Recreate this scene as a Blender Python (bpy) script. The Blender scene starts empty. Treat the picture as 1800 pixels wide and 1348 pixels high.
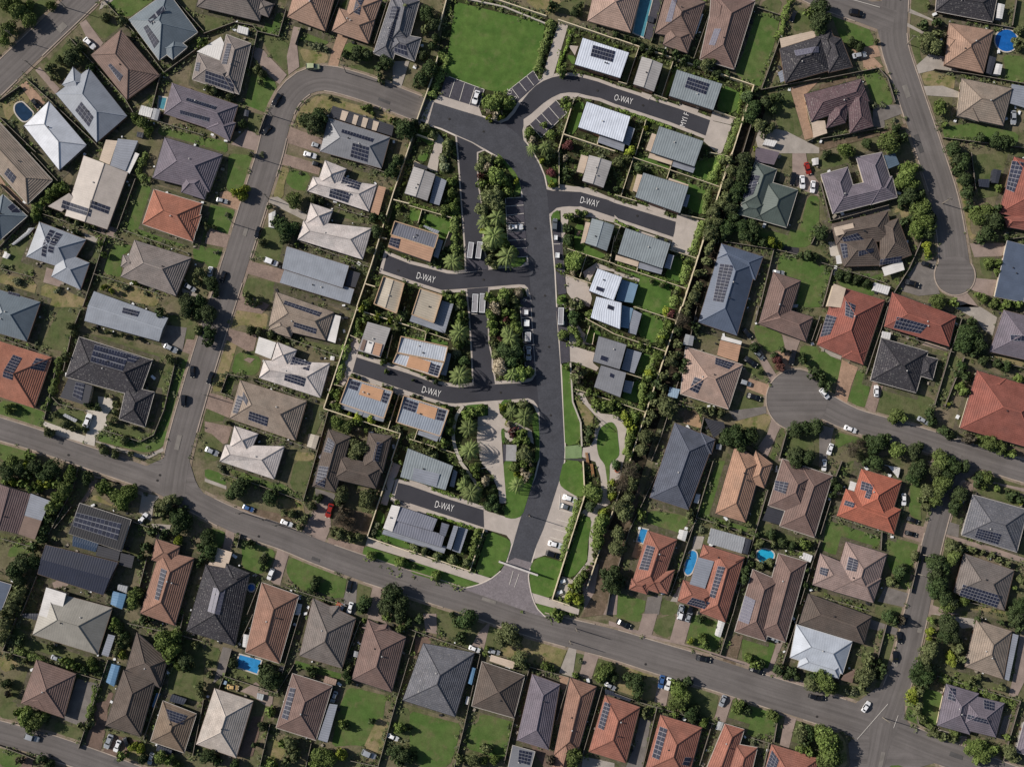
import bpy, math, random
import numpy as np
from mathutils import Vector
from mathutils.geometry import tessellate_polygon
random.seed(7); rng = np.random.default_rng(7)
C = bpy.context.scene.collection
sc = bpy.context.scene
# ------------------------------------------------------------------ camera: one true pinhole over the suburb
TILT = math.radians(4.0); DIST = 420.0; FPX = 2100.0
cam_d = bpy.data.cameras.new('camera'); cam = bpy.data.objects.new('camera', cam_d); C.objects.link(cam)
cam.location = (0, -DIST*math.sin(TILT), DIST*math.cos(TILT)); cam.rotation_euler = (TILT, 0, 0)
cam_d.sensor_width = 36; cam_d.lens = 36*FPX/1800; cam_d.clip_start = 1; cam_d.clip_end = 9000
sc.camera = cam
ct, st = math.cos(TILT), math.sin(TILT)
def P(px, py, z=0.0):
    """survey point seen at px,py of the 1800x1348 sheet, at height z, in metres"""
    u = px-900; v = 674-py
    d = (u, v*ct+FPX*st, v*st-FPX*ct)
    t = (z-cam.location[2])/d[2]
    return (cam.location[0]+t*d[0], cam.location[1]+t*d[1])
def TP(tile, zx, zy):
    if len(tile) == 3: return (tile[0]+zx/tile[2], tile[1]+zy/tile[2])
    c, r = tile
    oy = 1078 if r == 4 else r*270
    return (c*360+zx/4.992, oy+zy/4.992)
def unP(x, y, z=0.0):
    rx, ry, rz = x-cam.location[0], y-cam.location[1], z-cam.location[2]
    v = ry*ct+rz*st; w = ry*st-rz*ct
    return (900+FPX*rx/w, 674-FPX*v/w)
# ------------------------------------------------------------------ light
SUN_EL = math.radians(34); SH = math.radians(-17.5)          # direction the shadows run, seen from above
sd = bpy.data.lights.new('sun', 'SUN'); sd.energy = 5.0; sd.angle = math.radians(0.55); sd.color = (1.0, 0.93, 0.84)
so = bpy.data.objects.new('sun', sd); C.objects.link(so)
dirv = Vector((math.cos(SH)*math.cos(SUN_EL), math.sin(SH)*math.cos(SUN_EL), -math.sin(SUN_EL)))
so.rotation_euler = dirv.to_track_quat('-Z', 'Y').to_euler(); so.location = (-200, 60, 200)
w = bpy.data.worlds.new('World'); sc.world = w; w.use_nodes = True
nt = w.node_tree; nt.nodes.clear()
o_ = nt.nodes.new('ShaderNodeOutputWorld'); b_ = nt.nodes.new('ShaderNodeBackground'); s_ = nt.nodes.new('ShaderNodeTexSky')
s_.sky_type = 'NISHITA'; s_.sun_disc = False; s_.sun_elevation = SUN_EL
s_.sun_rotation = math.atan2(-dirv.x, -dirv.y)
b_.inputs[1].default_value = 0.07
nt.links.new(s_.outputs[0], b_.inputs[0]); nt.links.new(b_.outputs[0], o_.inputs[0])
sc.view_settings.view_transform = 'Standard'; sc.view_settings.look = 'None'; sc.view_settings.exposure = 0
# ------------------------------------------------------------------ materials
def lin(c):
    return tuple(((v/255)/12.92 if v/255 <= 0.04045 else ((v/255+0.055)/1.055)**2.4) for v in c)
MATS = {}
class NB:
    def __init__(s, name, rough=0.85, spec=0.25, metal=0.0):
        s.m = bpy.data.materials.new(name); s.m.use_nodes = True; s.t = s.m.node_tree; s.n = s.t.nodes
        s.b = s.n['Principled BSDF']; s.b.inputs['Roughness'].default_value = rough
        s.b.inputs['Specular IOR Level'].default_value = spec; s.b.inputs['Metallic'].default_value = metal
        g = s.n.new('ShaderNodeNewGeometry'); s.pos = g.outputs['Position']
    def noise(s, scale, detail=3, rough=0.55, vec=None, dist=0):
        n = s.n.new('ShaderNodeTexNoise'); n.inputs['Scale'].default_value = scale; n.inputs['Detail'].default_value = detail
        n.inputs['Roughness'].default_value = rough; n.inputs['Distortion'].default_value = dist
        s.t.links.new(vec or s.pos, n.inputs['Vector']); return n.outputs['Fac']
    def ramp(s, fac, a, b, lo=0.0, hi=1.0):
        n = s.n.new('ShaderNodeMapRange'); n.inputs['From Min'].default_value = a; n.inputs['From Max'].default_value = b
        n.inputs['To Min'].default_value = lo; n.inputs['To Max'].default_value = hi
        s.t.links.new(fac, n.inputs['Value']); return n.outputs[0]
    def mix(s, f, a, b, mode='MIX'):
        n = s.n.new('ShaderNodeMix'); n.data_type = 'RGBA'; n.blend_type = mode
        for k, v in ((0, f), (6, a), (7, b)):
            if isinstance(v, (int, float)): n.inputs[k].default_value = v
            elif isinstance(v, tuple): n.inputs[k].default_value = (*v[:3], 1)
            else: s.t.links.new(v, n.inputs[k])
        return n.outputs[2]
    def mul(s, col, fac):   # multiply colour by scalar socket
        n = s.n.new('ShaderNodeVectorMath'); n.operation = 'SCALE'
        if isinstance(col, tuple): n.inputs[0].default_value = col[:3]
        else: s.t.links.new(col, n.inputs[0])
        if isinstance(fac, (int, float)): n.inputs['Scale'].default_value = fac
        else: s.t.links.new(fac, n.inputs['Scale'])
        return n.outputs[0]
    def bump(s, h, strength=0.3, dist=0.05):
        n = s.n.new('ShaderNodeBump'); n.inputs['Strength'].default_value = strength; n.inputs['Distance'].default_value = dist
        s.t.links.new(h, n.inputs['Height']); s.t.links.new(n.outputs[0], s.b.inputs['Normal'])
    def out(s, col):
        if isinstance(col, tuple): s.b.inputs['Base Color'].default_value = (*col[:3], 1)
        else: s.t.links.new(col, s.b.inputs['Base Color'])
        return s.m
def wave(nb, comp, period, off=0.0):
    u = nb.n.new('ShaderNodeUVMap'); u.uv_map = 'uv'
    sp = nb.n.new('ShaderNodeSeparateXYZ'); nb.t.links.new(u.outputs[0], sp.inputs[0])
    m = nb.n.new('ShaderNodeMath'); m.operation = 'MULTIPLY'; m.inputs[1].default_value = 2*math.pi/period
    nb.t.links.new(sp.outputs[comp], m.inputs[0])
    q = nb.n.new('ShaderNodeMath'); q.operation = 'SINE'; nb.t.links.new(m.outputs[0], q.inputs[0])
    return q.outputs[0]
def roof_tile(name, rgb, lichen=0.0):
    if name in MATS: return MATS[name]
    nb = NB(name, 0.8, 0.2); base = lin(rgb)
    n1 = nb.ramp(nb.noise(0.35, 4), .3, .7, .8, 1.15); n2 = nb.ramp(nb.noise(2.6, 3, .7), .25, .75, .72, 1.25)
    c = nb.mul(nb.mul(base, n1), n2)
    c = nb.mix(nb.ramp(nb.noise(.18, 2), .45, .7, 0, .35), c, tuple(x*.7+.02 for x in (base[0]*.9, base[1], base[2]*1.05)))
    if lichen: c = nb.mix(nb.ramp(nb.noise(1.7, 5, .8), .56, .66, 0, lichen), c, lin((190, 186, 180)))
    h = wave(nb, 1, .72); h2 = wave(nb, 0, .62)
    c = nb.mul(c, nb.ramp(h, -1, 1, *((.965, 1.03) if min(rgb) > 140 else (.9, 1.08)))); c = nb.mul(c, nb.ramp(h2, -1, 1, .96, 1.03))
    nb.bump(h, .22 if min(rgb) > 140 else .5, .08)
    MATS[name] = nb.out(c); return MATS[name]
def roof_metal(name, rgb, rib=0.2, period=0.85, stripes=1.0):
    if name in MATS: return MATS[name]
    nb = NB(name, 0.5, 0.4); base = lin(rgb)
    c = nb.mul(base, nb.ramp(nb.noise(.3, 3), .3, .7, .88, 1.1)); c = nb.mul(c, nb.ramp(nb.noise(3.5, 2), .3, .7, .94, 1.05))
    h = wave(nb, 0, period)
    c = nb.mul(c, nb.ramp(h, -.6, .9, 1-rib, 1+rib*.6)); nb.bump(h, min(.5, rib*2.2), .08)
    MATS[name] = nb.out(c); return MATS[name]
def plain(name, rgb, rough=.8, spec=.25, var=.12, sc_=1.2, metal=0):
    if name in MATS: return MATS[name]
    nb = NB(name, rough, spec, metal); base = lin(rgb)
    c = nb.mul(base, nb.ramp(nb.noise(sc_, 4), .28, .72, 1-var, 1+var))
    MATS[name] = nb.out(c); return MATS[name]
def ground_mat(name, ca, cb, cc=None, s1=.12, s2=1.5, fine=.25, rough=.95, bump=.3):
    if name in MATS: return MATS[name]
    nb = NB(name, rough, .1)
    c = nb.mix(nb.ramp(nb.noise(s1, 4, .6, dist=.4), .36, .64), lin(ca), lin(cb))
    if cc: c = nb.mix(nb.ramp(nb.noise(s1*2.3, 5, .65), .52, .68), c, lin(cc))
    f = nb.noise(s2, 5, .75)
    c = nb.mul(c, nb.ramp(f, .25, .75, 1-fine, 1+fine))
    c = nb.mul(c, nb.ramp(nb.noise(.4, 2), .3, .7, .86, 1.12))
    nb.bump(f, bump, .15)
    MATS[name] = nb.out(c); return MATS[name]
def paving(name, rgb, var=.1, joint=None, cell=None, stain=.25):
    if name in MATS: return MATS[name]
    nb = NB(name, .85, .2); base = lin(rgb)
    c = nb.mul(base, nb.ramp(nb.noise(.25, 4, .6, dist=.5), .3, .7, 1-stain, 1+stain*.6))
    c = nb.mul(c, nb.ramp(nb.noise(2.2, 5, .8), .28, .72, 1-var, 1+var))
    if cell:
        v = nb.n.new('ShaderNodeTexVoronoi'); v.inputs['Scale'].default_value = cell; nb.t.links.new(nb.pos, v.inputs['Vector'])
        sp = nb.n.new('ShaderNodeSeparateColor'); nb.t.links.new(v.outputs['Color'], sp.inputs[0])
        c = nb.mul(c, nb.ramp(sp.outputs[0], 0, 1, .88, 1.12))
    MATS[name] = nb.out(c); return MATS[name]
def asphalt(name, rgb, streak=True):
    nb = NB(name, .9, .15); base = lin(rgb)
    c = nb.mul(base, nb.ramp(nb.noise(.09, 4, .6, dist=.6), .3, .7, .86, 1.14))
    if streak:
        u = nb.n.new('ShaderNodeUVMap'); u.uv_map = 'uv'
        mp = nb.n.new('ShaderNodeMapping'); mp.inputs['Scale'].default_value = (.02, .8, 1); nb.t.links.new(u.outputs[0], mp.inputs[0])
        c = nb.mul(c, nb.ramp(nb.noise(1.0, 4, .6, vec=mp.outputs[0]), .3, .7, .77, 1.2))
        m2 = nb.n.new('ShaderNodeMapping'); m2.inputs['Scale'].default_value = (.006, .35, 1); nb.t.links.new(u.outputs[0], m2.inputs[0])
        c = nb.mix(nb.ramp(nb.noise(1.0, 2, .5, vec=m2.outputs[0]), .55, .75, 0, .35), c, tuple(x*1.25 for x in base))
    c = nb.mul(c, nb.ramp(nb.noise(3.0, 4, .8), .25, .75, .88, 1.12))
    c = nb.mix(nb.ramp(nb.noise(.5, 6, .75), .66, .72, 0, .35), c, tuple(x*.6 for x in base))
    MATS[name] = nb.out(c); return MATS[name]
def foliage(name, a, b, trans=.0):
    nb = NB(name, .75, .2)
    oi = nb.n.new('ShaderNodeObjectInfo')
    c = nb.mix(nb.ramp(nb.noise(.9, 3), .35, .65), lin(a), lin(b))
    c = nb.mul(c, nb.ramp(oi.outputs['Random'], 0, 1, .72, 1.25))
    w = nb.n.new('ShaderNodeTexWhiteNoise'); w.noise_dimensions = '1D'; nb.t.links.new(oi.outputs['Random'], w.inputs['W'])
    if 'palm' not in name: c = nb.mix(nb.ramp(w.outputs['Value'], 0, 1, 0, .55), c, tuple(.5*x+.5*y for x, y in zip(lin((98, 96, 72)), lin(a))))
    c = nb.mul(c, nb.ramp(nb.noise(3.5, 2), .3, .7, .7, 1.3))
    MATS[name] = nb.out(c); return MATS[name]
# ------------------------------------------------------------------ mesh helper
class MB:
    def __init__(s): s.v = []; s.f = []; s.uv = []; s.mi = []
    def poly(s, pts, uv=None, mi=0):
        i = len(s.v); s.v += [tuple(p) for p in pts]; s.f.append(list(range(i, i+len(pts))))
        s.uv += uv if uv else [(p[0], p[1]) for p in pts]; s.mi.append(mi)
    def box(s, quad, z0, z1, mi=0, bottom=False):
        """quad: four (x,y) or (x,y,z-top) corners"""
        q = quad
        if (q[1][0]-q[0][0])*(q[2][1]-q[0][1])-(q[1][1]-q[0][1])*(q[2][0]-q[0][0]) < 0: q = q[::-1]
        n = len(q)
        tz = [z1(p) if callable(z1) else z1 for p in q]
        s.poly([(p[0], p[1], t) for p, t in zip(q, tz)], mi=mi)
        for i in range(n):
            a, b = q[i], q[(i+1) % n]; L = math.dist(a[:2], b[:2])
            s.poly([(a[0], a[1], z0), (b[0], b[1], z0), (b[0], b[1], tz[(i+1) % n]), (a[0], a[1], tz[i])],
                   uv=[(0, z0), (L, z0), (L, tz[(i+1) % n]), (0, tz[i])], mi=mi)
        if bottom: s.poly([(p[0], p[1], z0) for p in q[::-1]], mi=mi)
    def bar(s, a, b, r, mi=0, n=4):
        a = Vector(a); b = Vector(b); d = (b-a).normalized()
        u = d.cross(Vector((0, 0, 1)) if abs(d.z) < .9 else Vector((1, 0, 0))).normalized(); w = d.cross(u)
        ra, rb = (r if isinstance(r, tuple) else (r, r))
        A = [a+(u*math.cos(k*2*math.pi/n+.785)+w*math.sin(k*2*math.pi/n+.785))*ra for k in range(n)]
        B = [b+(u*math.cos(k*2*math.pi/n+.785)+w*math.sin(k*2*math.pi/n+.785))*rb for k in range(n)]
        for k in range(n):
            j = (k+1) % n; s.poly([A[k], A[j], B[j], B[k]], mi=mi)
        s.poly(B, mi=mi); s.poly(A[::-1], mi=mi)
    def mesh(s, name, mats):
        me = bpy.data.meshes.new(name); me.from_pydata(s.v, [], s.f)
        ul = me.uv_layers.new(name='uv'); ul.data.foreach_set('uv', [c for u in s.uv for c in u])
        for m in (mats if isinstance(mats, (list, tuple)) else [mats]): me.materials.append(m)
        if any(s.mi): me.polygons.foreach_set('material_index', s.mi)
        return me
    def obj(s, name, mats, parent=None):
        o = bpy.data.objects.new(name, s.mesh(name, mats)); C.objects.link(o)
        if parent: o.parent = parent; o.matrix_parent_inverse = parent.matrix_basis.inverted()
        return o
def tag(o, label=None, cat=None, group=None, kind=None):
    if label: o['label'] = label
    if cat: o['category'] = cat
    if group: o['group'] = group
    if kind: o['kind'] = kind
    return o
def empty(name, x, y, z=0):
    o = bpy.data.objects.new(name, None); C.objects.link(o); o.location = (x, y, z); o.empty_display_size = .5; return o
def tri_poly(mb, pts, z, uvf=None):
    vs = [Vector((p[0], p[1], 0)) for p in pts]
    for t in tessellate_polygon([vs]):
        q = [pts[i] for i in t]
        if (q[1][0]-q[0][0])*(q[2][1]-q[0][1])-(q[1][1]-q[0][1])*(q[2][0]-q[0][0]) < 0: q = q[::-1]
        mb.poly([(a[0], a[1], z) for a in q])
def clean(pts):
    o = []
    for p in pts:
        if not o or math.dist(o[-1], p) > .05: o.append(p)
    if len(o) > 2 and math.dist(o[0], o[-1]) < .05: o.pop()
    return o
def smooth(pts, closed=True, it=1):
    for _ in range(it):
        q = []; n = len(pts)
        rngi = range(n) if closed else range(n-1)
        if not closed: q.append(pts[0])
        for i in rngi:
            a, b = pts[i], pts[(i+1) % n]
            L = math.dist(a, b)
            if L < 1.2: q.append(((a[0]+b[0])/2, (a[1]+b[1])/2)); continue
            t = min(.22, 1.3/L); q.append((a[0]*(1-t)+b[0]*t, a[1]*(1-t)+b[1]*t)); q.append((a[0]*t+b[0]*(1-t), a[1]*t+b[1]*(1-t)))
        if not closed: q.append(pts[-1])
        pts = q
    return pts
def area2(p): return sum(p[i-1][0]*p[i][1]-p[i][0]*p[i-1][1] for i in range(len(p)))
def offset_poly(pts, d):
    pts = clean(pts)
    if area2(pts) < 0: pts = pts[::-1]
    out = []; n = len(pts)
    for i in range(n):
        a, b, c = Vector(pts[i-1]), Vector(pts[i]), Vector(pts[(i+1) % n])
        d1 = (b-a).normalized(); d2 = (c-b).normalized()
        n1 = Vector((d1.y, -d1.x)); n2 = Vector((d2.y, -d2.x)); m = n1+n2
        if m.length < .2: m = n1
        m.normalize(); k = max(.5, m.dot(n1)); q = b+m*(d/k); out.append((q.x, q.y))
    return out
def ribbon(pts, w):
    """offset both sides of a polyline (metres)"""
    L, R = [], []
    n = len(pts)
    for i in range(n):
        a = Vector(pts[max(i-1, 0)]); b = Vector(pts[min(i+1, n-1)]); d = (b-a).normalized(); nn = Vector((-d.y, d.x))
        wi = w[i] if isinstance(w, list) else w
        p = Vector(pts[i]); L.append(tuple(p+nn*wi/2)); R.append(tuple(p-nn*wi/2))
    return L, R
def spline(pts, step=3.0):
    """Catmull-Rom"""
    out = []; n = len(pts)
    for i in range(n-1):
        p0, p1, p2, p3 = (Vector(pts[max(i-1, 0)]), Vector(pts[i]), Vector(pts[i+1]), Vector(pts[min(i+2, n-1)]))
        k = max(2, int((p2-p1).length/step))
        for j in range(k):
            t = j/k
            q = .5*((2*p1)+(p2-p0)*t+(2*p0-5*p1+4*p2-p3)*t*t+(3*p1-p0-3*p2+p3)*t**3); out.append(tuple(q))
    out.append(tuple(pts[-1])); return out
# ------------------------------------------------------------------ occupancy mask (0.4 m cells) for scattering
MW, MH = 960, 740; MX0, MY0, MS = -192, -148, .4
mask = np.zeros((MH, MW), np.uint8)
def stamp(pts, val):
    xs = [(p[0]-MX0)/MS for p in pts]; ys = [(p[1]-MY0)/MS for p in pts]
    x0, x1 = max(0, int(min(xs))), min(MW, int(max(xs))+2); y0, y1 = max(0, int(min(ys))), min(MH, int(max(ys))+2)
    if x1 <= x0 or y1 <= y0: return
    gx, gy = np.meshgrid(np.arange(x0, x1)+.5, np.arange(y0, y1)+.5); ins = np.zeros(gx.shape, bool)
    n = len(xs)
    for i in range(n):
        xa, ya, xb, yb = xs[i-1], ys[i-1], xs[i], ys[i]
        if ya == yb: continue
        c = ((ya > gy) != (yb > gy)) & (gx < (xb-xa)*(gy-ya)/(yb-ya)+xa); ins ^= c
    mask[y0:y1, x0:x1][ins] = val
def mk(x, y):
    i, j = int((x-MX0)/MS), int((y-MY0)/MS)
    return mask[j, i] if 0 <= i < MW and 0 <= j < MH else 0
# ------------------------------------------------------------------ label engine
HOUSES = []      # (x, y, label)
PENDING = []     # (obj, x, y, phrase, category)
ORD = ['nearest', 'second nearest', 'third nearest', 'fourth nearest', 'fifth nearest', 'sixth nearest', 'seventh nearest',
       'eighth nearest', 'ninth nearest', 'tenth nearest', 'eleventh nearest', 'twelfth nearest', 'thirteenth nearest', 'fourteenth nearest']
def resolve_labels():
    keys = {}
    for o, x, y, ph, cat in PENDING:
        h = min(HOUSES, key=lambda q: (q[0]-x)**2+(q[1]-y)**2); dx, dy = x-h[0], y-h[1]
        d = ('right of' if dx > 0 else 'left of') if abs(dx) > abs(dy) else ('above' if dy > 0 else 'below')
        keys.setdefault((ph, d, h[2]), []).append((math.hypot(dx, dy), o, cat))
    for (ph, d, hl), L in keys.items():
        L.sort(key=lambda t: t[0])
        for i, (dist, o, cat) in enumerate(L):
            lab = f'{ph} {d} the {hl}'
            if len(L) > 1: lab = ORD[min(i, 13)]+' '+lab
            o['label'] = lab; o['category'] = cat
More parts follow.
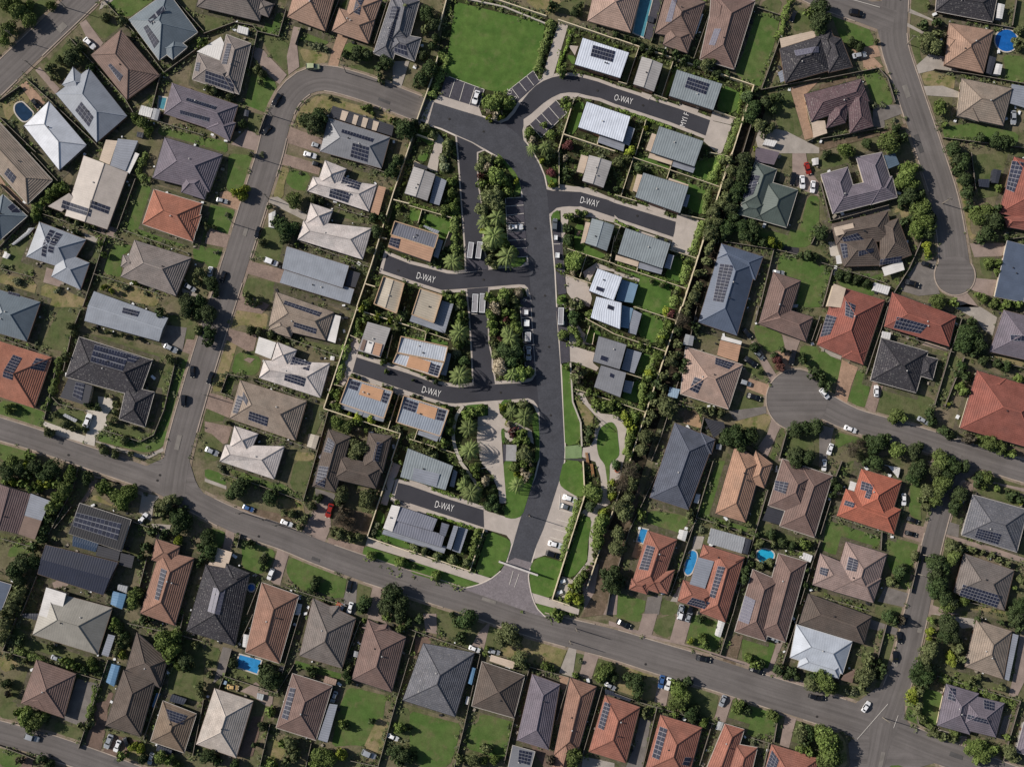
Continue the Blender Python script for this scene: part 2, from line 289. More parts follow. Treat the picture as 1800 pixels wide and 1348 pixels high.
# survey sheets: tile header, then one record per line (coordinates in tile units)
HOUSE = """
@0,0
H mB|blue-grey metal-roofed house beside the diagonal road|h 1130,175 1395,530 1735,285 1470,-70;h 1400,430 1515,525 1645,415 1530,320|p6x3 1255,240 1345,420 1400,370 1295,225|p8x2 1290,185 1320,220 1455,95 1430,45
H tB|brown kite-shaped hip-roofed house near diagonal road|h 1060,265 1400,665 1115,875 800,485|p6x1 945,575 1045,715 1085,670 970,560
H mS|silver-blue house with wide panel block, upper left|h 780,600 1115,1020 850,1250 490,825;h 545,745 640,590 790,720 690,850|p5x3 650,965 770,1110 828,1035 720,900
H mW|white metal-roofed house beside the capsule pool|h 430,890 760,1275 520,1495 210,1105
H tV|violet-grey house with two thin panel rows|h 1510,730 2090,925 2010,1190 1440,1000;h 1810,1130 1900,1000 2070,1080 2015,1240|p1x12 1640,855 1630,890 1885,970 1905,935|p1x12 1580,965 1575,1000 1830,1070 1840,1035
@1,0
H tG|grey-brown tiled house cut by top edge|h -70,60 480,190 560,-150 10,-300;h 440,110 560,155 605,40 480,-10
H tA|ash-grey house with white patio above violet roof|h 190,305 405,385 300,830 85,745;h -60,470 300,590 255,820 -110,700|F#w -70,455 140,325 170,385 130,530|p8x3 195,380 145,560 195,570 240,390|p3x9 10,625 -5,715 240,800 265,710|p4x2 -75,545 -90,620 -50,635 -35,555
H tT|tan striped house at top edge, left one|h 725,150 1055,275 1160,-100 830,-225
H tT|tan house with blue panels at top edge|h 1115,275 1435,385 1495,170 1180,75;h 1290,-60 1230,160 1470,240 1560,-10|p7x3 1330,-20 1300,105 1355,130 1395,-10
H tS|slate-grey tiled house beside tall dark hedge|h 1640,-20 1480,470 1645,540 1800,60;h 1680,-80 1590,400 1790,360 1885,10;h 1650,290 1610,450 1840,540 1900,335|p4x4 1640,50 1610,160 1690,180 1715,60|p8x2 1640,190 1600,330 1635,345 1670,200|p2x4 1665,380 1660,450 1780,495 1765,405
H mG|grey house with striped pergola inside road bend|h 1085,1035 1625,1205 1550,1480 1010,1330|f#k 1125,930 1085,1025 1640,1195 1660,1105|f+#c 1205,970 1185,1050 1230,1065 1262,985|f+#c 1310,1005 1290,1085 1325,1100 1350,1020|f+#c 1390,1030 1370,1110 1410,1125 1435,1045|f+#c 1480,1060 1465,1140 1505,1150 1530,1075|p1x11 1205,1130 1195,1170 1470,1255 1485,1215|p4x5 1300,1260 1270,1370 1420,1420 1445,1300
@2,0
H rW|white ribbed estate house with panels, top|s 1520,335 1925,465 1847,690 1450,570|p3x8 1610,395 1585,495 1780,550 1805,450
H rW|white ribbed estate house with curved lawn left|s 1555,895 1937,1025 1870,1250 1480,1120|f#g 1910,1105 1977,1130 1927,1280 1870,1260|f#g 1670,1190 1650,1250 1875,1330 1890,1255
@3,0
H rA|small two-tone estate house, top row middle|G 240,500 165,740 345,805 425,565
H rG|grey ribbed estate house with panels, top corner|s 550,615 945,740 865,970 480,845|p3x8 645,675 615,770 800,835 835,735
H rG|grey ribbed estate house below MYIF lettering|s 395,1110 780,1240 700,1465 320,1340|f#c 330,1170 390,1190 320,1335 275,1315|f#c 310,1345 295,1385 500,1450 515,1405|f#g 520,1410 505,1460 690,1520 710,1470
H tF|faded pink tiled house beside narrow top pool|h -237,185 140,290 240,-80 -150,-190
H tB|brown house with pale panels, top right-centre|h 460,-80 355,295 690,350 800,20;h 470,230 425,395 640,470 700,280|f#w 765,130 780,125 720,300 700,295|q8x3 510,-20 450,190 500,200 550,0
H tM|long brown house beside deep green strip lawn|h 880,-60 750,520 1050,610 1235,10;h 850,-40 830,220 980,230 1030,0|f+#c 1015,465 1080,485 1045,610 985,595|q6x3 880,250 830,390 880,405 935,260
H tK|charcoal house with cream verandah, upper right|h 1450,430 1500,730 1890,620 1830,310;h 1790,280 1880,640 2090,590 1990,340;h 1760,330 1860,520 1960,450 1900,255|f#c 1450,340 1755,270 1770,350 1465,420|q3x8 1580,440 1590,500 1797,460 1797,405|f#g 1435,640 1475,615 1500,710 1460,725
@4,0
H tU|maroon hipped house under the long fence, right|h -130,830 370,695 440,890 -70,1070;h 250,830 270,1170 475,1110 400,780;h 110,920 60,1130 230,1080 270,880|f#c -70,1065 50,1060 70,1170 -50,1210|f+#g 170,765 185,860 225,850 210,760
H tK|dark roofed house at top right edge|h 1040,-120 1020,100 1520,195 1570,-60
H tT|mottled tan house beside round blue pool|h 1140,205 1530,270 1440,645 1100,570;h 1130,330 1115,450 1290,370 1250,270
H tE|beige hip-roofed house with pale annexe, right edge|h 1250,690 1695,780 1615,1105 1210,1020;h 1260,870 1220,1010 1400,1070 1440,900|f#g 1690,740 1810,760 1810,950 1675,910
@0,1
H tE|tan roofed house at left edge, upper|h -20,-290 460,235 240,445 -240,-90|p3x3 30,175 105,260 150,210 75,130
H mC|big cream gabled house with panel rows|G 735,20 570,545 940,665 1120,170;s 610,350 425,465 540,510 660,400|F#g 1035,-130 965,105 1100,155 1210,-110|f#w 1185,-10 1222,5 1135,180 1102,160|f#c 930,-120 870,60 960,100 1030,-110|p2x8 550,405 530,475 795,560 810,495|p2x5 800,410 785,475 940,530 960,465
H tV|violet-grey hip-roofed house left of long street|h 1445,-140 1340,215 1835,340 1955,10;h 1610,200 1590,340 1795,405 1870,150
H tO|orange-brown tiled house between green lawns, left|h 1350,315 1775,440 1695,775 1250,620;h 1590,520 1580,610 1720,690 1768,540
H mS|pale blue-grey house with double panel column|h 345,600 230,905 600,1020 755,755;h 530,850 450,1080 705,1195 785,960|p8x1 420,655 345,890 385,905 465,670|p7x1 475,680 410,860 460,875 535,700
H tA|grey-brown wide house below the orange one|h 1180,760 1680,915 1545,1250 1060,1080;h 1080,890 1060,990 1180,1040 1220,920
H mB|pale blue left-edge roof with one panel|h 25,360 240,550 0,760 -215,570|p1x2 105,430 65,475 130,545 185,510
@0,2
H mB|teal-grey roof at left edge above red house|h -60,-170 355,-45 235,300 -180,180|p1x3 75,-140 70,-115 170,-90 175,-115
H mS|long pale blue metal-roofed house, left side|G 825,-140 1475,95 1395,300 740,120|p2x6 1080,0 1070,50 1205,85 1220,35
H tK|charcoal corner house with four-row panel array|h 695,260 575,610 1220,790 1335,465;h 1110,690 1355,745 1270,1050 1045,980|F#k 600,620 525,790 770,865 810,690|p3x12 820,325 803,480 1085,565 1125,405|p2x4 1130,410 1110,475 1180,490 1225,440|p4x3 665,655 635,780 715,820 745,670
H tO|orange-red house with two arrays, left edge|h -130,260 -260,700 300,885 455,440|p8x3 95,410 20,610 105,640 175,440|p4x4 310,440 270,540 375,560 410,465
@1,1
H tL|white tiled house with timber side patio|h 950,205 900,330 1440,510 1510,275;h 1055,60 985,270 1170,330 1245,135|f#t 1515,280 1590,300 1525,540 1450,515|p3x6 1210,200 1190,275 1350,325 1375,255|p3x6 1105,295 1085,375 1250,430 1275,350
H tL|cream tiled house without panels, left-centre|h 865,590 815,755 1385,930 1465,655;h 930,435 880,620 1060,670 1125,500
H mS|blue-grey flat terraced house beside white sedan|s 700,1010 1310,1190 1275,1320 660,1135;S 720,815 1265,985 1210,1180 680,1010|f#k 1265,1020 1365,1050 1320,1175 1225,1160
@1,2
H tE|beige house with two long panel rows|h 625,-135 1135,45 1060,290 560,170;h 640,60 555,205 755,268 795,150|f#w 1140,65 1195,80 1145,315 1070,290|p2x10 700,-60 690,-25 1005,85 1025,45|p2x8 785,130 775,170 970,235 985,190
H tL|white house with pale shade sail|h 520,465 475,620 1015,795 1100,490;h 635,305 585,470 740,540 810,375|f#w 475,260 625,310 580,455 440,400|p3x6 770,430 745,510 915,560 935,485|p3x6 710,565 690,640 860,695 880,620
H tE|khaki-brown house with scattered panel blocks|h 310,640 895,825 795,1170 215,975|p6x2 285,770 240,925 290,935 345,790|p4x2 335,740 325,800 370,865 385,820|p3x6 395,910 375,985 540,1045 560,965
H tL|white house beside lower road corner|h 180,1205 130,1350 610,1510 700,1220;h 260,1040 215,1230 390,1290 470,1110
H tD|dark brown courtyard house behind estate fence|h 1085,1070 1280,1135 1145,1620 945,1570;h 1180,1300 1120,1500 1500,1590 1560,1400;h 1440,1100 1380,1400 1560,1450 1640,1130|p5x3 1080,1140 1040,1265 1110,1280 1150,1190|p6x4 1000,1390 965,1550 1045,1580 1090,1400|p6x2 1510,1180 1470,1345 1520,1355 1560,1190
H rA|small estate house with white and brown pergola|s 1430,130 1630,185 1540,440 1345,380|F#t 1495,310 1560,325 1530,430 1470,412|F#w 1430,290 1485,308 1455,405 1405,390|F#b 1390,280 1420,290 1390,385 1360,370
H rT|estate house with orange deck and corner panels|s 1270,620 1645,740 1570,970 1190,840|F#o 1380,670 1570,725 1540,825 1350,765|f#g 1200,850 1195,885 1380,950 1395,915|f#g 1395,920 1385,960 1565,1005 1620,870|p2x3 1285,640 1260,710 1335,735 1365,660|p3x2 1570,745 1550,830 1590,845 1625,760
H rE|small cream gabled estate house, left|G 1570,-265 1490,-30 1680,50 1745,-205
@2,1
H rA|two-tone estate house with pale blue patio|G 35,115 -45,350 155,415 225,185|f#g 230,195 325,240 260,455 175,430|f#k 45,75 35,110 150,145 160,115
H rD|estate house with half brown half ribbed roof|s -127,600 250,718 215,830 -160,710;F#t -158,712 215,832 180,950 -192,820|f#g 120,640 128,628 262,680 240,712|f#g 252,750 295,765 250,920 208,900|p3x3 -165,735 -185,800 -100,835 -80,750
H rE|square beige estate house with blue terrace|s 95,1190 280,1250 210,1480 25,1410|f#g 285,1290 385,1320 310,1575 215,1500|f#g 20,1415 0,1470 300,1575 215,1485
H rA|small gabled ribbed estate house beside maroon shrub|G 1575,15 1515,240 1700,300 1775,75|f#c 1505,10 1575,30 1525,175 1465,160
H rG|gabled estate house with orange garden patch|G 1600,570 1540,785 1730,855 1797,630|f#c 1545,600 1595,610 1540,780 1500,790
H rW|white two-level estate house with blue terraces|s 1650,1010 1865,1085 1790,1290 1575,1205;s 1640,1255 1860,1310 1845,1540 1590,1440|f#b2 1860,1105 2005,1150 1957,1310 1807,1290|f#b2 1860,1330 1962,1360 1922,1535 1812,1515|f#g 1965,1370 2037,1405 1987,1590 1917,1570|p1x1 1640,1160 1630,1195 1700,1220 1715,1185|p1x1 1740,1320 1730,1360 1790,1380 1800,1345
@2,2
H rW2|estate house with ribbed roof and timber deck|s -72,262 330,350 300,480 -105,400;s -107,402 298,482 248,612 -142,485|F#o 0,420 185,480 160,575 -30,520|f#g 335,400 365,410 320,600 270,590|p4x2 195,490 165,580 245,605 275,515
H rT|estate house with orange deck beside curved wall|s -47,780 340,905 265,1125 -112,1005|F#o 85,835 245,885 220,985 60,930|f#g 265,1130 335,925 352,935 260,1185|f#g 80,1080 70,1115 240,1180 262,1130|p3x3 -40,800 -60,890 45,925 75,840|p3x2 255,890 230,985 295,1000 320,905
H mG|grey two-block estate house with square skylights|s 1660,255 1902,330 1842,545 1610,475;s 1680,510 1900,575 1847,790 1620,700|f#g 1907,360 2037,400 1972,580 1857,545|f#g 1892,640 1967,655 1942,760 1872,740|p1x1 1680,415 1665,460 1735,485 1750,440|p1x1 1760,570 1750,610 1790,625 1800,590
@3,1
H rG|grey ribbed estate house above second eastern lane|s 255,170 650,290 575,525 185,385|f#c 200,180 250,190 205,345 160,325|f#g 635,360 665,365 635,470 600,460|f#c 480,215 470,235 640,300 652,275
H rG|grey ribbed estate house below second eastern lane|s 100,655 490,790 420,1010 30,880|f#c 15,890 5,935 205,995 215,950|f#g 220,955 210,1005 410,1060 425,1010|f#g 475,880 525,895 490,1015 435,1000
H mGr|green metal-roofed house beside parked white cars|h 1235,75 1110,450 1310,510 1425,140;h 1330,240 1230,570 1510,650 1610,320;h 1140,420 1075,530 1300,590 1350,420|f#p 1240,-60 1235,70 1400,100 1450,-10|p7x2 1190,180 1130,395 1215,360 1275,200
H mN|blue steel roof with long panel columns|h 940,790 735,1480 1075,1597 1255,960;h 940,790 900,920 1235,1110 1305,905|p12x3 930,960 865,1290 950,1310 1045,985
H tM|brown L-shaped house right of the blue roof|h 1395,1040 1270,1480 1500,1540 1635,1115;h 1420,1340 1745,1435 1680,1650 1260,1490
@4,1
H tV|lilac-grey U-shaped house with deep notch|h 15,185 250,120 350,460 120,530;h 325,35 550,-10 680,385 450,450;h 60,330 120,530 685,385 640,200|f#b3 555,20 665,0 705,95 595,140
H tD|sprawling dark brown house with patchy panels|h 110,620 600,505 640,760 150,800;h 145,740 220,990 560,980 480,720;h 540,620 690,570 810,890 530,990|F#c 130,650 295,610 315,680 150,725|f#w 550,1000 730,945 750,1020 575,1075|f#w 145,900 185,890 200,965 155,970|p2x6 200,740 215,775 395,755 330,700|p2x6 345,860 350,900 485,860 480,825|p2x8 535,930 530,980 725,950 720,900|p4x2 185,790 215,920 250,910 240,790
H tR|red tiled house with panels, right edge|h 1710,30 1580,520 2000,640 2130,150;h 1620,560 1650,645 1950,700 1950,500|p7x3 1700,60 1645,310 1705,345 1797,80
H mN|dark blue flat-roofed house beside turning bulb|s 1650,765 1540,1255 1790,1305 1900,830
@4,2
H tR|red-brown house with cream deck, two arrays|h 150,-190 575,-60 385,505 -20,330;h 220,300 200,440 380,500 420,380|F#c 130,-205 235,-165 190,5 70,-10|p6x3 70,60 10,260 90,240 150,90|p5x2 240,-60 230,70 290,100 325,-20
H tR|brick-red house with wide panel strip|h 640,-130 570,170 1140,345 1205,80|p3x9 680,85 660,180 890,230 950,160
H tK|dark pyramid-roofed house near turning circle|h 545,270 955,390 850,750 450,640;h 900,420 1040,455 995,635 880,600
H tV|violet roof cut by right edge|h 1620,25 1495,390 1980,500 2100,150|p1x4 1690,235 1690,290 1800,300 1800,250
H tR|large bright red hip-roofed house, right edge|h 1385,555 1235,1060 1900,1250 2050,750;h 1390,600 1420,790 1600,720 1640,625
@3,2
H tF|tree-shaded brown house beside turning circle|h 625,345 1125,505 1000,895 580,760|f#t 930,290 1110,335 1080,480 900,420|f#w 945,250 1120,300 1110,330 935,285|p3x6 890,440 880,500 1000,545 1060,490|p4x3 705,610 660,720 735,755 780,640
@3,3
H tK2|blue-charcoal house beside dark tree belt|h 530,-335 310,320 650,430 880,-190;h 760,-250 700,-100 850,-60 885,-190|f#k 790,-375 960,-340 975,-275 870,-200 750,-240
H tN|sandy orange T-shaped house, right-centre|h 1060,-140 885,460 1150,540 1300,10;h 1240,-90 1150,170 1315,240 1390,25
H tM|purple-brown house with square panel block|h 1475,-20 1350,390 1690,500 1800,100;h 1640,40 1450,570 1755,670 1915,130|f#k 1345,400 1490,440 1450,560 1300,520|p4x3 1415,170 1405,255 1495,290 1525,190
H tO2|orange house with pool deck above verge|h 295,610 150,1085 390,1160 550,690;h 300,1000 270,1120 465,1165 530,955;h 150,1030 130,1125 285,1170 330,1040|p8x2 285,735 215,950 295,960 355,755
H tO2|orange-brown house around grey flat roof|h 780,730 745,845 1090,960 1145,845;h 890,790 1140,850 975,1415 750,1330;h 605,1040 555,1230 830,1320 900,1150|F#g 740,845 875,880 795,1120 660,1080|p9x2 910,920 835,1190 880,1205 970,930|p3x7 680,1195 635,1255 790,1300 840,1240
H tM|mauve-brown house with kidney pool|h 1440,810 1690,885 1500,1590 1250,1500;h 1215,950 1055,1495 1330,1580 1450,1050|q8x5 1150,1180 1090,1400 1175,1430 1235,1220
@4,3
H tO3|vivid orange L-shaped house, right side|h 370,70 725,175 610,560 255,450;h 235,245 155,480 655,640 715,425|f#w 275,175 350,200 325,270 255,250|p3x3 380,175 365,250 455,275 475,210|p3x2 420,260 400,320 440,335 465,275|p2x4 235,345 220,385 290,410 315,370
H tF2|dusty pink L-shaped house, right side|h 235,705 595,815 475,1245 110,1140;h 10,810 -60,1085 475,1245 545,1030|p5x2 265,840 240,955 320,970 345,870|p3x3 15,930 5,990 60,1010 80,945
H tS|slate grey house with dark blue array, right|h 1350,295 1830,430 1735,800 1250,650|p4x9 1385,590 1370,670 1575,735 1590,640
H tG|grey-mauve house with four-row array, right|h 1270,810 1710,960 1625,1310 1180,1150|p4x12 1260,1080 1235,1180 1565,1290 1590,1180
@0,3
H tU2|maroon roof with pale grey quarter, left edge|G -70,180 -160,560 160,640 270,290|F#g 270,285 440,350 365,525 215,480|F#b 215,480 365,525 305,690 160,640
H rK|black flat-roofed house filled with panels|s 700,370 1150,515 1065,790 605,635|p3x11 670,450 640,570 1030,695 1065,550
H rN|navy gabled house with pale ridge stripe|G 400,735 1035,890 905,1175 330,990|f#k 860,740 1055,790 1035,880 840,830|f#k 1060,805 1180,835 1155,940 1045,910
H tN2|brown long house with panel column, lower left|h 1405,790 1230,1335 1535,1445 1705,850;h 1370,680 1330,870 1540,920 1580,750|p8x3 1410,940 1355,1210 1395,1220 1470,960
H mN|blue roof corner at left edge, lower|s -120,1020 100,1085 10,1315 -200,1250
@0,4
H mG2|grey-beige house with bright white flat section|h 405,-205 285,185 855,360 985,-50|F#w 405,-230 580,-175 520,65 340,15|f#g 950,180 1010,195 950,380 890,360
H tD|dark brown two-part long house, bottom left|h 1200,165 1105,490 1400,650 1470,400;h 1085,495 1365,590 1230,1075 925,980
H tE2|tan pyramid house with triangular array, bottom|h 1430,765 1725,880 1615,1220 1320,1120|p4x6 1445,835 1480,930 1600,975 1640,900
H tM|brown house beside empty concrete yard, bottom-left|h 320,405 185,785 560,915 665,530;h 330,680 200,770 390,850 440,710
@1,3
H tK|charcoal house with cream square patio, lower left|h 10,910 -160,1490 265,1620 395,985;h 190,900 150,1080 330,1130 395,985|f#c 90,755 240,800 190,960 30,910|q7x3 70,1110 20,1320 130,1350 180,1130
H tN2|brown house with black east slope above pool|h 500,1065 355,1680 655,1775 825,1180
@1,4
H tG|grey house with twin ridges, bottom row|h 950,-135 830,370 1205,480 1325,40;h 1020,-60 1080,130 1200,100 1180,-70
H tM|pinkish brown hip-roofed house, bottom row|h 1430,50 1290,575 1640,690 1765,205;h 1380,120 1500,200 1640,150 1600,90
H tM|brown house with paired panel ladder, bottom|h 770,525 625,1000 975,1110 1120,635|f#g 1095,790 1165,800 1075,1130 990,1105|p7x2 745,650 670,915 730,930 800,655
H tC|pale cream hip-roofed house, bottom left|h 85,655 -75,1145 275,1265 425,765
@2,4
H tS|wide slate-grey house, bottom centre|h 120,260 -60,760 400,905 570,345
H tD|chocolate brown house with flat cream lean-to|h 635,420 545,810 915,915 1010,545|f#c 715,360 930,425 905,485 700,415
H tV|blue-violet narrow tiled house, bottom centre|h 1075,530 940,1110 1220,1195 1320,620
H tN2|narrow russet house, bottom centre|h 1410,560 1265,1240 1480,1200 1640,640;h 1330,1000 1240,1400 1400,1440 1490,1160
H mG|small grey flat-roofed house at bottom edge|s 905,1155 1100,1210 1050,1400 860,1370|p4x4 960,1190 950,1300 1050,1330 1075,1215
@3,4
H tO2|terracotta house leftmost of bottom-right row|h -82,715 225,820 100,1310 -225,1210|p7x2 -85,775 -145,1000 -95,1020 -30,790
H tO2|terracotta house second in bottom-right row|h 405,885 770,1000 640,1480 270,1370|p7x2 400,990 330,1260 390,1280 465,1010|p2x3 620,1255 590,1320 650,1340 680,1265
H tO2|terracotta house with side wing, bottom row|h 970,965 790,1400 1000,1460 1140,1015;h 1060,1140 980,1400 1190,1450 1255,1175
H tO2|terracotta house rightmost of bottom-right row|h 1380,1145 1300,1450 1700,1570 1797,1270|p5x3 1385,1200 1335,1345 1410,1375 1440,1280
@4,4
H tD|dark brown house above white metal roof|h -95,-175 460,25 390,270 -180,90|f#c 0,105 120,150 110,180 -10,145
H mW2|white metal-roofed house on lower corner|h -200,95 290,245 205,530 -255,385;h -150,330 -190,470 170,570 205,450|f#b 215,540 320,485 290,610 190,580
H tE|beige house with side driveway, bottom right|h 1380,55 1280,465 1615,575 1690,155|f#g 1700,175 1750,190 1665,590 1625,575
H tV|violet house with three arrays, bottom right|h 1115,615 1035,980 1320,1060 1400,700;h 1230,690 1200,1000 1550,1085 1625,785|p4x2 1150,650 1130,750 1190,770 1205,660|p3x4 1450,755 1440,830 1530,850 1545,780|p2x7 1310,885 1300,925 1490,975 1500,935
H tV|violet roof corner at bottom right edge|h 1797,950 1725,1210 2000,1300 2050,1000
@1,3
H rJ|long estate house with layered flat roofs|F#w 1640,385 1715,400 1645,620 1565,590;s 1720,400 2040,510 2000,615 1670,520;s 1665,522 2107,650 2077,755 1645,620|s 2080,540 2145,560 2110,660 2060,640|F#g 2185,565 2225,575 2160,780 2120,765|f#g 2230,575 2310,600 2240,810 2170,785|f#g 1570,600 1555,640 2100,810 2120,750
@2,3
H rG|ribbed estate house with raised lower section|s -15,-110 380,45 315,255 -80,140|F#g 40,60 265,115 235,225 20,165|f#g 385,75 420,95 390,230 350,220
"""
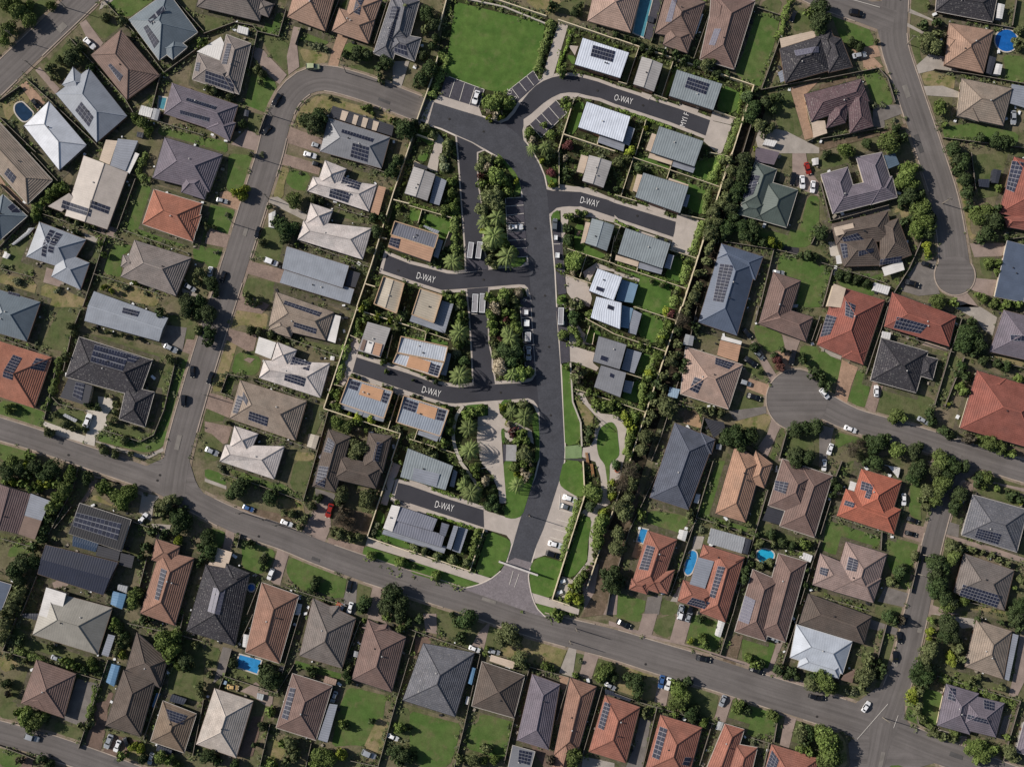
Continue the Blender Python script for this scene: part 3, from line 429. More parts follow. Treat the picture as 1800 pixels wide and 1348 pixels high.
GROUND = """
@0,0
D p 700,210 755,175 905,380 870,430 820,460
D p 310,620 350,590 525,780 490,830
D o 180,750 235,715 400,900 330,980
L e 770,200 870,110 1000,230 1180,210 1060,280 910,360
L e 370,600 610,350 760,430 780,560 640,600 560,700 500,720
L e 240,120 320,0 500,0 430,80 300,190
L l 940,0 1380,0 1140,160 1000,110
L e 1400,530 1500,640 1580,560 1560,500
L y 0,850 180,790 280,880 120,1000 60,1080
L y 1130,950 1400,720 1360,900 1240,920
L l 1400,1110 1800,1210 1800,1290 1380,1180
D c 870,90 930,60 1000,0 900,0
O w 130,935 150,910 195,895 235,935 310,1010 215,1085 135,995
O w2 1400,855 1465,865 1440,965 1390,950
S w 1240,925 1345,955 1320,1035 1215,1005
S g 1350,950 1405,965 1380,1060 1325,1045
S k 1195,1150 1255,1160 1245,1205 1190,1195
C w 742,340 835,430
C k 285,875 345,950
T r 60,20 90; 150,90 100;240,160 80;60,250 90;30,350 60;250,30 50;130,20 80
T d 620,500 90;700,420 50;790,590 50
T g 440,600 60;520,520 50;470,680 40;920,150 50;1060,170 60;1180,300 40;1240,350 30
T r 1760,360 60;1240,1080 70;1180,1030 50;1300,1150 50;440,40 50
B 1540,115;0,0
U 140,345;580,70;300,600
@1,0
D p 780,235 850,250 810,400 830,590 735,660 720,500
D o 1165,300 1260,330 1200,470 1165,600 1080,575
D p 420,400 510,440 720,660 655,745 490,590 405,470
D p 360,1140 500,1190 460,1330 230,1270
D b 760,1120 1040,1220 1010,1348 700,1250
D c 1650,540 1797,540 1720,780 1650,740
L e 485,300 735,370 720,640 560,470
L l 880,260 1090,320 1080,400 940,400 840,360
L l 1240,370 1440,420 1480,460 1450,550 1200,500
L y 820,420 1090,480 1070,560 880,560
L l 350,700 430,590 640,740 580,960 550,1000 300,900
L e 390,980 540,1020 500,1170 370,1140
L e 0,110 270,180 100,310 0,280
L l 440,190 700,100 660,330 430,270
L l 1240,0 1310,0 1290,90 1180,70
L e 1180,590 1480,560 1480,690 1640,700 1700,760 1600,740
L y 820,960 1000,830 1690,1020 1650,1080 1110,930 1050,1030 1000,1120 790,1120
L l 0,1200 200,1250 200,1348 0,1348
S w 295,225 385,250 375,310 280,285
S k2 340,955 385,965 375,1020 335,1010
C G 890,590 1010,590
C k 660,830 600,930
C k 575,1110 520,1170
C s 940,1265 1040,1300
T s 880,370 30;920,380 35;960,400 45;1010,400 45;1060,430 40
T d 1580,540 80;1530,600 60;1240,480 60;1330,480 80;1420,480 70;1350,430 60
T g 450,600 50;500,640 45;80,790 60;20,760 50;210,850 45;1530,680 60;1100,860 28
T d 950,1080 110;1010,1010 90;880,1040 80
T d 1750,1120 100;1700,1070 60;330,1080 45
T r 1430,940 45;1470,990 30;1380,950 30;1640,1050 35
T g 1760,60 60;480,730 40
U 595,1020;1240,640
@2,0
A l 400,20 1190,210 1130,620 840,820 660,790 310,660
L e 1350,0 1600,0 1570,170 1500,160 1250,100
L y 1000,0 1350,0 1200,150
A c 1310,190 1390,230 1260,670 1160,690 1200,560
A c 215,890 265,835 610,945 640,1030 210,900
A g 320,670 655,790 605,945 265,840
A g 1085,625 1140,715 925,910 840,820
A g 1285,885 1380,995 1155,1210 1055,1095
A c 1000,1050 1290,850 1440,820 1500,830 1440,870 1290,880 1050,1100 1000,1130
A l 100,1090 240,1150 200,1300 60,1200
A l 1450,900 1540,900 1480,1120 1420,1200 1370,1180
A c 240,1160 300,1230 280,1348 200,1348
A c 1390,400 1480,410 1450,490
A l 1370,480 1460,500 1440,590
M 398,705 348,860;482,735 438,890;575,768 525,925;960,725 1025,805;1025,670 1090,755;893,775 960,865;1220,940 1310,1045;1158,1000 1250,1105;1110,1045 1205,1145
M 315,665 655,790;655,790 605,945;840,820 1085,625;840,820 925,910;1085,625 1140,715;1285,885 1380,995;1155,1210 1380,995;1055,1095 1155,1210
I 860,820 z;915,865 z
C w 600,800 565,915
H y 270,500 330,520 290,620 250,720 190,860
H y 1240,180 1220,290 1180,400 1150,520 1120,640
H n 1410,280 1380,420 1320,540 1300,640
H n 60,-10 30,0
T r 720,900 90;800,870 70;770,960 60;860,900 70
T o 700,950 45;760,990 60
T y 800,1030 40;700,1030 40
T d 150,100 80;210,200 70;200,400 60;170,600 90;100,680 80;220,330 50;60,700 60;120,480 50
T g 180,150 60;150,250 60
T r 1330,620 60;1360,880 60;1400,920 45
T p 1190,1290 70;1080,1300 60
T o 1080,1230 60
T r 1050,1160 50;1240,1180 50;1180,1100 40
T m 1390,1270 50
T d 1250,40 60;1450,100 50;1500,40 40
T n 880,50 20;800,40 25;960,90 25;1040,120 25;1120,160 25;720,20 25
T g 330,1250 50;200,1180 50;320,1320 60;130,1130 60
T d 10,1130 70;30,1080 50
@3,0
L l 1250,110 1460,130 1400,400 1330,600 1280,780 1050,640 1120,500
L e 1310,0 1480,0 1440,140 1270,90
L e 1480,650 1680,720 1380,800 1400,680
L e 1340,830 1540,790 1660,1200 1480,1200 1380,1000
L e 1600,90 1740,110 1740,260 1560,280
D o 1540,770 1790,720 1670,840 1700,1040 1750,1210 1670,1230
A c 570,910 740,960 720,1020 560,960
A c 860,980 1050,1030 1030,1100 840,1055
A c 840,1060 1030,1105 940,1348 900,1348 780,1240 800,1195
A l 950,740 1120,830 1060,1000 890,970
A e 220,490 240,500 160,730 120,740
A e 430,580 500,610 440,870 370,820
A l 540,560 560,620 460,850 420,870
A e 130,490 190,470 110,740 60,700
A c 240,810 330,840 300,880 230,850
D c 1210,1100 1500,1150 1797,1300 1797,1348 1270,1348
O w2 230,-30 330,10 300,130 255,330 165,290
A g 340,0 410,10 320,360 255,335
S k 300,130 355,145 345,195 290,180
S w 1325,1220 1430,1240 1400,1290 1300,1270
C k 1590,100 1550,190
H g 1550,0 1500,100 1460,300 1400,350
H n 1120,700 1110,850 1080,1000
H y 1100,1060 1050,1180 1000,1300 970,1340
H n 40,970 280,1050 500,1130
T d 20,310 40;110,330 40;180,360 45;250,400 45;320,430 50;430,460 60;540,480 60;620,520 60;730,560 50
T g 800,560 70;870,540 50
T d 900,640 45;1000,650 40
T r 1720,110 60;1790,200 50
T d 1180,850 70;1230,930 80;1210,1010 80;1240,780 40
T g 1280,1100 80;1340,1150 60;1380,1110 50
T d 1330,900 70;1400,950 60;1440,850 60
T y 1240,1300 30
T n 700,660 30;780,690 30;850,710 30;100,440 25;30,410 25
T y 140,1320 50;280,1120 30
@4,0
L l 100,120 280,150 420,220 500,390 350,430 240,400 190,350
L e 790,100 960,120 980,40 1000,0 790,0
L e 770,250 900,300 880,500 940,560 850,570 780,400
L e 1680,0 1800,0 1800,290 1680,240
L l 1610,480 1800,500 1800,740 1650,730
L l 370,630 520,620 620,780 650,910 570,940 480,900 420,740
L y 890,650 1000,620 1240,680 1210,780 930,760
L l 1080,1120 1320,1080 1750,1170 1740,1270 1100,1220
D o 280,430 510,400 540,495 370,530
D c 960,480 1100,500 1230,640 1000,620 870,650 850,580
D c 770,70 990,170 1000,190 770,110
D c 755,195 930,290 900,300 750,225
D c 915,760 1080,755 1230,810 1230,860 940,840
D g 470,930 710,920 730,1000 570,1060 580,1120 470,1130
D d 0,750 320,660 320,700 0,790
D d 560,1150 760,1085 770,1130 0,1330 0,1260
D o 380,530 480,510 560,590 470,620 390,615
D d 520,0 530,70 540,70 535,0
O r 1640,360 100
S w 1565,30 1630,45 1605,170 1555,160
S k 1490,490 1555,510 1510,660 1465,640
S w 1555,560 1610,570 1590,660 1530,650
C s 290,500 415,480
C k 260,110 385,130
C s 1700,970 1700,1100
T d 30,150 110;20,60 100;0,240 80
T d 300,360 50;360,400 50;340,380 30
T g 970,340 90;1030,400 90;940,400 70;1050,300 60
T d 930,210 60;1050,190 60
T r 1070,930 75;1110,1090 35
T r 620,1240 110
T d 740,1200 60;680,1120 50
T d 430,1250 50;1180,1300 80;1420,1210 60;1560,1220 70;1640,1240 70;1700,1260 60
T g 960,40 30;1760,270 50;1780,400 50
T g 500,360 30
T r 240,1310 90
T s 660,1050 25;560,920 35;480,930 40;760,1040 25;920,450 25
T g 1740,360 60
U 770,390
M 280,0 530,70
@0,1
L l 1220,260 1340,300 1260,620 1320,680 1620,780 1600,820 1170,720 1110,680
L l 1770,430 1800,600 1790,760 1700,790 1740,600
L l 980,790 1160,800 1130,860 1060,900 1070,1000 1060,1090 900,1050
L l 1690,820 1800,800 1797,970 1700,940
L e 850,770 930,750 880,950 790,1150 760,1190 810,900
L e 100,800 290,650 220,910 300,980 290,1080 0,1010 20,920
L y 0,1050 130,1080 330,1130 300,1250 0,1170
L y 370,1140 770,1230 740,1348 350,1348
L y 870,1150 1100,1130 1410,1240 1380,1348 1100,1290
D o 0,200 40,260 280,500 265,555 0,280
D p 860,630 935,640 920,715 850,690
D p 960,640 1030,660 1010,750 930,720
D p 410,1000 590,1060 520,1170 380,1130
D c 740,700 860,740 840,790 750,750
D c 1600,1180 1797,1260 1797,1290 1600,1220
S g 215,690 240,650 295,645 235,710
S g 90,790 215,685 230,710 110,800
S w 30,860 80,880 50,920 10,905
C s 1625,1150 1715,1205
H g 1300,0 1240,100 1220,200 1330,240
H g 560,260 470,320 380,420 310,500 310,580
T r 550,290 60;480,330 50;420,390 50;340,470 60;310,560 50;240,1380 20
T g 430,510 35;520,540 35;600,570 35;680,600 40;760,630 40;830,640 35
T g 640,680 35;480,640 30;680,690 25
T g 1750,1040 70;1720,1120 60
T y 1180,1130 40;900,1170 35;970,1200 40
T r 880,780 40;900,880 40
T s 150,1120 50;60,1180 35;500,1200 40;30,990 40;1780,590 40;1100,1170 40;1280,1230 30;570,110 30;120,1300 25
T d 1640,1290 90;1740,1300 70
U 1550,1260
@1,1
D b 690,0 1020,100 1000,190 680,100
D c 570,390 640,380 720,430 900,540 880,590 740,520 560,430
D o 200,330 330,400 290,500 130,440 130,340
D b 30,650 220,720 190,830 0,790
D b 380,940 700,1020 660,1140 360,1050
D b 380,1790 440,1800 400,1840 340,1810
L l 210,0 430,20 350,280 250,350 190,330
L l 750,140 930,180 910,330 780,320 700,240
L y 680,100 750,130 700,250 690,400 590,380
L l 0,440 280,500 230,710 130,680 0,620
L l 0,820 170,850 130,1000 0,990
L e 500,650 640,650 700,800 690,950 420,900
L e 370,1080 650,1140 600,1250 580,1348 280,1348
L e 1130,480 1380,560 1500,590 1400,620 1150,540
S w 560,530 620,500 610,655 560,645
C w 870,0 980,30
C k 955,85 1025,110
C s 110,405 195,425
C k 480,650 450,735
C w 525,930 645,975
C w 55,1000 40,1085
C k 175,1040 145,1120
T y 310,340 60;350,300 50;330,380 50;260,340 50
T r 780,400 85
T d 690,640 90;760,650 70;700,720 70;620,600 60
T d 1640,150 80;1680,60 70;1560,560 60;1500,680 70;1480,560 50
T g 950,400 50;1010,410 40;1450,850 50;1700,40 60
T g 500,780 45;20,640 40;80,650 30;400,15 40;370,1230 60;400,1300 60;470,1290 40;560,470 40
T d 50,1140 80;90,1200 60
T r 1700,470 35;1750,260 25;800,800 30;1650,700 45;1690,650 40
T s 840,170 25;1410,1210 30;190,540 30;100,870 30;500,10 30
T r 1410,1310 60
T g 1700,1130 20
T g 1600,640 35
U 450,40;260,620;560,400
@2,1
A l 0,480 110,500 80,600 0,590
A l 150,520 400,600 330,760 250,740 120,640 90,610
A l 90,0 170,0 140,80 60,60
A c 190,0 265,0 240,180 150,140
A g 490,820 640,815 690,1015 500,1035
A g 840,395 995,385 1035,905 940,905 860,740
A c 510,1200 690,1195 680,1348 530,1348
A g 970,1260 1050,1255 1070,1348 975,1348
A c 1325,490 1500,465 1800,570 1800,610 1580,560 1400,560 1340,800 1360,1040 1340,1050
A c 1310,270 1500,300 1797,400 1797,425 1500,340 1310,330
A c 1365,1070 1560,1120 1600,1270 1580,1348 1440,1300 1380,1220
A c 1520,1040 1640,960 1797,1020 1797,1040 1640,1010 1580,1120 1540,1100
A k 1250,600 1320,600 1355,1060 1280,1010
A k 1280,1030 1360,1070 1375,1230 1300,1240
A l 1245,530 1310,490 1325,590 1245,600
A l 1275,960 1340,950 1345,1040 1290,1030
A l 1290,1260 1370,1230 1370,1320 1290,1330
A l 1450,620 1540,630 1500,780 1640,850 1740,900 1640,930 1440,850
A d 1530,560 1590,570 1570,620 1530,620
A o 1490,670 1510,680 1480,730 1460,710
A l 910,915 1030,910 990,990 880,1005
A l 760,0 780,0 940,180 980,300 970,370 900,370 940,280 880,160
A l 1180,180 1290,200 1290,310 1230,290
A o 340,700 400,700 380,800 300,830
M 840,395 995,385;845,465 1000,455;850,545 1003,528;855,612 1005,610;860,690 1010,680;865,765 1020,755;870,835 1030,828;945,912 1035,905;840,395 865,835;1250,797 1320,795;1300,1330 1370,1325
I 500,840 v;590,840 v;545,1250 q;615,1250 q;1250,605 x;1275,730 b;1285,880 b
C w 870,650 995,645
H y 400,480 390,600 395,900
H n 0,440 200,500 390,560
T r 370,240 45;370,340 45;310,480 50;380,470 50;400,420 40;130,600 30;290,550 30
T p 380,945 85
T s 310,110 55;290,50 50
T g 640,60 55;700,50 50;620,110 50
T o 690,110 55;720,40 40
T m 625,200 40;1245,160 45
T r 760,180 90;830,250 60;780,60 50;640,260 60;740,240 60;860,330 60
T g 690,370 90;760,430 80;640,480 70;760,340 70;700,300 60
T p 770,560 85;660,600 70;740,720 110
T y 800,720 55;660,670 45
T p 860,900 100
T g 700,800 70;690,930 60;740,960 60
T r 840,800 50;910,850 50
T r 700,1250 60;830,1240 70;740,1280 50
T o 760,1330 60;960,1220 50
T g 820,1300 60;920,1280 60
T d 1400,200 60;1380,160 45;1230,30 60
T y 1250,260 40;1170,60 40;940,240 40
T r 1310,990 35;1330,1290 40
T r 1400,550 60;1480,520 40;1540,530 40
T d 1400,650 60;1400,750 55;1410,800 40
T r 1450,930 80;1430,1000 50;1420,960 50
T o 1470,530 25;1440,1040 35;1370,30 40
T g 1440,1300 60;1500,1330 50;1740,910 30
T r 350,1270 60;420,1250 60;450,1310 50;260,1240 30;310,1230 40
T s 430,1330 50;330,1220 30
T s 1700,30 40
@3,1
A l 180,20 300,40 480,110 470,150 250,90 170,50
A l 520,120 740,60 920,30 900,300 720,210 560,150
A l 460,200 650,260 800,300 790,420 780,540 640,500 650,340 480,240
A l 520,890 600,920 580,1140 430,1090
A l 230,1060 500,1180 480,1348 170,1348
A l 20,990 200,1060 580,1170 560,1190 200,1090 20,1010
A c 550,530 740,590 650,890 480,840 520,740
A c 0,540 100,640 500,770 490,800 0,620
A c 200,440 300,470 270,500 200,470
A c 300,440 450,500 430,545 290,490
A d 130,180 200,200 160,340 100,310
A c 0,1030 60,1050 240,1110 230,1130 60,1080 0,1080
D p 1560,0 1680,0 1700,130 1790,250 1797,380 1600,300 1560,150
L l 1700,370 1797,380 1797,700 1710,820 1440,830 1250,760 1290,640 1520,660 1620,680
L l 1460,870 1640,910 1797,960 1797,1348 1590,1348 1640,1110 1480,1070 1420,1000
D k 1490,810 1620,830 1610,900 1480,860
S w 1740,40 1797,30 1797,90 1750,100
S g 1560,1320 1620,1320 1610,1348 1560,1348
C r 1680,80 1710,185
C w 1645,195 1650,310
C w 1745,240 1735,345
C k 1570,170 1560,280
C s 1400,1040 1480,1050
H y 950,30 900,130 830,250
H g 830,330 800,430 790,540
H y 780,600 720,760 680,880
H y 660,940 610,1060 600,1150
H y 560,1180 520,1300 500,1348
H n 0,590 100,640 210,680
H n 20,960 300,1060 560,1150
H n 180,400 320,440
T g 50,60 50;130,30 40;30,60 40;380,740 30;460,770 30;950,70 40;120,640 25
T d 220,130 50;20,320 45
T b 880,500 80;900,600 70;850,700 80;820,850 60;1000,250 70;980,380 70;1030,150 70;940,440 70;820,940 60;770,1040 60;740,1150 60;690,1250 70
T d 1150,60 90;1120,180 90;1100,300 90;1180,120 60;1150,260 60;1070,380 70;1020,480 80;990,640 80;950,720 60;1050,560 70;1080,480 60;1130,640 80;1220,660 90;1160,710 80;860,660 70;1030,640 60
T y 1380,780 60;1450,810 40
T d 1300,780 60;1240,750 50;1700,900 60;1760,900 50;1640,890 40
T b 720,1050 50;650,1330 50;860,760 60;830,600 50;1010,60 60
T r 640,940 40;440,1140 30
T d 1730,430 15
T g 330,1120 30;410,1150 35;540,1220 40
M 30,1400 31,1401
@4,1
L e 0,0 330,0 320,30 230,110 20,170
L y 640,480 810,480 800,600 720,600
L l 330,1030 560,1020 560,1120 400,1080
L l 150,1110 330,1090 500,1150 490,1250 350,1240 200,1170
L l 0,970 110,1000 20,1348 -60,1348
L e 1320,40 1420,0 1640,20 1620,110 1680,200 1620,360 1400,400 1380,200
L y 1110,0 1190,50 1320,500 1330,700 1390,720 1330,770 1190,350
L e 1400,910 1600,910 1570,1110 1430,1080
L l 980,850 1000,920 930,950 920,900
D p 1320,790 1640,785 1600,900 1360,910
D p 1350,1090 1560,1110 1520,1255 1310,1190
D g 720,1140 860,960 1030,930 1010,1100 1060,1230 870,1250 700,1200
D p 1270,1190 1400,1348 1200,1348 1180,1250
D g 100,560 600,450 620,500 110,600
D w 80,780 140,770 180,900 100,900
S w 485,1130 625,1170 600,1240 470,1200
S k2 1400,225 1495,225 1490,300 1410,290
S k 1530,135 1600,150 1570,265 1510,255
S k 120,1020 165,1010 155,1070 120,1060
C k 755,1125 875,1160
C k 905,960 990,990
T r 790,180 110;740,240 80;830,270 80;770,130 70;840,130 60
T d 800,380 100;900,360 60;720,420 60
T r 900,500 100;950,600 100;860,660 90;930,450 70
T d 970,560 80;960,680 70
T d 750,600 60;830,560 50
T y 960,800 50;960,870 45
T d 1230,130 60;1280,60 80;1280,230 70;1310,340 70;1210,50 70;1320,440 60
T r 1400,560 90;1480,500 80;1370,490 60
T d 1540,560 100;1470,690 80;1570,470 60;1590,640 60;1420,750 60;1540,730 60;1650,730 40
T r 1050,1290 80;1180,1310 60;1580,300 40
T d 30,690 70;260,1080 50;340,1100 50;420,1130 50;190,1060 50;1270,180 50
T r 1500,960 50;1580,960 50;1560,1040 40
T r 1390,1240 40;1450,1270 50;1540,1310 50;1650,1320 60;1760,1320 60
T d 70,0 50
U 1080,440
@0,2
L e 390,280 530,0 700,0 660,120 700,200 600,400 360,350
L e 740,230 950,260 1330,400 1450,400 1430,490 1320,440 700,240
L e 1440,500 1540,440 1550,480 1440,780 1360,740
L l 1580,480 1680,440 1580,800 1500,1050 1430,1230 1290,1280 850,1170 870,1080 940,1100 1250,1180 1350,1100 1430,900 1540,620
L l 0,810 180,850 400,920 390,1000 340,1080 0,970
L e 540,870 760,920 740,1100 430,1020 410,980
L e 910,1060 1060,1000 1340,1080 1290,1150 1230,1160
L e 1500,60 1740,120 1700,300 1640,290 1480,120
L l 0,1170 300,1260 320,1348 0,1348
D w 860,780 980,800 1000,870 930,960 940,1050 840,1130 830,1220 730,1190 770,1080 790,990 750,900 870,910
D w 390,1000 750,1130 730,1190 470,1110 380,1030
D b 1640,280 1730,290 1690,420 1600,390
D g 1400,150 1640,180 1600,390 1420,340
D c 840,1170 1200,1280 1300,1300 1430,1230 1440,1260 1300,1330 1180,1310 840,1180
C w 745,1060 795,930
C s 1440,330 1560,390
C k 1690,520 1690,610
C k 1615,770 1610,870
S g 540,950 560,930 670,985 650,1010
F+ 0,0
H g 530,440 480,700 400,900
T r 60,880 60;250,1300 60
T d 0,1300 5;770,860 45;860,870 45
T g 420,1090 55;450,1110 40;620,170 50;560,430 60;640,220 40;1740,200 55;1500,460 50;1480,440 40
T g 480,950 40;560,1030 50;640,1060 40;730,1060 40;1010,920 45;990,980 40;1010,850 40;930,770 30
T g 900,1260 50;1000,1290 50;880,1220 30;1080,1160 50;1170,1060 30;960,1020 40;1140,1300 40
T d 1640,30 80;1740,40 70;1400,40 60
T g 820,190 30;940,220 30;1070,250 30;1190,280 30
T s 380,10 25;320,310 30;240,360 40;180,330 30
U 1100,1260
@1,2
D b 210,190 460,250 430,380 380,390 180,280
D b 40,750 240,800 260,850 210,970 0,880
D b 0,1000 240,1050 200,1190 160,1200 60,1110 0,1090
D b 260,-160 570,-20 500,60 250,20
L y 260,20 570,60 560,190 460,190 340,150 230,190 220,150
L l 280,390 500,440 470,590 320,600 230,570
L y 170,290 290,310 210,570 150,740 60,740
L l 210,590 320,620 280,780 170,750
L e 0,890 110,920 240,990 0,1010
L e 0,1130 90,1130 180,1200 120,1348 0,1348
L e 720,260 830,250 1220,340 1200,430 1150,440 880,320
L e 930,830 1050,870 1040,960 970,1130 920,1080 960,960
L y 700,1260 970,1280 950,1348 780,1348 
L e 780,170 860,250 850,300 790,290
A c 1280,260 1370,290 1335,430 1295,570 1220,690 1170,670 1220,430
A c 1330,430 1390,410 1797,550 1797,590 1600,520
A c 1280,600 1797,760 1797,830 1640,740 1270,600
A l 1300,170 1420,170 1390,260 1300,240
A l 1540,60 1797,140 1797,170 1500,100
D c 910,1110 1000,1130 970,1250 895,1220
S c 930,1110 1005,1130 970,1245 895,1220
S w 1100,425 1135,430 1130,465 1095,460
C k 70,570 30,670
C s 10,1240 120,1290
H y 1270,280 1220,440 1180,620 1150,680
T r 1350,120 45;1400,110 45;1340,170 40;1160,770 50;1120,740 40;1180,870 50;1130,860 40
T o 1120,840 35;1350,1070 30
T r 1160,1010 80;1250,1050 70;1330,1010 60;1420,1080 30
T g 1350,1230 100;1310,1290 80;1420,1290 60;1290,1170 50
T d 20,60 90;30,220 70;20,300 60
T g 390,200 50;470,220 50;580,230 50;340,390 20;190,1020 30;120,680 30;660,270 40;430,640 20
T r 1390,400 25;1430,420 25;1300,600 25;1350,620 25;1560,690 25;1600,705 25;1640,715 30;1560,480 30;1590,560 30
T g 1680,130 40;1690,190 30;1660,220 30;1750,320 30
T y 1340,960 50;1450,980 50;1270,930 35;1500,80 40;1370,20 45;1620,110 35
T s 1700,1080 45;1640,1060 30;400,1170 20;1240,800 30
T d 1750,60 50;1580,470 30
U 40,780
@2,2
A l 480,860 680,845 690,950 600,960 540,930 480,900
A c 690,840 780,830 790,930 850,990 960,1020 1070,1080 1090,1200 1060,1180 1000,1060 850,1140 830,1060 810,1080 810,1200 820,1348 620,1348 590,1150 600,960 690,950
A l 800,1070 830,1060 840,1200 810,1200
A c 850,990 1040,1060 1090,1160 1000,1120 880,1180 830,1130 
A l 1060,940 1130,920 1140,1140 1140,1348 1100,1348 1110,1200
A l 900,1200 960,1270 1000,1348 910,1348
A l 1335,510 1410,490 1430,800 1500,1000 1505,1190 1365,1220 1350,900
A v 1365,1220 1510,1205 1510,1320 1365,1330
A l 1360,1330 1500,1320 1500,1348 1360,1348
A c 1400,330 1630,400 1610,490 1660,530 1640,560 1440,480 1400,480
A c 1400,0 1450,0 1430,100 1620,330 1400,320
A g 970,0 1060,0 1100,540 1015,510
A k 1285,0 1380,0 1390,300 1310,270
A k 1315,290 1400,320 1405,480 1345,490 1325,500
A l 820,810 880,815 900,800 860,940 780,880
A g 820,1205 895,1205 905,1348 820,1348
A l 0,250 340,300 330,340 140,290 0,280
A l 1560,170 1700,230 1600,330 1530,300
M 540,60 600,62;620,55 665,55;980,95 1075,92;990,205 1085,200;1000,310 1065,305;1000,340 1095,330;1010,515 1095,540;600,990 680,995;595,1050 680,1055;592,1120 680,1125;600,1195 690,1200;605,1260 700,1265;620,1335 710,1340
M 970,0 1015,510
I 1310,10 t;1010,35 b;1005,130 b2;1020,240 h
C s 1045,345 1045,465
C w 1335,60 1340,155
W 470,865 415,950 390,1050 385,1150 410,1260 450,1348
H n 240,860 380,900
T p 440,220 90;440,600 95;400,280 50
T s 410,400 50;100,100 30
T r 450,60 60;440,130 50;430,320 50;160,210 30;240,230 30
T d 480,470 50;500,100 40;30,640 20;160,625 30;230,650 30
T r 720,150 50;740,220 60;710,60 50;930,150 50;950,190 50
T g 740,320 60;760,410 50
T o 800,530 85;760,20 50;770,490 50
T m 850,100 40;800,280 40
T p 880,270 90;850,220 60;900,580 70
T d 850,380 90;920,360 80;900,460 70;850,320 60;960,480 60
T r 980,580 70;930,600 50;1050,570 50;910,80 60;850,40 60
T r 1350,240 50;1380,30 20
T d 1440,60 50;1450,130 50
T r 1430,200 50;1470,230 60;1500,300 40
T r 1380,530 40
T b 1470,560 60;1500,620 60
T g 1480,600 70;1550,570 40
T d 1580,1100 60;1570,1160 40
T r 1640,850 60;1700,860 50;1760,870 50;1780,830 40;1580,740 40;1640,760 40
T p 1010,960 90;900,910 60
T y 820,880 45;860,1010 30
T g 880,860 50;990,860 50
T m 900,1090 60
T o 870,1030 40
T r 970,1110 60;1020,1170 60;950,1170 50;1010,1100 40
T g 1010,1290 80;960,1320 40
T r 560,920 60;620,900 50;500,950 50;540,1000 60
T p 520,1060 85;530,1250 90
T r 1590,60 50;340,950 50;350,1000 50;320,880 40;350,1080 50;300,1180 60
T g 170,1260 60;210,1310 50;110,1200 30;260,1230 40
T s 30,780 25;70,790 25;250,850 30;320,870 30
@3,2
A l 240,30 430,110 420,230 350,330 200,240 240,110
A l 60,-60 180,-120 500,-60 540,60 350,60 250,20
A l 100,700 170,660 230,610 220,850 60,800
A l 240,400 340,430 300,590 190,580
L l 1220,150 1300,170 1450,220 1500,310 1480,350 1380,400 1330,380 1240,280
L l 1640,330 1797,350 1797,540 1740,560 1640,500 1620,420
L e 1130,340 1200,350 1320,580 1300,650 1140,540
L e 1130,760 1320,790 1300,880 1060,930
L y 1060,960 1340,930 1380,980 1240,1240 1050,1150
L e 1460,1050 1500,1060 1430,1348 1350,1348
L e 1530,1130 1760,1180 1740,1348 1460,1348
D p 1200,300 1240,300 1430,610 1380,670 1300,520 1230,390
D o 1170,620 1360,680 1330,780 1160,710
D p 1380,980 1460,1040 1420,1130 1340,1320 1250,1240 1340,1110
D g 1000,910 1330,870 1330,930 1060,1000
D p 1470,240 1630,290 1590,400 1500,370
D o2 1430,390 1540,400 1560,520 1540,560 1490,540
D t 590,1010 740,940 770,1060 740,1060
D d 540,910 720,900 750,960 620,1010
D p 1440,1320 1530,1348 1440,1348
S g 625,235 700,255 685,340 600,330
S b2 485,700 575,720 550,800 470,780
S g 900,1200 950,1200 940,1250 895,1245
C g 1240,390 1300,450
C k 1140,440 1250,520
C s 1100,650 1200,680
C k 1160,770 1280,805
C k 1580,370 1545,510
C k 1130,190 1200,270
T b 600,100 80;640,50 60;500,470 70;540,420 60;560,330 60;300,1000 60;330,940 60;280,1130 80;240,1250 70;430,600 60;420,700 60;370,820 60
T d 560,200 50;600,540 60;540,620 60;700,170 60;380,660 60;340,780 50;640,480 60
T g 470,870 100;430,820 70;500,940 60;760,890 60;850,900 60;930,930 50
T d 1060,1120 120;980,1150 80;1190,1130 90;1120,1200 80;1210,1100 60
T r 480,150 50;440,230 60;410,290 50;300,620 60;350,600 40;270,700 40;260,800 40;250,870 40;230,330 40;300,350 40;390,420 50
T y 460,30 50;430,250 50;310,590 50;130,1000 60;100,960 50;170,1060 60
T m 500,50 50;1440,460 50;1460,520 50
T d 1480,370 40;1400,420 40;1650,480 60;1760,580 60;1290,570 30;1660,410 25
T b 1560,30 2
T r 150,1130 60;130,1200 50;120,1280 50;180,960 50;40,860 40;20,940 40
T d 1590,1070 80;1680,1060 70;1780,1050 80
T d 1600,1300 90;1700,1320 80;1240,350 50
T g 340,510 30
H y 360,380 330,520 250,660 230,850
@4,2
L l 0,370 90,390 130,450 200,470 160,650 60,700 0,600
L l 340,530 450,630 420,880 240,850
L e 560,680 850,750 1000,800 1000,860 940,960 870,990 500,920
L l 140,1090 400,1160 350,1200 260,1180 140,1250
L e 1140,440 1230,430 1150,830 1040,860
L y 1550,410 1797,480 1797,530 1530,440
D o 200,460 340,530 280,690 240,850 130,810 160,650
D b 470,650 560,690 490,930 400,880
D c 1180,0 1300,-30 1420,0 1560,90 1520,250 1440,200 1380,110
D g 0,1030 130,1060 60,1348 0,1348
D c 0,310 90,380 200,400 190,460 100,430 0,350
D p 930,300 1140,370 1130,390 900,330
D d 1560,1180 1797,1250 1797,1310 1240,1200 1240,1150
S w 555,210 630,225 620,285 545,265
C w 500,770 500,700
C s 865,970 960,1020
C w 220,1050 325,1090
C w 10,720 80,800
C w 110,1200 80,1290
C k 850,260 930,275
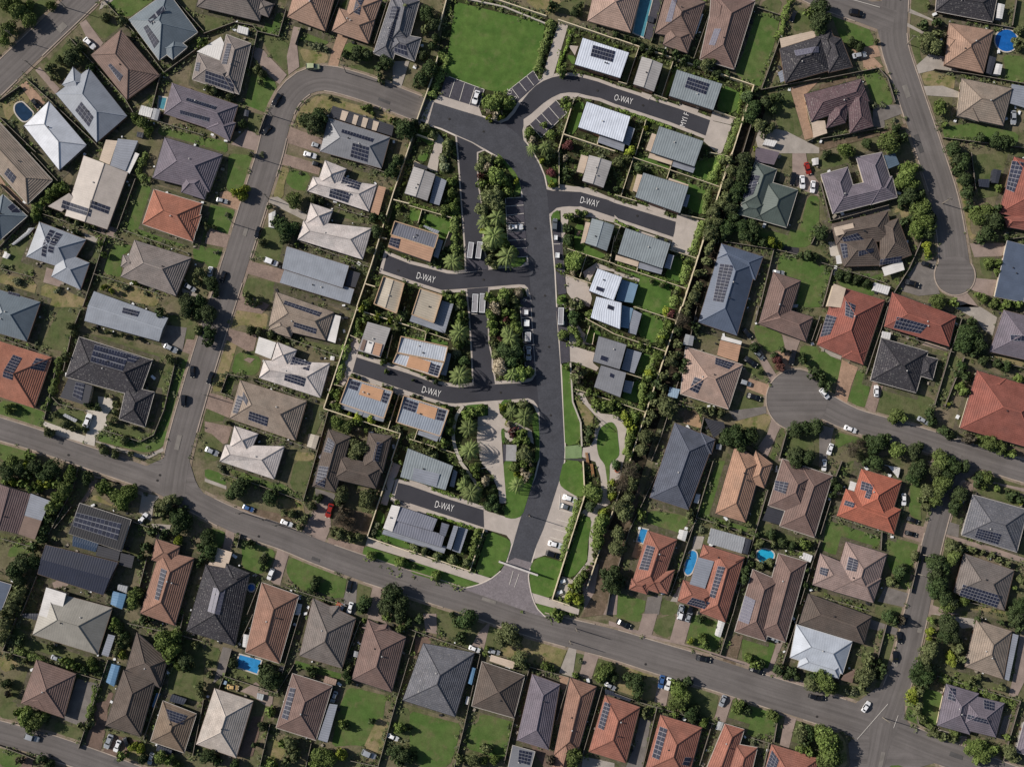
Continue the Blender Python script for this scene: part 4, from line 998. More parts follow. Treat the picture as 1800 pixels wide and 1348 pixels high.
T d 1330,230 110;1400,300 90;1290,330 90;1330,130 60;1380,380 60;1240,180 40
T d 90,700 60;40,660 50;20,610 60
T r 690,950 70;740,980 60;660,980 50
T d 970,950 60;1000,1000 50;1000,900 40
T r 1270,730 60;1250,690 50
T d 1290,610 60;1240,560 60;1260,520 50;1450,470 50;1570,500 50;1650,520 50
T d 520,1180 90;440,1170 60;600,1160 60;480,1260 70
T r 690,1250 80
T d 840,1270 80;880,1220 50
T b 300,1240 80;360,1190 50
T r 1080,1310 90
T d 1100,1090 60;1150,1120 50
T r 1500,1200 90;1420,1160 50;1600,1230 70;1700,1290 60
T b 1330,1150 60
T r 1760,620 60
T y 1140,850 25
T g 1480,600 30
U 1165,1160
B 1180,1180;0,0
@0,3
L y 830,280 770,380 1000,400 1180,480 1230,400 1060,420 940,360
L e 420,1080 470,1030 400,1000 340,1030 310,1130
L l 90,750 300,700 290,800 60,850
D p 780,110 1100,210 1280,280 1290,330 1000,170 820,150
D c 1250,280 1400,310 1350,370 1330,530 1220,450
D c 1330,550 1500,560 1480,640 1380,690
D b 790,130 860,170 760,350 700,370 780,250
D p 580,1000 600,1090 480,1130 460,1070
S n 640,655 865,725 840,800 635,745
S b3 990,1140 1110,1170 1070,1300 970,1255
S g 1035,1080 1120,1100 1110,1160 1030,1130
S k 1480,440 1300,500 1300,500 1290,500
C w 1225,540 1290,460
H g 620,80 560,260 460,420 400,560 350,700
T d 60,80 100;170,60 80;450,60 90;380,130 80;300,50 80;240,110 60;520,160 60
T y 420,200 60;350,180 50;410,120 40;100,190 50;230,40 60
T r 40,180 60;180,200 60;250,220 60;330,240 50;90,30 80;480,210 60
T r 600,140 70;560,240 80;500,320 70;450,400 70;520,380 60;620,80 50
T d 420,500 60;380,600 60;350,690 60;300,760 60
T d 200,900 100;120,960 90;280,880 80;160,1040 80
T g 150,1170 90;90,1260 90;160,1110 60;30,1320 60
T r 900,220 70;950,270 60;1060,330 90;1130,280 80;1000,300 70;880,260 50;1160,240 50;1080,390 60
T d 750,150 60;760,200 40
T g 1430,390 80;1480,350 70;1390,420 60;1540,350 50;1420,470 60
T d 1560,500 90;1620,540 80;1570,590 80;1520,450 60;1600,450 60
T d 1350,620 60;1430,650 60;1320,640 40;1270,760 60;1250,820 60
T r 1180,1180 70;1160,1250 70;1210,1140 50
T d 1760,760 60;1780,850 60;1740,920 40
T y 1560,700 50
T s 490,1150 40;1250,560 30;1270,290 25
@1,3
L l 0,60 150,110 200,220 0,150
L l 240,60 600,170 700,210 880,340 640,280 220,110
L e 740,220 790,0 950,0 900,200 870,320
L l 320,680 460,700 620,790 600,870 560,940 480,1000 330,940
L l 740,840 1240,1020 1240,1080 1210,1250 900,1170 760,1060 710,960
L l 0,590 170,610 180,680 130,780 30,720
L y 1110,590 1400,690 1360,750 1100,650
L y 650,290 860,360 880,470 760,480 640,360
L e 1340,1060 1470,1100 1400,1348 1320,1348
D p 970,370 1090,390 1110,570 1050,720 860,620 930,470
D p 190,590 270,610 230,790 160,770
D p 640,770 745,800 690,980 660,1090 590,1070 560,1010 610,880
D p 1480,1080 1560,1100 1520,1348 1420,1348
D g 1260,1040 1340,1060 1320,1348 1230,1330 1220,1200
D d 1130,390 1480,470 1420,690 1290,620 1120,560
D g 970,240 1150,290 1120,370 1060,390 970,360
D b 1400,750 1390,820 1090,720 1080,670
D p 340,430 680,570 860,630 840,650 660,590
D d 370,400 740,480 800,600 660,580 400,470
D c 0,150 190,220 190,250 0,180
A c 1430,670 1797,780 1797,860 1410,740
A l 1400,740 1797,870 1797,960 1380,830
A c 1650,10 1720,40 1660,190 1600,390 1540,380
A c 1660,340 1797,380 1797,420 1650,370
A l 1520,410 1590,480 1530,640 1700,680 1797,720 1797,780 1440,660
O r2 410,1110 30
S w 800,1250 850,1260 830,1348 790,1348
S o 1160,1240 1210,1260 1190,1300 1140,1280
C b 345,400 420,430
C w 670,525 770,565
C r 1115,375 1075,495
C w 600,945 560,1040
C k 1280,1055 1260,1145
C w 1290,1240 1260,1335
C s 1210,1270 1190,1330
T d 290,240 95;240,290 70;330,200 70
T d 570,320 80;600,290 60
T g 1200,290 80;1170,350 50
T g 1420,330 90;1450,280 60;1390,380 50
T b 1220,480 80;1170,520 80;1250,560 70;1200,440 60
T g 1180,640 70;1280,660 60;1350,660 50;1130,620 50
T g 700,450 40;760,470 50;860,520 60;930,400 50;830,580 40
T d 960,1080 50;940,1130 50;970,1040 40
T d 1640,1180 110;1600,1280 90;1700,1260 100;1700,1140 60
T d 1400,1240 70;1380,1290 60
T d 20,680 80;30,780 80;60,850 60;20,640 50
T d 420,740 40;510,880 50;500,940 45;380,720 40;990,330 50
T r 1720,890 55;1460,830 50
T r 1720,20 30;1690,370 30
T s 520,830 30;160,100 30;140,60 40;1480,620 40;1510,560 40;810,470 40
T d 270,690 30
U 335,455;540,510;650,560
@2,3
A l 690,610 880,690 890,740 840,900 720,1030 570,980
A l 0,870 630,1080 470,1115 0,980
A l 820,490 850,370 820,0 910,0 1000,100 1110,100 1060,250 990,480 910,510
A l 1350,0 1510,0 1540,300 1480,320 1330,230 1310,170
A l 1050,1150 1060,900 1150,830 1330,880 1350,900 1250,1205
A l 1090,1240 1420,1340 1250,1348 1160,1345
A l 1510,480 1600,500 1560,760 1560,880 1430,1025 1340,1000
A c 1060,1150 1250,1210 1490,1300 1480,1348 1090,1240
A c 0,800 560,980 720,1030 640,1080 0,870
A c 1310,190 1480,320 1330,870 1190,825 1090,860 1120,700
A c 1585,500 1650,450 1625,560 1610,700 1615,890 1440,1070 1350,1210 1270,1190 1340,1010 1430,1040 1560,880 1580,700
A c 650,440 780,470 880,500 960,490 980,520 890,740 880,690 850,650 690,605 655,590
A c 0,160 650,400 650,430 0,210
A c 0,370 655,585 655,610 0,440
A b 1310,-20 1560,-20 1560,10
A m 620,150 780,250 780,460 660,430 640,280
A c 630,20 720,120 780,260 790,370 850,370 820,0 640,0
M 630,65 725,50;1320,290 1310,430;1310,430 1440,460;1290,512 1410,545;1255,590 1385,628;1230,665 1355,700;1480,320 1330,870;910,960 875,1085
M 920,1105 960,990;630,-40 710,-40
I 1270,1030 z2
C w 1340,310 1470,350
C g2 1320,385 1435,425
C w 1215,715 1340,750
C k 1195,800 1320,840
W 440,0 530,120 600,220 615,260
X bench 1330,1040;1310,1150
X sculpture 1540,40;1590,80
X arch 785,875 1120,990
H y 1480,340 1430,540 1370,720 1340,870
H n 0,770 220,850 440,920
H y 540,900 580,780 600,660 610,590
H n 150,460 300,510 560,590
H n 190,240 430,320
T r 570,60 50;580,130 40;620,200 40
T o 660,180 50
T p 540,280 95;480,220 70
T d 490,150 50;430,180 40;470,100 40;720,330 50;690,380 50;740,410 50;730,270 30
T p 950,210 75
T o 1030,130 60;990,80 40;1060,30 30
T y 930,120 40;970,140 30
T r 1000,30 60;920,60 50;1070,80 40
T r 1610,280 90;1590,220 60;1650,320 50
T d 1590,400 50
T y 1700,460 50;1780,200 50;1780,310 50
T r 1690,530 70;1660,600 70;1650,680 70;1640,740 50
T g 1640,780 40;1620,830 30;1780,250 60
T r 1500,1040 50;1470,1100 60;1540,990 50;1560,930 30;1600,900 20
T y 1400,1190 50;1470,1200 60;1490,1230 50;1430,1100 40
T d 1760,1020 110;1740,1090 70
T r 230,1010 50
T d 40,920 30
T g 50,760 50;130,780 50;240,830 50;380,870 50;500,890 50
T r 580,700 50;560,780 50;600,640 45;540,840 30;510,900 40
T r 1280,1320 45
U 1050,480
@3,3
L l 900,0 1010,0 950,200 880,460 1050,540 1150,560 1230,600 1220,640 720,480 830,200
L l 310,430 640,480 650,540 560,640 440,640 330,620 280,520
L e 1310,540 1450,570 1650,690 1740,720 1730,800 1600,740 1270,660
L l 0,1180 130,1140 280,1180 260,1348 -40,1348
L e 440,1180 560,1260 550,1348 390,1348
L e 90,850 200,900 150,1070 60,950
L e 1150,640 1240,350 1330,250 1320,420 1250,600
D g 290,1190 420,1180 390,1348 260,1348
D t 190,710 260,740 210,860 150,840
D c 700,660 790,660 760,770 690,780 620,1000 600,1100 680,780
D c 560,1110 600,1060 590,1240 490,1230
D d -60,80 60,100 230,200 200,400 100,700 30,1000 -30,1020 -160,900 -20,400
D p -300,920 -120,900 40,960 20,1348 -260,1348
D g 720,270 760,290 730,380 700,370
O b 230,590 290,605 250,720 200,700
O b2 665,780 720,795 725,860 680,980 640,1005 610,970 620,900
O t 1245,800 1300,765 1395,795 1400,850 1340,900 1260,880
S w 575,600 645,615 620,705 555,680
S w 1660,800 1740,830 1720,890 1650,860
S w 720,290 760,295 740,375 700,365
S g 850,588 1150,672 1115,810 820,722
S k 1155,680 1205,690 1170,820 1120,805
C s 590,1270 570,1345
C k 680,1270 650,1345
T b 130,100 100;80,200 90;160,200 90;60,400 90;100,450 90;40,640 80;30,760 90;200,60 60;120,320 70
T d 20,950 60;40,1050 60;0,1100 80
T r 250,480 60;220,450 40;1660,730 60;1700,740 50
T g 660,460 60;680,510 40;1180,560 40;1620,700 40;900,560 30;1000,590 30;1100,620 30
T d 10,30 50;1600,10 80;1250,650 40;1380,640 50;1480,720 50;1560,740 50
T g 1290,720 50;1260,740 40;1400,730 40;1370,900 50;1290,920 50
T d 1150,960 50;1150,1030 60;1210,830 40;1200,900 40;1400,650 30;1680,1090 40;1690,960 40
T s 770,600 40;1770,1110 30
@4,3
L e 200,90 240,0 360,0 340,200 220,150
L l 70,500 300,560 550,620 540,700 500,770 240,700 200,830 20,800
L l 590,680 720,690 890,740 860,850 800,1150 700,1100 600,900 580,780
L l 790,200 930,210 890,400 900,540 780,460 800,300
L e 1370,230 1500,230 1640,290 1780,360 1750,400 1400,290
L e 1100,680 1250,720 1250,820 1060,840
L e 500,1260 740,1290 730,1348 480,1348
L y 1230,1210 1440,1270 1700,1348 1300,1300
D b 750,540 930,580 900,720 730,660
D g 580,1100 780,1160 740,1280 510,1230
D g 1130,530 1230,560 1220,670 1110,640
D p 1100,640 1250,680 1500,750 1797,850 1797,890 1400,780 1110,660
D p 960,1250 1230,1348 950,1348
D b 1280,170 1360,200 1340,270 1250,230
D p 1500,180 1797,240 1797,270 1530,200
D p 950,0 1100,0 1290,180 1180,240 980,100
D b 0,50 60,80 70,0 0,0
S w 560,30 720,60 700,150 660,60
S g 1300,320 1280,360 1270,380 1260,330
C w 45,0 40,75
C w 740,285 740,390
C k 770,500 870,540
C k 755,625 850,650
T d 870,100 90;840,160 80;880,40 70;500,20 80;420,10 60;460,10 60
T r 860,160 50;1080,30 90;1100,200 90;1060,260 90;1020,350 70
T g 960,260 80;920,330 60;950,400 50;1030,80 80
T d 1130,120 80;1200,60 80;1290,50 70;1150,20 80
T r 1480,150 70;1450,230 30;1560,240 40
T d 1390,180 60;1420,140 50;1700,300 60;1760,330 60
T y 1770,370 40;1230,360 50
T d 1240,290 80;1200,390 70;1190,440 50
T g 1170,750 70;1230,770 60;1360,780 45;1440,800 35;1520,820 35
T r 1190,850 80
T d 1050,900 100;1110,930 80;1030,1000 90;1060,1080 100;1020,1150 80;1110,1200 90;1170,1240 70;1000,880 60
T d 720,980 70;740,940 50;700,1020 50
T g 640,1060 50;840,830 50;690,1090 30
T r 1130,1290 70;1280,1240 50;1720,1110 30
T g 1590,880 40;1660,900 40;1780,1050 50
T d 1780,1270 80;1700,1320 50;120,180 50;100,300 40;230,110 30
T d 130,300 40;170,220 50
T s 1280,780 30
U 900,820;860,990
@0,4
L e 80,60 280,220 860,370 940,400 910,520 700,470 400,380 160,320 70,260
L e 0,800 180,750 160,850 130,930 0,920
L e 480,940 740,1030 700,1160 480,1080
L e 1600,210 1797,280 1780,780 1680,760 1470,700 1490,510
L e 1180,80 1580,170 1570,190 1120,90
L y 0,340 100,360 200,420 60,520 0,480
L l 0,1140 200,1230 180,1348 0,1348
L y 1010,1180 1240,1120 1260,1348 1060,1320
D g 680,570 880,620 800,820 740,1000 560,930
D u 820,790 950,760 940,960 870,1280 720,1190 790,1010
D u 950,1050 1240,1120 1100,1250 900,1240
D u 210,1240 300,1260 280,1348 190,1348
D p 0,960 700,1190 1000,1330 950,1348 700,1250 0,1010
D u 960,680 1000,700 880,1000 850,980
S b3 980,440 1050,460 1000,640 930,600
S k2 1510,705 1640,750 1610,800 1485,770
S k2 1380,1150 1510,1200 1500,1240 1370,1200
S b3 1365,700 1400,710 1340,830 1325,820
S k 200,0 340,0 320,60 200,30
C s 225,1065 345,1105
C s 980,1060 930,1180
C w 1050,1110 1010,1210
C k 1100,1100 1130,1165
C s 1340,1220 1310,1320
C s 480,385 520,400
H g 150,320 300,380 420,430
H g 860,630 820,790 790,900
T g 430,300 45;1720,290 40;1690,270 30;1750,630 60;1760,700 50
T r 590,430 60;640,460 60;540,410 40;790,430 50;810,480 50
T d 740,490 60;860,530 40;170,250 60
T r 220,900 90;300,950 90;260,1000 70;160,870 60;380,900 50
T g 770,960 60;740,1010 40;700,980 40
T r 1430,250 100;1500,330 100;1530,200 70;1480,420 60;1400,210 50;1560,460 50
T d 1620,400 80;1640,470 60
T y 1160,1180 50;1230,1190 50;1060,370 50
T r 1410,1270 70;1480,1300 60;1060,1260 60;1550,1330 50
T d 1240,1280 50;1060,280 60;1080,200 50
T g 1100,250 50;1020,340 50;40,100 80;20,200 80;60,30 60
T g 80,380 40;220,430 40;120,470 40
T b 160,1300 45;60,700 40
T d 350,1290 60;420,1330 50;40,620 50
T r 1000,80 50;1030,130 50;980,120 40
T d 1250,50 60;1310,50 40
@1,4
L e 0,270 150,310 90,470 0,480
L l 800,390 900,420 1200,510 1190,580 1040,560 900,530 780,500
L l 1260,640 1600,720 1580,800 1540,1180 1300,1150 1110,1170 1180,820
L e 1720,820 1797,830 1797,1100 1640,1080
L y 540,1100 640,1100 720,1200 650,1300 560,1290
L e 240,470 460,500 600,600 440,640 240,530
L y 1520,900 1660,1000 1540,1290 1380,1200
D p 450,600 600,720 590,820 520,800 420,720 310,680
D u 420,900 520,900 420,1250 290,1260
D g 160,290 240,310 200,500 70,620 110,480
D p 1440,0 1530,0 1600,90 1430,40
D u 1180,640 1200,660 1170,780 1100,780
O b2 310,360 495,410 460,525 270,460
S w 340,180 395,190 380,300 330,290
S w 780,0 840,0 830,20 780,10
S g 1305,330 1345,340 1335,390 1300,380
S t 1055,545 1160,580 1145,630 1040,605
S b2 165,590 190,600 180,630 150,620
S k3 660,465 700,475 680,515 640,505
S s 455,700 515,715 500,770 450,750
C t 205,640 290,650
C s 1375,1200 1510,1260
C s 1150,690 1120,770
C w 1625,1070 1680,1095
T d 550,560 100;600,600 80;510,500 60;630,540 60
T r 570,880 60;580,840 40;690,1150 60
T g 740,1130 80;740,1200 60;780,1240 70;710,1300 60
T d 920,480 40;950,520 45;930,540 30
T r 1210,980 45;1200,950 35
T d 1250,990 40;1470,950 40
T r 1010,1250 90;1080,1280 80;980,1320 70;580,1320 60
T y 1180,1230 60;1210,1260 50
T d 1260,580 50;1240,540 50;1660,1220 80;1740,1240 80;1700,1300 60
T r 1700,1010 55;1750,1010 40
T d 30,1260 80;100,1310 60;260,1330 50;430,1160 40;500,1000 50;240,440 50
T r 1400,70 30;1720,130 50;1600,20 60
T g 1700,140 40;650,20 0.5;1270,480 40
T d 1700,20 70
T g 40,540 40;30,450 40;1620,860 20
@2,4
L l 0,850 460,970 400,1200 350,1340 80,1348 0,1200
L l 620,880 900,930 870,1200 800,1290 700,1240 490,1180 500,990 600,960
L e 240,0 520,0 600,80 560,280 380,230 250,170
L e 710,80 780,90 800,300 780,400 640,350
L y 1000,200 1390,290 1310,500 1170,460 900,400 780,340
L e 1470,320 1540,330 1490,520 1440,500
L e 1660,370 1797,400 1797,640 1700,640 1600,560
D p 120,0 235,0 240,180 140,160
D p 710,65 650,320 540,290 610,160
D c 1400,290 1465,310 1430,555 1310,520
D p 1540,320 1660,370 1590,590 1490,540
D o 1310,540 1400,560 1370,720 1340,700
D d 1290,690 1360,720 1330,960 1280,980 1260,850
D c 735,80 780,90 760,115 730,110
D u 1060,1150 1270,1210 1300,1200 1250,1340 1180,1348 1100,1230
D c 1520,1250 1797,1310 1797,1348 1510,1348
D u 50,200 200,180 180,270 100,310 40,400
S w 690,370 730,380 920,440 880,485
S b3 545,470 580,480 545,625 510,610
S w 500,730 525,735 510,805 485,795
S k2 1715,665 1797,690 1797,730 1720,710
S s 845,420 895,430 885,480 840,475
C w 530,295 610,325
C s 705,325 780,345
C s 1735,620 1785,650
T g 870,170 110;810,230 80;930,240 80;850,130 60
T g 970,390 80;1000,450 60;950,430 50
T d 460,210 60;430,220 40;90,50 60;0,80 60;370,10 30
T d 500,50 100;420,90 60
T r 1200,470 50;1710,500 80;1690,560 60;1250,490 40;1460,540 40
T r 1290,30 60;1330,0 40
T g 680,1180 60;700,1200 40;440,1280 60;560,1290 80
T r 640,1300 50;740,1290 50
T d 30,1270 50;0,1020 30;490,1120 25
T r 1440,1270 90;1400,1320 60;1460,1200 50
T b 1240,1290 60
T r 660,360 30;680,300 30
T s 1080,500 30;1500,420 30
T d 1770,480 50
U 1405,240;1460,130
@3,4
L l 1120,200 1420,250 1340,500 1120,420
L e 340,60 520,0 540,60 490,220 340,170
L l 680,0 960,90 900,350 700,280 630,250
L l 0,0 250,0 230,80 0,30
L y 0,420 400,540 350,760 220,790 0,700
L e 510,570 920,700 880,910 830,930 470,810
L l 1050,750 1500,880 1430,950 1400,1130 1130,1050 990,950
L e 1600,910 1797,970 1797,1250 1540,1180
D p 250,0 380,0 320,210 200,180
D p 550,0 690,0 610,280 485,240
D p 390,560 500,570 450,820 350,770
D p 940,700 1040,740 970,960 880,910
D p 1500,890 1595,920 1530,1180 1450,1150
D p 1480,250 1360,560 1340,500 1430,250
D d 1060,180 1130,190 1060,450 950,410 1010,250
D p -50,100 300,210 700,300 1100,440 1440,560 1797,680 1797,640 1400,500 1000,380 700,290 300,180 -50,60
D g 230,900 320,940 250,1348 100,1348 160,1200
S w 920,60 970,80 930,210 885,190
S s 920,950 965,960 940,1030 890,1020
S k2 0,700 150,750 140,780 0,730
C k 20,60 140,120
C w 570,40 590,-30
C s 640,55 665,-10
C k 710,380 850,410
C k 1180,470 1310,520
C b2 425,540 400,655
C w 485,560 455,670
C s 965,730 935,800
C k 1710,720 1797,740
C s 1345,200 1440,240
T d 180,600 90;220,640 70;120,570 60;240,570 40;160,560 50
T d 0,560 50;210,720 60
T r 560,780 90;570,680 80;620,740 80;540,640 60;600,820 60
T d 640,600 60;680,880 70;720,850 50;700,920 50;560,600 40
T r 1090,820 75
T d 1160,850 60
T r 1380,890 50;1410,910 50;1250,440 60;1190,400 50
T g 1650,1070 80;1640,1030 60
T d 1720,1060 70;1680,1130 60
T r 790,260 60;780,220 50;810,290 40
T y 670,240 35
T d 750,50 45;1290,450 50;420,850 30
T d 1450,500 60;1560,520 60;1520,540 50;1600,560 50
T d 1750,560 60
T g 1740,620 80;1790,640 70;270,850 40;260,900 40
T r 1640,1200 50;1700,1220 60;540,890 40;790,970 50
T s 1220,1120 40;600,870 30;800,960 30
U 840,350
@4,4
L e 560,180 670,190 640,400 600,520 540,400
L l 1270,1090 1520,1140 1500,1220 1260,1180
L l 910,650 1100,700 1040,960 980,1010 900,900
L e 920,0 1050,30 960,200 880,420 840,500
L e 1240,480 1640,600 1620,690 1420,640 1180,550
L l 760,800 830,860 900,960 1080,1050 1240,1100 1200,1200 900,1110 770,980
L l 600,1310 700,1290 800,1300 880,1348 560,1348
L e 150,620 380,640 420,700 300,750 150,710
L e 390,280 500,300 420,440 360,430
L y 0,990 100,980 230,1100 250,1348 -20,1348
D c 1000,0 1390,50 1370,120 1250,130 1180,40 1020,10
D b 345,1240 460,1240 490,1290 480,1348 260,1348 300,1250
D p 1250,1070 1300,1080 1255,1230 1200,1215
D c 1040,1010 1260,1075 1240,1090 1030,1030
D p 1760,190 1800,200 1797,600 1730,740 1660,720 1700,560
D g 455,50 690,130 680,190 440,130
D p 1560,1290 1797,1348 1550,1348
D g 1620,900 1690,880 1620,1110 1560,1090
C k 760,10 740,100
C k 700,160 710,260
C k 665,330 670,430
C w 400,830 420,800
C k 0,740 10,740
M 600,790 330,1100;690,890 650,1000
H g 1040,560 1300,640 1690,790
H y 790,680 800,800
H g 850,780 860,880 980,1000
T d 1150,120 100;1110,200 80;1180,180 80;1130,70 60
T g 980,330 90;950,400 80;1000,270 60;1240,320 60;1260,400 60;1240,260 40
T d 880,500 90;950,560 90;860,570 70;940,470 80;990,520 60;920,630 60
T y 990,150 60;1170,380 50;1180,430 50;820,750 60;840,700 50;960,460 40;970,220 40
T r 60,620 100;20,560 80;100,670 70;140,640 50
T g 400,560 100;430,520 80;380,620 60;420,460 60
T d 560,500 60;540,560 50;470,440 40;530,410 40;620,30 70;660,60 60
T r 70,1130 130;100,1220 120;40,1050 90;150,1180 80;60,1290 100;160,1280 70
T r 1400,1180 90;1460,1230 90;1340,1190 70;1540,1190 60;1400,1280 60
T b 880,800 50;860,860 40;900,930 40;880,700 60
T d 1730,60 80;1760,120 60;1600,80 40;1400,60 40
T r 1650,1090 40;990,60 40;1200,1060 50
T g 1100,1080 60;1180,1100 50;1020,1060 50;1680,1220 80;1740,1270 60
T b 730,60 45;460,380 50
T g 1340,590 40;1400,560 40;1620,660 40
T s 480,540 40;240,680 40;300,690 40;1640,840 30
U 555,910
@791,606,3.404
A c 745,280 800,290 830,350 900,410 990,420 1040,460 1060,500 1045,560 1055,640 1040,690 1015,800 960,820 945,870 960,950 895,985 850,1035 785,1010 800,985 870,970 900,920 905,850 900,790 870,700 790,670 795,615 835,610 860,570 870,500 905,460 870,425 800,350
A c 845,1030 895,990 868,1050 850,1110 856,1200 845,1240 830,1240 832,1130 838,1060
A d 745,300 790,340 860,420 850,490 835,510 800,470 770,400
A l 880,560 895,500 940,465 975,462 1000,500 1005,560 1015,650 1000,680 955,705 955,790 945,850 930,740 925,715 890,670 878,610
@0,0,1
D x 1322,165 1350,180 1165,730 1150,745 1138,722
D x 1135,722 1160,735 1120,860 1085,960 1062,1000 1055,960 1100,860
D d 1062,930 1100,935 1095,1000 1060,1080 1020,1085 1045,1040
H y 1112,735 1108,770 1100,800
"""
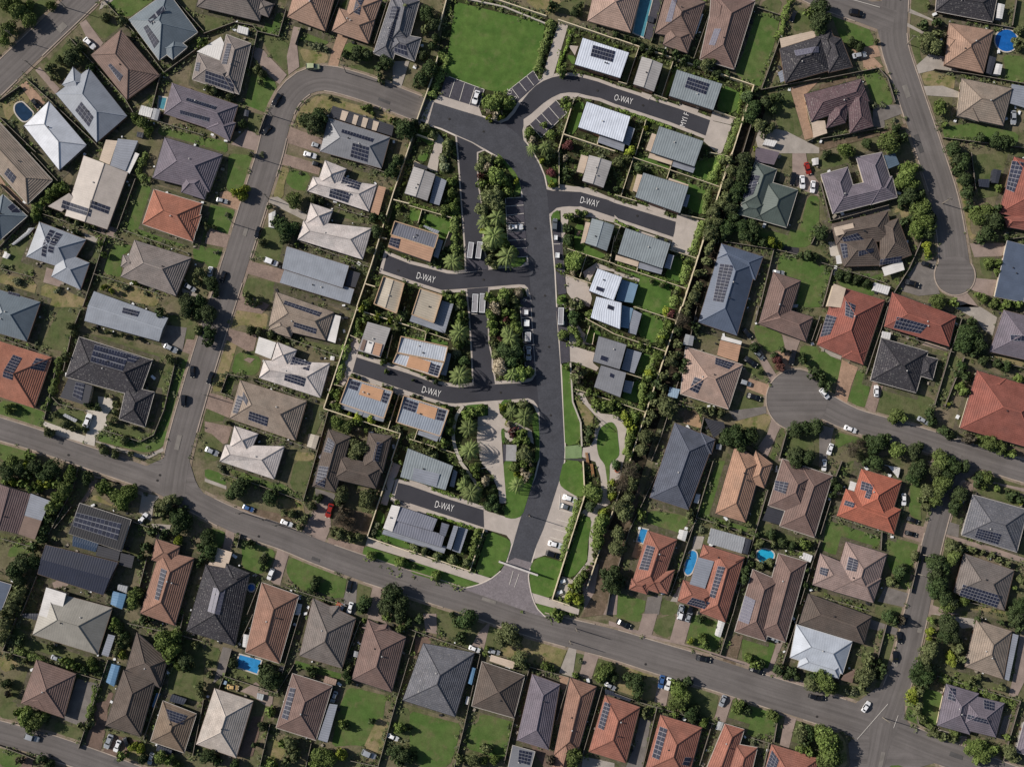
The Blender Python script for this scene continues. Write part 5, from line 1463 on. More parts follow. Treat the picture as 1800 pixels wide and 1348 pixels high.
FENCE = """
@0,0
F k 900,0 1180,290 1450,650
F k 1540,0 1797,290
F k 620,340 1110,880 1180,1000
F k 240,700 460,900 860,1280
F k 0,1030 330,1348
F k 1450,650 1797,400
F k 1420,660 1350,940 1310,1050
F k 1310,1050 1797,1200
F k 0,900 190,770
@1,0
F k 720,100 655,330
F k 0,310 270,210 430,240 470,290 660,335
F k 1190,0 1070,300
F k 1610,20 1490,400
F k 850,250 800,400
F k 470,290 400,620
F k 545,1010 480,1180
@2,0
F c 340,-40 255,280
F c 250,510 200,700 70,1060 0,1300
F c 720,0 1200,160
F s 500,0 830,70 1190,215
F c 1300,190 1797,360
F c 45,1185 215,1245
F c 1440,885 1345,1190 1300,1348
F c 1345,1190 1797,1340
F c 1670,1190 1640,1290
@3,0
F c 0,355 1215,765 960,1560
F w 210,430 105,750
F w 510,550 410,860
F w 105,750 30,730
F w 345,840 460,885
F w 870,980 1060,1050
F w 275,1060 180,1370
F k 875,0 690,530
F k 1240,80 1450,150
F k 1450,340 1280,800
F k 1280,800 1797,700
F k 1210,1050 1120,1348
F k 420,0 320,380
F k 1690,1250 1797,1200
@4,0
F k 0,710 510,610 590,700 655,910
F k 1280,190 1797,280
F k 0,1230 560,1130
F k 1720,0 1680,240
F k 1000,620 1300,660 1797,750
F k 1080,1220 1797,1310
F k 0,700 0,700
@0,1
F k 290,0 520,250
F k 270,550 0,840
F k 390,540 1100,770
F k 1200,230 1040,670
F k 940,740 840,1050 740,1348
F k 0,1010 300,1090
F k 830,1060 1420,1240
F k 1100,680 1660,880
F k 0,270 270,530
@1,1
F c 1797,-50 1660,350 1460,1000 1340,1348
F c 1660,415 1797,450
F c 1555,745 1600,755
F c 1415,1150 1500,1175
F k 840,780 1440,1000
F k 1240,50 1650,200
F k 1160,480 1500,590
@2,1
F w 0,465 400,580
F w 110,500 75,620
F w 350,690 290,850
F w 0,290 45,75 180,150
F w 1310,0 1310,310
F w 1380,840 1797,975
F w 1550,900 1490,1090
F w 1797,730 1750,960
F w 1370,1070 1600,1150
@3,1
F w 165,40 55,380
F w 165,45 915,300
F w 510,60 455,230
F w 0,370 190,425
F w 830,0 1010,40
F w 580,540 820,595
F w 480,850 715,925
F w 50,640 0,780
F w 0,980 625,1190
F w 215,955 190,1040
F c 1020,20 780,750 590,1348
F k 1110,0 900,800
F k 1390,850 1270,1348
F k 1420,850 1620,900
F k 960,780 1400,850
F k 1720,800 1797,640
@4,1
F k 0,250 90,600 600,460
F k 0,960 560,1140 620,1180
F k 900,740 780,1010 570,1348
F k 110,1020 20,1348
F k 1320,0 1360,330
F k 1630,760 1797,740
F k 1540,1260 1797,1310
@0,2
F k 720,30 640,230 570,560
F k 520,480 400,990
F k 0,260 450,430
F k 1560,440 1450,900 1360,1120 1240,1180 900,1070
F k 530,850 760,910
F k 470,790 530,850
@1,2
F c 1345,0 1050,890
F c 1050,890 1720,1110 1640,1348
F c 1345,30 1797,170
F w 1280,250 1370,290
F w 1650,240 1600,450
F w 1140,680 1220,700
F w 1710,760 1610,1070
F w 1760,0 1720,130
F k 690,260 1200,440
F k 440,640 900,820
F k 270,1010 990,1260
F k 1090,910 970,1348
F k 350,620 210,590 150,750 270,800
@2,2
F w 0,170 350,290
F w 150,220 130,320
F w 0,1155 400,1280
F w 75,1070 45,1160
F w 205,1230 180,1310
F s 1410,490 1430,830 1500,1010 1510,1220
F w 1450,720 1797,830
F w 1580,170 1540,300
F w 1620,230 1600,330
F w 1540,100 1797,240
@3,2
F c 580,0 130,1348
F w 165,0 530,120
F w 0,240 440,390
F w 100,580 350,665
F w 0,830 265,920
F k 720,0 620,450 400,1150 320,1348
F k 1260,0 1230,130
F k 1797,80 1720,300
F k 550,850 760,900
F k 1510,1070 1440,1320
F k 780,960 740,1140
@4,2
F k 590,0 530,200 400,590
F k 1240,100 1130,420 1000,860
F k 560,190 950,330 1170,400
F k 1260,440 1090,870
F k 1380,440 1797,540
F k 1570,90 1510,320
F k 10,150 -40,300
@0,3
F k 700,60 650,250 440,640
F k 640,400 490,590
F k 340,1000 200,1348
F k 0,670 290,750
F k 1300,850 1200,1240
F k 1180,530 1320,580
@1,3
F c 1650,0 1430,665
F c 1430,665 1797,790
F k 160,110 480,210 860,350
F k 970,0 870,350
F k 490,1060 380,1340
F k 320,640 290,760
F k 710,1100 1250,1270
F k 950,1210 900,1348
@2,3
F c 0,780 530,960 655,595
F c 1520,0 1535,300 1420,660 1250,1210 1400,1260
F c 1670,760 1550,1115
F c 1797,390 1740,540
F k 1760,1120 1720,1348
@3,3
F c 60,200 0,390
F k 420,0 130,600 30,920
F k 860,0 710,500 560,960 480,1180
F k 710,490 1230,660
F k 1340,250 1120,1000 1030,1348
F k 1240,660 1750,840
F k 1797,700 1740,850 1620,1250
F k 640,640 720,510
@4,3
F k 190,0 130,150
F k 90,350 0,640
F k 100,480 540,620 530,780
F k 890,740 790,1150
F k 20,1190 430,1310
F k 1330,600 1360,280
F k 1250,720 1797,900
F k 1190,1210 1797,1348
@0,4
F k 160,30 40,320 900,580
F k 960,400 700,1180
F k 1130,80 1580,180 1797,240
F k 1480,480 1270,1100
F k 1797,750 1700,1240
F k 1620,0 1580,190
F k 0,1145 230,1230 320,1270
@1,4
F k 240,320 180,540 640,690 790,440
F k 430,0 290,300
F k 840,0 640,680
F k 580,960 490,1330
F k 1370,60 1200,500
F k 1797,380 1690,740 1520,1348
F k 0,1000 170,560
F k 940,1130 890,1348
F k 1280,1280 1520,1330
@2,4
F k 0,130 620,350
F k 60,150 0,350
F k 620,350 480,980 390,1348
F k 1050,480 920,900 830,1300
F k 1400,560 1290,930
F k 1690,630 1500,1280
F k 1050,460 1390,550
@3,4
F k 1030,0 920,360
F k 0,690 220,770 870,960
F k 370,810 240,1348
F k 850,960 740,1320
F k 1190,1080 1400,1140
F k 1350,1130 1300,1348
F k 1610,0 1460,460
F k 1420,950 1390,1120
@4,4
F k 580,90 480,470 400,660
F k 930,260 850,500
F k 1020,540 1750,760
F k 1750,760 1600,1280
F k 1580,180 1690,180
F k 830,800 860,960 1010,1045
"""
# ------------------------------------------------------------------ DSL
def parse(text):
    tile = None
    for ln in text.strip().splitlines():
        ln = ln.strip()
        if not ln: continue
        if ln[0] == '@': tile = tuple(float(v) if '.' in v else int(v) for v in ln[1:].split(',')); continue
        k, rest = ln.split(' ', 1); yield tile, k, rest
def pts_of(tile, s, z=0.0):
    out = []
    for q in s.split():
        if ',' in q:
            a, b = q.split(','); out.append(P(*TP(tile, float(a), float(b)), z))
    return out
# ================================================================== GROUND AND ROADS
G = dict(
 base=ground_mat('grass_soil', (92, 94, 64), (118, 107, 90), (74, 82, 50), .07, 1.6, .3),
 e=ground_mat('dull_lawn', (84, 94, 58), (98, 98, 70), (70, 84, 48), .12, 2.2, .25),
 L=ground_mat('green_lawn', (76, 100, 50), (90, 104, 60), (100, 102, 68), .1, 2.5, .22),
 y=ground_mat('dry_lawn', (118, 114, 76), (142, 126, 98), (84, 98, 48), .15, 2.0, .25),
 A=ground_mat('estate_turf', (72, 100, 46), (86, 110, 54), (94, 108, 62), .1, 2.6, .2),
 garden=ground_mat('garden_soil', (52, 62, 34), (66, 60, 46), (44, 60, 28), .2, 2.4, .35),
 m=ground_mat('dirt_verge', (134, 116, 98), (106, 96, 76), (84, 88, 56), .25, 2.4, .28),
 d=ground_mat('brown_dirt', (112, 96, 82), (92, 82, 66), (124, 108, 94), .25, 2.4, .3),  # bare brown dirt, duller than the verge dirt
 p=paving('pink_concrete', (146, 130, 122), .12, stain=.22), b=paving('brick_paving', (138, 120, 110), .14, cell=2.6, stain=.22),
 c=paving('pale_concrete', (160, 152, 144), .1, stain=.2), g=paving('grey_concrete', (118, 112, 108), .14, stain=.28),
 o=paving('orange_paving', (160, 132, 112), .12, cell=2.6, stain=.2), w=paving('white_concrete', (190, 182, 172), .08, stain=.14),
 k=paving('dark_paving', (62, 60, 64), .12, stain=.15), bay=paving('bay_paving', (74, 72, 80), .14, cell=2.2, stain=.14),
 u=paving('brown_paving', (112, 94, 84), .16, cell=2.6, stain=.28), t=paving('tan_paving', (164, 136, 108), .12, stain=.2),
 v=paving('green_grid_paving', (122, 142, 100), .1), x=ground_mat('dark_soil', (58, 50, 42), (44, 42, 32), (84, 72, 60), .3, 2.0, .35),
 conc=paving('estate_concrete', (178, 168, 160), .08, stain=.12), kerb=paving('kerb_concrete', (166, 152, 140), .14, stain=.25),
 ekerb=paving('estate_kerb', (204, 194, 184), .06, stain=.08),
 verge=ground_mat('verge_dirt', (146, 130, 118), (130, 118, 102), (108, 104, 78), .2, 2.2, .22),
 paver=paving('entry_pavers', (124, 117, 120), .2, cell=2.4, stain=.1))
ASPH = asphalt('street_asphalt', (106, 101, 99)); SPINE = paving('spine_pavers', (72, 73, 79), .13, cell=2.6, stain=.16)
DWAY = asphalt('lane_asphalt', (63, 63, 69), False)
me = MB(); R = 3500; me.poly([(-R, -R, 0), (R, -R, 0), (R, R, 0), (-R, R, 0)])
tag(me.obj('ground', G['base']), 'grassy suburban soil under everything', kind='structure')
ROADS = {  # name: (points in sheet pixels, width px)
 'long_street': ([(-60, 738), (0, 754), (70, 775), (146, 801), (276, 846), (345, 882), (416, 916), (500, 945), (560, 970), (646, 1001), (720, 1025), (830, 1060), (925, 1092), (1000, 1112), (1080, 1132), (1160, 1157), (1250, 1183), (1340, 1212), (1440, 1243), (1540, 1275), (1640, 1315), (1760, 1360), (1850, 1395)],
                 [40, 38, 36, 36, 38, 38, 40, 41, 41, 43, 42, 42, 44, 48, 50, 52, 52, 52, 54, 48, 44, 42, 42]),
 'left_street': ([(302, 868), (312, 800), (338, 704), (370, 598), (411, 470), (449, 350), (475, 268), (488, 215), (506, 174), (534, 147), (570, 138), (610, 146), (660, 162), (716, 184), (748, 196)], 45),
 'diagonal_street': ([(-70, 205), (0, 138), (72, 69), (144, 0), (210, -65)], 48),
 'upper_right_street': ([(1578, -60), (1572, 20), (1572, 80), (1598, 160), (1635, 270), (1660, 350), (1674, 430), (1678, 480)], [46, 48, 48, 46, 47, 48, 50, 56]),
 'side_street': ([(1570, 40), (1510, 18), (1440, -8), (1380, -40)], 44),
 'circle_street': ([(1400, 703), (1440, 710), (1500, 738), (1600, 766), (1700, 797), (1800, 828), (1880, 850)], [50, 46, 40, 38, 38, 38, 38]),
 'right_street': ([(1690, 800), (1668, 850), (1652, 905), (1636, 965), (1610, 1079), (1588, 1170), (1568, 1230), (1548, 1285)], [34, 34, 33, 34, 40, 42, 46, 50]),
 'lower_stub_street': ([(1552, 1270), (1545, 1310), (1535, 1360), (1522, 1400)], [50, 34, 28, 28]),
 'bottom_left_street': ([(-70, 1270), (0, 1287), (60, 1303), (120, 1322), (220, 1358), (320, 1400)], 39),
}
PXM = DIST/FPX
rl = []; zi = 0
for nm, (pp, wd) in ROADS.items():
    pm = [P(*q) for q in pp]
    n0 = len(pm); sp = spline(pm, 4.0)
    if isinstance(wd, list):
        cum = [0]
        for i in range(1, n0): cum.append(cum[-1]+math.dist(pm[i], pm[i-1]))
        c2 = [0]
        for i in range(1, len(sp)): c2.append(c2[-1]+math.dist(sp[i], sp[i-1]))
        ws = [float(np.interp(c*cum[-1]/c2[-1], cum, wd))*PXM for c in c2]
    else: ws = [wd*PXM]*len(sp)
    Lp, Rp = ribbon(sp, ws); rl.append((nm, sp, ws, Lp, Rp)); stamp(Lp+Rp[::-1], 1)
def disc(cx, cy, r, n=40):
    x, y = P(cx, cy); return [(x+r*math.cos(k*2*math.pi/n), y+r*math.sin(k*2*math.pi/n)) for k in range(n)]
bulbs = [('turning_circle', disc(1401, 703, 10.6)), ('turning_bulb', disc(1678, 484, 6.9))]
FIL = ['250,822 300,800 318,740 330,735 330,800 345,850 378,893 300,880', '1470,1278 1500,1238 1545,1205 1590,1230 1590,1265 1640,1300 1680,1330 1600,1352 1545,1330 1520,1310 1500,1296',
       '1440,10 1500,25 1540,45 1552,90 1590,60 1590,0', '1630,840 1660,790 1700,790 1720,830 1680,850 1668,880', '1490,1300 1540,1290 1640,1340 1560,1345 1540,1400 1500,1400']
fills = [[P(*map(float, q.split(','))) for q in s.split()] for s in FIL]
for _, d in bulbs: stamp(d, 1)
for d in fills: stamp(d, 1)
# verge strips, road ribbons, kerbs
for i, (nm, sp, ws, Lp, Rp) in enumerate(rl):
    m = MB(); a, b = ribbon(sp, [w_+2.2 for w_ in ws])
    cum = 0
    for k in range(len(sp)-1):
        m.poly([(*b[k], .1025+i*.0004), (*b[k+1], .1025+i*.0004), (*a[k+1], .1025+i*.0004), (*a[k], .1025+i*.0004)])
    tag(m.obj('verge', G['verge']), 'bare verge strip beside the '+nm.replace('_', ' '), kind='structure')
    m = MB(); z = .19+i*.004; cum = 0
    for k in range(len(sp)-1):
        L = math.dist(sp[k], sp[k+1]); h = ws[k]/2; h2 = ws[k+1]/2
        m.poly([(*Rp[k], z), (*Rp[k+1], z), (*Lp[k+1], z), (*Lp[k], z)], uv=[(cum, -h), (cum+L, -h2), (cum+L, h2), (cum, h)]); cum += L
    tag(m.obj('road', ASPH), 'grey asphalt '+nm.replace('_', ' '), kind='structure')
for i, (nm, d) in enumerate(bulbs):
    m = MB(); tri_poly(m, d, .24+i*.004); tag(m.obj('road', ASPH), 'grey asphalt '+nm.replace('_', ' '), kind='structure')
    m = MB(); tri_poly(m, [(p[0]+(p[0]-sum(q[0] for q in d)/len(d))*.12, p[1]+(p[1]-sum(q[1] for q in d)/len(d))*.12) for p in d], .055+i*.004)
    tag(m.obj('verge', G['verge']), 'bare verge ring around the '+nm.replace('_', ' '), kind='structure')
for i, d in enumerate(fills):
    m = MB(); tri_poly(m, smooth(d), .17-i*.004); tag(m.obj('road', ASPH), 'asphalt corner of a street junction', kind='structure')
def kerb_along(line, inner_test, name='kerb', mat=None, hw=.17, z=.3, label='raised kerb'):
    m = MB(); run = []
    def flush(run):
        if len(run) < 2: return
        a, b = ribbon(run, hw*2)
        for k in range(len(run)-1): m.box([a[k], a[k+1], b[k+1], b[k]], 0, z)
    for p in line:
        if inner_test(p): flush(run); run = []
        else: run.append(p)
    flush(run)
    if m.f: tag(m.obj(name, mat or G['kerb']), label, kind='structure')
# ---- estate roads
def fp(s): return [P(*map(float, q.split(','))) for q in s.split()]
EST = fp('787,0 768,105 750,180 735,228 690,370 645,520 573,720 707,763 647,945 640,985 700,1010 760,1025 830,1040 960,1090 1008,1102 1025,1070 1062,1035 1100,860 1135,720 1322,152 1080,72 962,33 850,0 800,-40')
stamp(EST, 6)
m = MB(); tri_poly(m, EST, .008+.04); tag(m.obj('garden_ground', G['garden']), 'planted soil of the walled estate', kind='structure')
SP_ = fp('751,218 776,226 800,237 830,250 855,264 876,276 892,286 905,304 914,320 919,345 922,390 925,420 928,452 932,500 934,540 937,585 940,630 944,680 948,720 949,765 949,809 942,838 932,860 922,890 912,920 902,955 892,986 930,998 940,965 955,930 968,892 980,854 987,830 991,810 992,790 988,710 984,636 980,585 977,540 974,480 970,430 966,390 963,350 960,330 956,310 947,288 934,266 926,254 914,240 900,228 884,218 850,207 800,192 762,180')
DW = {'upper_lane': fp('880,217 893,212 905,199 915,182 930,163 942,151 955,143 970,137 985,134 1003,134 1020,136 1050,144 1080,155 1194,192 1248,212 1240,239 1175,214 1080,183 1055,173 1030,168 1015,164 1000,163 985,165 970,172 955,182 940,195 930,204 922,215 918,230 919,240 921,252 905,240'),
 'second_lane': fp('955,332 972,336 985,334 1000,334 1016,334 1032,336 1080,357 1190,391 1183,417 1079,382 1040,369 1020,364 1000,363 988,364 978,366 969,374 960,380'),
 'left_upper_lane': fp('680,448 720,464 760,474 786,481 803,482 820,480 870,473 915,470 932,465 940,510 932,518 928,506 922,501 912,500 875,503 840,506 808,508 776,510 748,501 720,492 673,476'),
 'left_lower_lane': fp('627,628 719,657 760,672 782,678 804,681 818,680 832,678 880,675 920,673 930,671 936,668 941,660 950,660 955,720 948,722 944,712 938,704 928,700 885,703 840,706 820,708 800,709 785,708 770,704 719,688 619,654'),
 'bottom_lane': fp('700,848 720,853 785,876 850,896 851,927 785,905 720,886 693,876'),
 'side_lane': fp('803,240 806,270 812,350 818,432 820,478 858,475 848,432 848,380 844,350 840,330 838,300 838,268 849,264 830,252'),
 'lower_side_lane': fp('821,508 826,552 830,615 833,679 870,675 868,662 864,645 864,630 860,612 858,600 856,552 858,505')}
stamp(SP_, 2); [stamp(v, 2) for v in DW.values()]
for i, (k, v) in enumerate([('spine', SP_)]+list(DW.items())):
    m = MB(); tri_poly(m, offset_poly(v, .55 if k in ('spine', 'side_lane', 'lower_side_lane') else 1.15), .125+i*.004)
    tag(m.obj('path', G['ekerb'] if k == 'spine' else G['conc']), 'pale concrete edge of the estate '+k.replace('_', ' '), kind='structure')
    stamp(offset_poly(v, 1.0), 2)
    m = MB(); tri_poly(m, v, .165+i*.004 if k != 'spine' else .2)
    tag(m.obj('road', SPINE if k == 'spine' else DWAY), 'dark estate '+k.replace('_', ' '), kind='structure')
APR = fp('850,896 862,900 875,903 888,909 900,912 908,910 912,906 918,905 912,922 905,950 898,958 892,990 895,960 897,948 890,940 882,935 870,931 851,927')
m = MB(); tri_poly(m, APR, .152+.004); tag(m.obj('path', G['conc']), 'pale paver apron at the bottom lane', kind='structure')
ENT = fp('888,990 880,1003 864,1016 846,1025 830,1030 812,1034 870,1054 940,1079 960,1085 945,1070 936,1050 931,1030 929,1012 932,998 940,990 905,980')
m = MB(); tri_poly(m, ENT, .24); tag(m.obj('path', G['paver']), 'mottled paver entry apron of the estate', kind='structure'); stamp(ENT, 2)
m = MB(); tri_poly(m, fp('738,212 757,176 763,180 752,219'), .232); tag(m.obj('path', G['conc']), 'pale threshold strip at estate west entry', kind='structure')
for line, nm in ((fp('880,1003 864,1016 846,1025 830,1030 812,1034'), ''), (fp('964,1088 945,1070 936,1050 931,1030 929,1012 932,998'), '')):
    kerb_along(spline(line, 2), lambda p: False, mat=G['ekerb'], label='white kerb of the estate entry', z=.32)
def in_est(p): return mk(*p) in (2, 6)
for nm, sp, ws, Lp, Rp in rl:
    for side, sg in ((Lp, 1), (Rp, -1)):
        line = []
        a, b = ribbon(sp, [w_+.3 for w_ in ws]); line = a if sg == 1 else b
        kerb_along(line, lambda p: mk(*p) in (1, 2), label='kerb along the '+nm.replace('_', ' '))
for nm, d in bulbs:
    kerb_along(offset_poly(d, .3)+[offset_poly(d, .3)[0]], lambda p: mk(*p) == 1, label='kerb around the '+nm.replace('_', ' '))
# ---- repair patches and covers on the streets
PATCH = [paving('old_patch', (84, 82, 82), .12), paving('light_patch', (124, 119, 114), .12), paving('cover_iron', (52, 50, 50), .1)]
for nm, sp, ws, Lp, Rp in rl:
    for _ in range(max(2, len(sp)//9)):
        k = random.randrange(1, len(sp)-2); a = Vector(sp[k]); b = Vector(sp[k+1]); d = (b-a).normalized(); nn = Vector((-d.y, d.x)); o = a+nn*random.uniform(-.36, .36)*ws[k]
        m = MB(); kind = random.randrange(3)
        if kind < 2:
            L, W_ = random.uniform(.6, 3.6), random.uniform(.5, 1.3); m.poly([(*(o-d*L-nn*W_), .285), (*(o+d*L-nn*W_*.9), .285), (*(o+d*L*.95+nn*W_), .285), (*(o-d*L+nn*W_), .285)])
        else: m.poly([(o.x+.42*math.cos(t*.63), o.y+.42*math.sin(t*.63), .29) for t in range(10)])
        ob = tag(m.obj('road_patch' if kind < 2 else 'manhole_cover', PATCH[kind]), None, kind='structure'); PENDING.append((ob, o.x, o.y, ['dark asphalt patch', 'pale asphalt patch', 'round iron cover'][kind], None))
for px, py in ((935, 262), (941, 402), (958, 520), (965, 610), (968, 730), (930, 905), (790, 210), (850, 232), (1050, 160), (1130, 186), (1120, 380), (700, 476), (880, 690), (850, 492)):
    x, y = P(px, py); m = MB(); m.poly([(x+.4*math.cos(t*.63), y+.4*math.sin(t*.63), .29) for t in range(10)])
    ob = tag(m.obj('manhole_cover', PATCH[2]), None, kind='structure'); PENDING.append((ob, x, y, 'round iron cover', None))
# ---- yards, drives
LV = dict(l='L', e='e', y='y')
zc = {'L': 0, 'D': 0, 'A': 0}
POLYLATER = []
for tile, k, rest in parse(GROUND):
    if k in ('L', 'D', 'A'):
        code, s = rest.split(' ', 1); pts = clean(pts_of(tile, s))
        if len(pts) < 3: continue
        zc[k] += 1; z = {'L': .052, 'D': .106, 'A': .16}[k]+(zc[k] % 12)*.004
        if k == 'L':
            pts = smooth(pts, True, 1); mat = G[LV[code]]; nm = 'lawn'; lab = {'l': 'green mown lawn', 'e': 'dull patchy lawn', 'y': 'dry yellowing lawn'}[code]; stamp(pts, 3)
        elif k == 'D':
            mat = G.get(code[0], G['g']); nm = 'driveway' if code[0] not in 'mdx' else 'dirt_patch'; lab = {'p': 'pinkish concrete driveway', 'b': 'brick paved driveway', 'c': 'pale concrete driveway', 'g': 'grey concrete slab', 'o': 'orange paved yard', 'w': 'white concrete driveway', 'k': 'dark paved slab', 'm': 'bare dirt patch', 'd': 'bare brown dirt patch', 'x': 'dark soil belt', 'u': 'brown paved yard', 't': 'tan paved patio'}[code[0]]; stamp(pts, 4)
        else:
            nm = {'l': 'lawn', 'c': 'path', 'g': 'parking_bay', 'k': 'parking_bay'}.get(code[0], 'garden_patch'); z += {'l': .06, 'c': 0, 'g': .1, 'k': .1}.get(code[0], .07)
            mat = {'l': G['A'], 'c': G['conc'], 'g': G['bay'], 'k': G['bay'], 'e': G['e'], 'o': G['o'], 'd': G['y'], 'b': G['k'], 'm': G['garden'], 'v': G['v']}[code[0]]
            if code[0] == 'l': pts = smooth(pts, True, 1)
            lab = {'l': 'bright estate turf', 'c': 'pale estate path', 'g': 'dark paved parking bays', 'k': 'dark parking strip', 'e': 'small estate lawn', 'o': 'orange gravel bed', 'd': 'dry estate turf', 'b': 'dark slatted ground', 'm': 'planted garden bed', 'v': 'pale green paved crossing'}[code[0]]; stamp(pts, {'l': 5, 'm': 6, 'e': 5, 'd': 5}.get(code[0], 2))
        mm = MB(); tri_poly(mm, pts, z); o = tag(mm.obj(nm, mat), None, None, kind='structure')
        cx = sum(p[0] for p in pts)/len(pts); cy = sum(p[1] for p in pts)/len(pts)
        PENDING.append((o, cx, cy, lab, None))
# ================================================================== HOUSES
CODES = {'tB': (126, 106, 98), 'tG': (118, 110, 106), 'tA': (132, 123, 119), 'tT': (156, 128, 112), 'tS': (104, 104, 110), 'tM': (118, 98, 92),
 'tK': (62, 60, 65), 'tK2': (88, 92, 104), 'tU': (98, 80, 84), 'tU2': (104, 88, 88), 'tE': (146, 132, 120), 'tE2': (122, 106, 92), 'tC': (176, 166, 158), 'tV': (112, 105, 114),
 'tO': (160, 108, 90), 'tO2': (150, 102, 88), 'tO3': (164, 100, 82), 'tR': (138, 86, 76), 'tN': (164, 130, 110), 'tN2': (140, 108, 94), 'tL': (196, 187, 183), 'tD': (94, 84, 78), 'tF': (164, 140, 128), 'tF2': (150, 130, 124),
 'mC': (178, 168, 160), 'mB': (106, 116, 124), 'mS': (140, 145, 154), 'mW': (200, 203, 210), 'mW2': (180, 186, 196), 'mG': (126, 127, 132), 'mG2': (146, 142, 134), 'mGr': (82, 92, 88), 'mN': (86, 96, 114), 'mR': (160, 84, 70),
 'rW': (206, 212, 224), 'rW2': (176, 182, 192), 'rA': (164, 160, 158), 'rG': (134, 142, 146), 'rD': (108, 110, 120), 'rE': (176, 166, 150), 'rT': (140, 148, 160), 'rJ': (120, 122, 134), 'rK': (38, 38, 43), 'rN': (36, 41, 58)}
FL = {'w': (214, 210, 206), 'c': (194, 176, 158), 'g': (136, 140, 150), 'k': (58, 58, 64), 't': (176, 140, 116), 'b': (120, 100, 90), 'b2': (112, 138, 160), 'b3': (84, 100, 116), 'o': (188, 146, 114), 'p': (104, 94, 102)}
def roofmat(code):
    r = CODES[code]
    if code[0] == 't': return roof_tile('roof_tiles_'+code, r, .5 if code in ('tK', 'tS', 'tU') else 0)
    if code[0] == 'm': return roof_metal('sheet_metal_'+code, r, .03)
    return roof_metal('ribbed_metal_'+code, r, .12 if code not in ('rK', 'rN') else .06)
def flatmat(c):
    return roof_metal('flat_roof_'+c, FL[c], .12 if c in ('k', 'g', 't') else .05, .8)
WALLS = [plain('brick_wall', (128, 98, 84)), plain('cream_wall', (186, 172, 152)), plain('brown_brick_wall', (108, 84, 70)), plain('grey_wall', (130, 126, 122))]
GUT = [plain('dark_gutter', (48, 48, 52)), plain('pale_gutter', (190, 184, 176)), plain('brown_gutter', (100, 84, 74))]
WIN = plain('window_glass', (38, 46, 56), .15, .6, .05); DOOR = plain('door_paint', (92, 62, 46)); VENT = plain('vent_metal', (170, 168, 166), .5)
CELL = None
def cellmat():
    nb = NB('solar_cells', .55, .25); u = nb.n.new('ShaderNodeUVMap'); u.uv_map = 'uv'
    oi = nb.n.new('ShaderNodeObjectInfo')
    c = nb.mul(lin((34, 38, 56)), nb.ramp(oi.outputs['Random'], 0, 1, .8, 1.3)); return nb.out(c)
CELL = cellmat(); CELL2 = plain('faded_solar_cells', (104, 102, 116), .4); RAIL = plain('solar_rail', (146, 148, 156), .5)
PITCH = math.tan(math.radians(24))
def q4(pts):
    if len(pts) == 3: a, b, c = pts; pts = [a, b, c, (a[0]+c[0]-b[0], a[1]+c[1]-b[1])]
    if area2(pts) < 0: pts = [pts[0], pts[3], pts[2], pts[1]]
    return [Vector(p) for p in pts]
def hip(mb, caps, q, ze, gable=False, pitch=PITCH, first_is_ridge=False):
    a, b, c, d = q
    l1 = ((b-a).length+(c-d).length)/2; l2 = ((c-b).length+(d-a).length)/2
    if gable:
        if l1 < l2: a, b, c, d = b, c, d, a; l1, l2 = l2, l1
    elif l1 < l2: a, b, c, d = b, c, d, a; l1, l2 = l2, l1
    rise = l2/2*pitch; e1 = (d+a)/2; e2 = (b+c)/2; ax = (e2-e1).normalized(); ins = 0.0 if gable else min(l2/2, l1/2*.985)
    if not gable:
        ins = min((d-a).length/2, l1/2*.985); in2 = min((c-b).length/2, l1/2*.985)
    else: in2 = 0
    r1 = e1+ax*ins; r2 = e2-ax*in2; zr = ze+rise
    def V(p, z): return (p.x, p.y, z)
    sl = math.hypot(l2/2, rise)
    def face(pp, A, B):
        ex = (B-A).normalized(); uv = []
        for (p, z) in pp:
            rel = p-A; u = rel.dot(ex); v = math.hypot((rel-ex*u).length, z-ze); uv.append((u, v))
        mb.poly([V(p, z) for p, z in pp], uv=uv)
    face([(a, ze), (b, ze), (r2, zr), (r1, zr)], a, b); face([(c, ze), (d, ze), (r1, zr), (r2, zr)], c, d)
    if not gable:
        face([(b, ze), (c, ze), (r2, zr)], b, c); face([(d, ze), (a, ze), (r1, zr)], d, a)
    else:
        for x, y, r in ((b, c, r2), (d, a, r1)):
            mb.poly([V(x, ze), V(y, ze), V(r, zr)])
    qs = [a, b, c, d]
    for i in range(4): # fascia
        x, y = qs[i], qs[(i+1) % 4]; L = (y-x).length
        mb.poly([V(x, ze-.2), V(y, ze-.2), V(y, ze), V(x, ze)], uv=[(0, 0), (L, 0), (L, .2), (0, .2)])
    up = .05
    if (r2-r1).length > .3: caps.append((V(r1, zr+up), V(r2, zr+up)))
    if not gable:
        for x, r in ((a, r1), (d, r1), (b, r2), (c, r2)): caps.append((V(x, ze+up), V(r, zr+up)))
    edges = [(a, b), (b, c), (c, d), (d, a)]; side = [0, 2] if gable else [0, 1, 2, 3]
    def zf(x, y):
        p = Vector((x, y)); best = 1e9
        for i in range(4):
            A, B = edges[i]; e = (B-A).normalized(); dist = e.x*(p.y-A.y)-e.y*(p.x-A.x)
            if dist < -.05: return None
            if i in side: best = min(best, dist)
        hw = l2/2
        return ze+min(best, hw)*pitch
    return zf
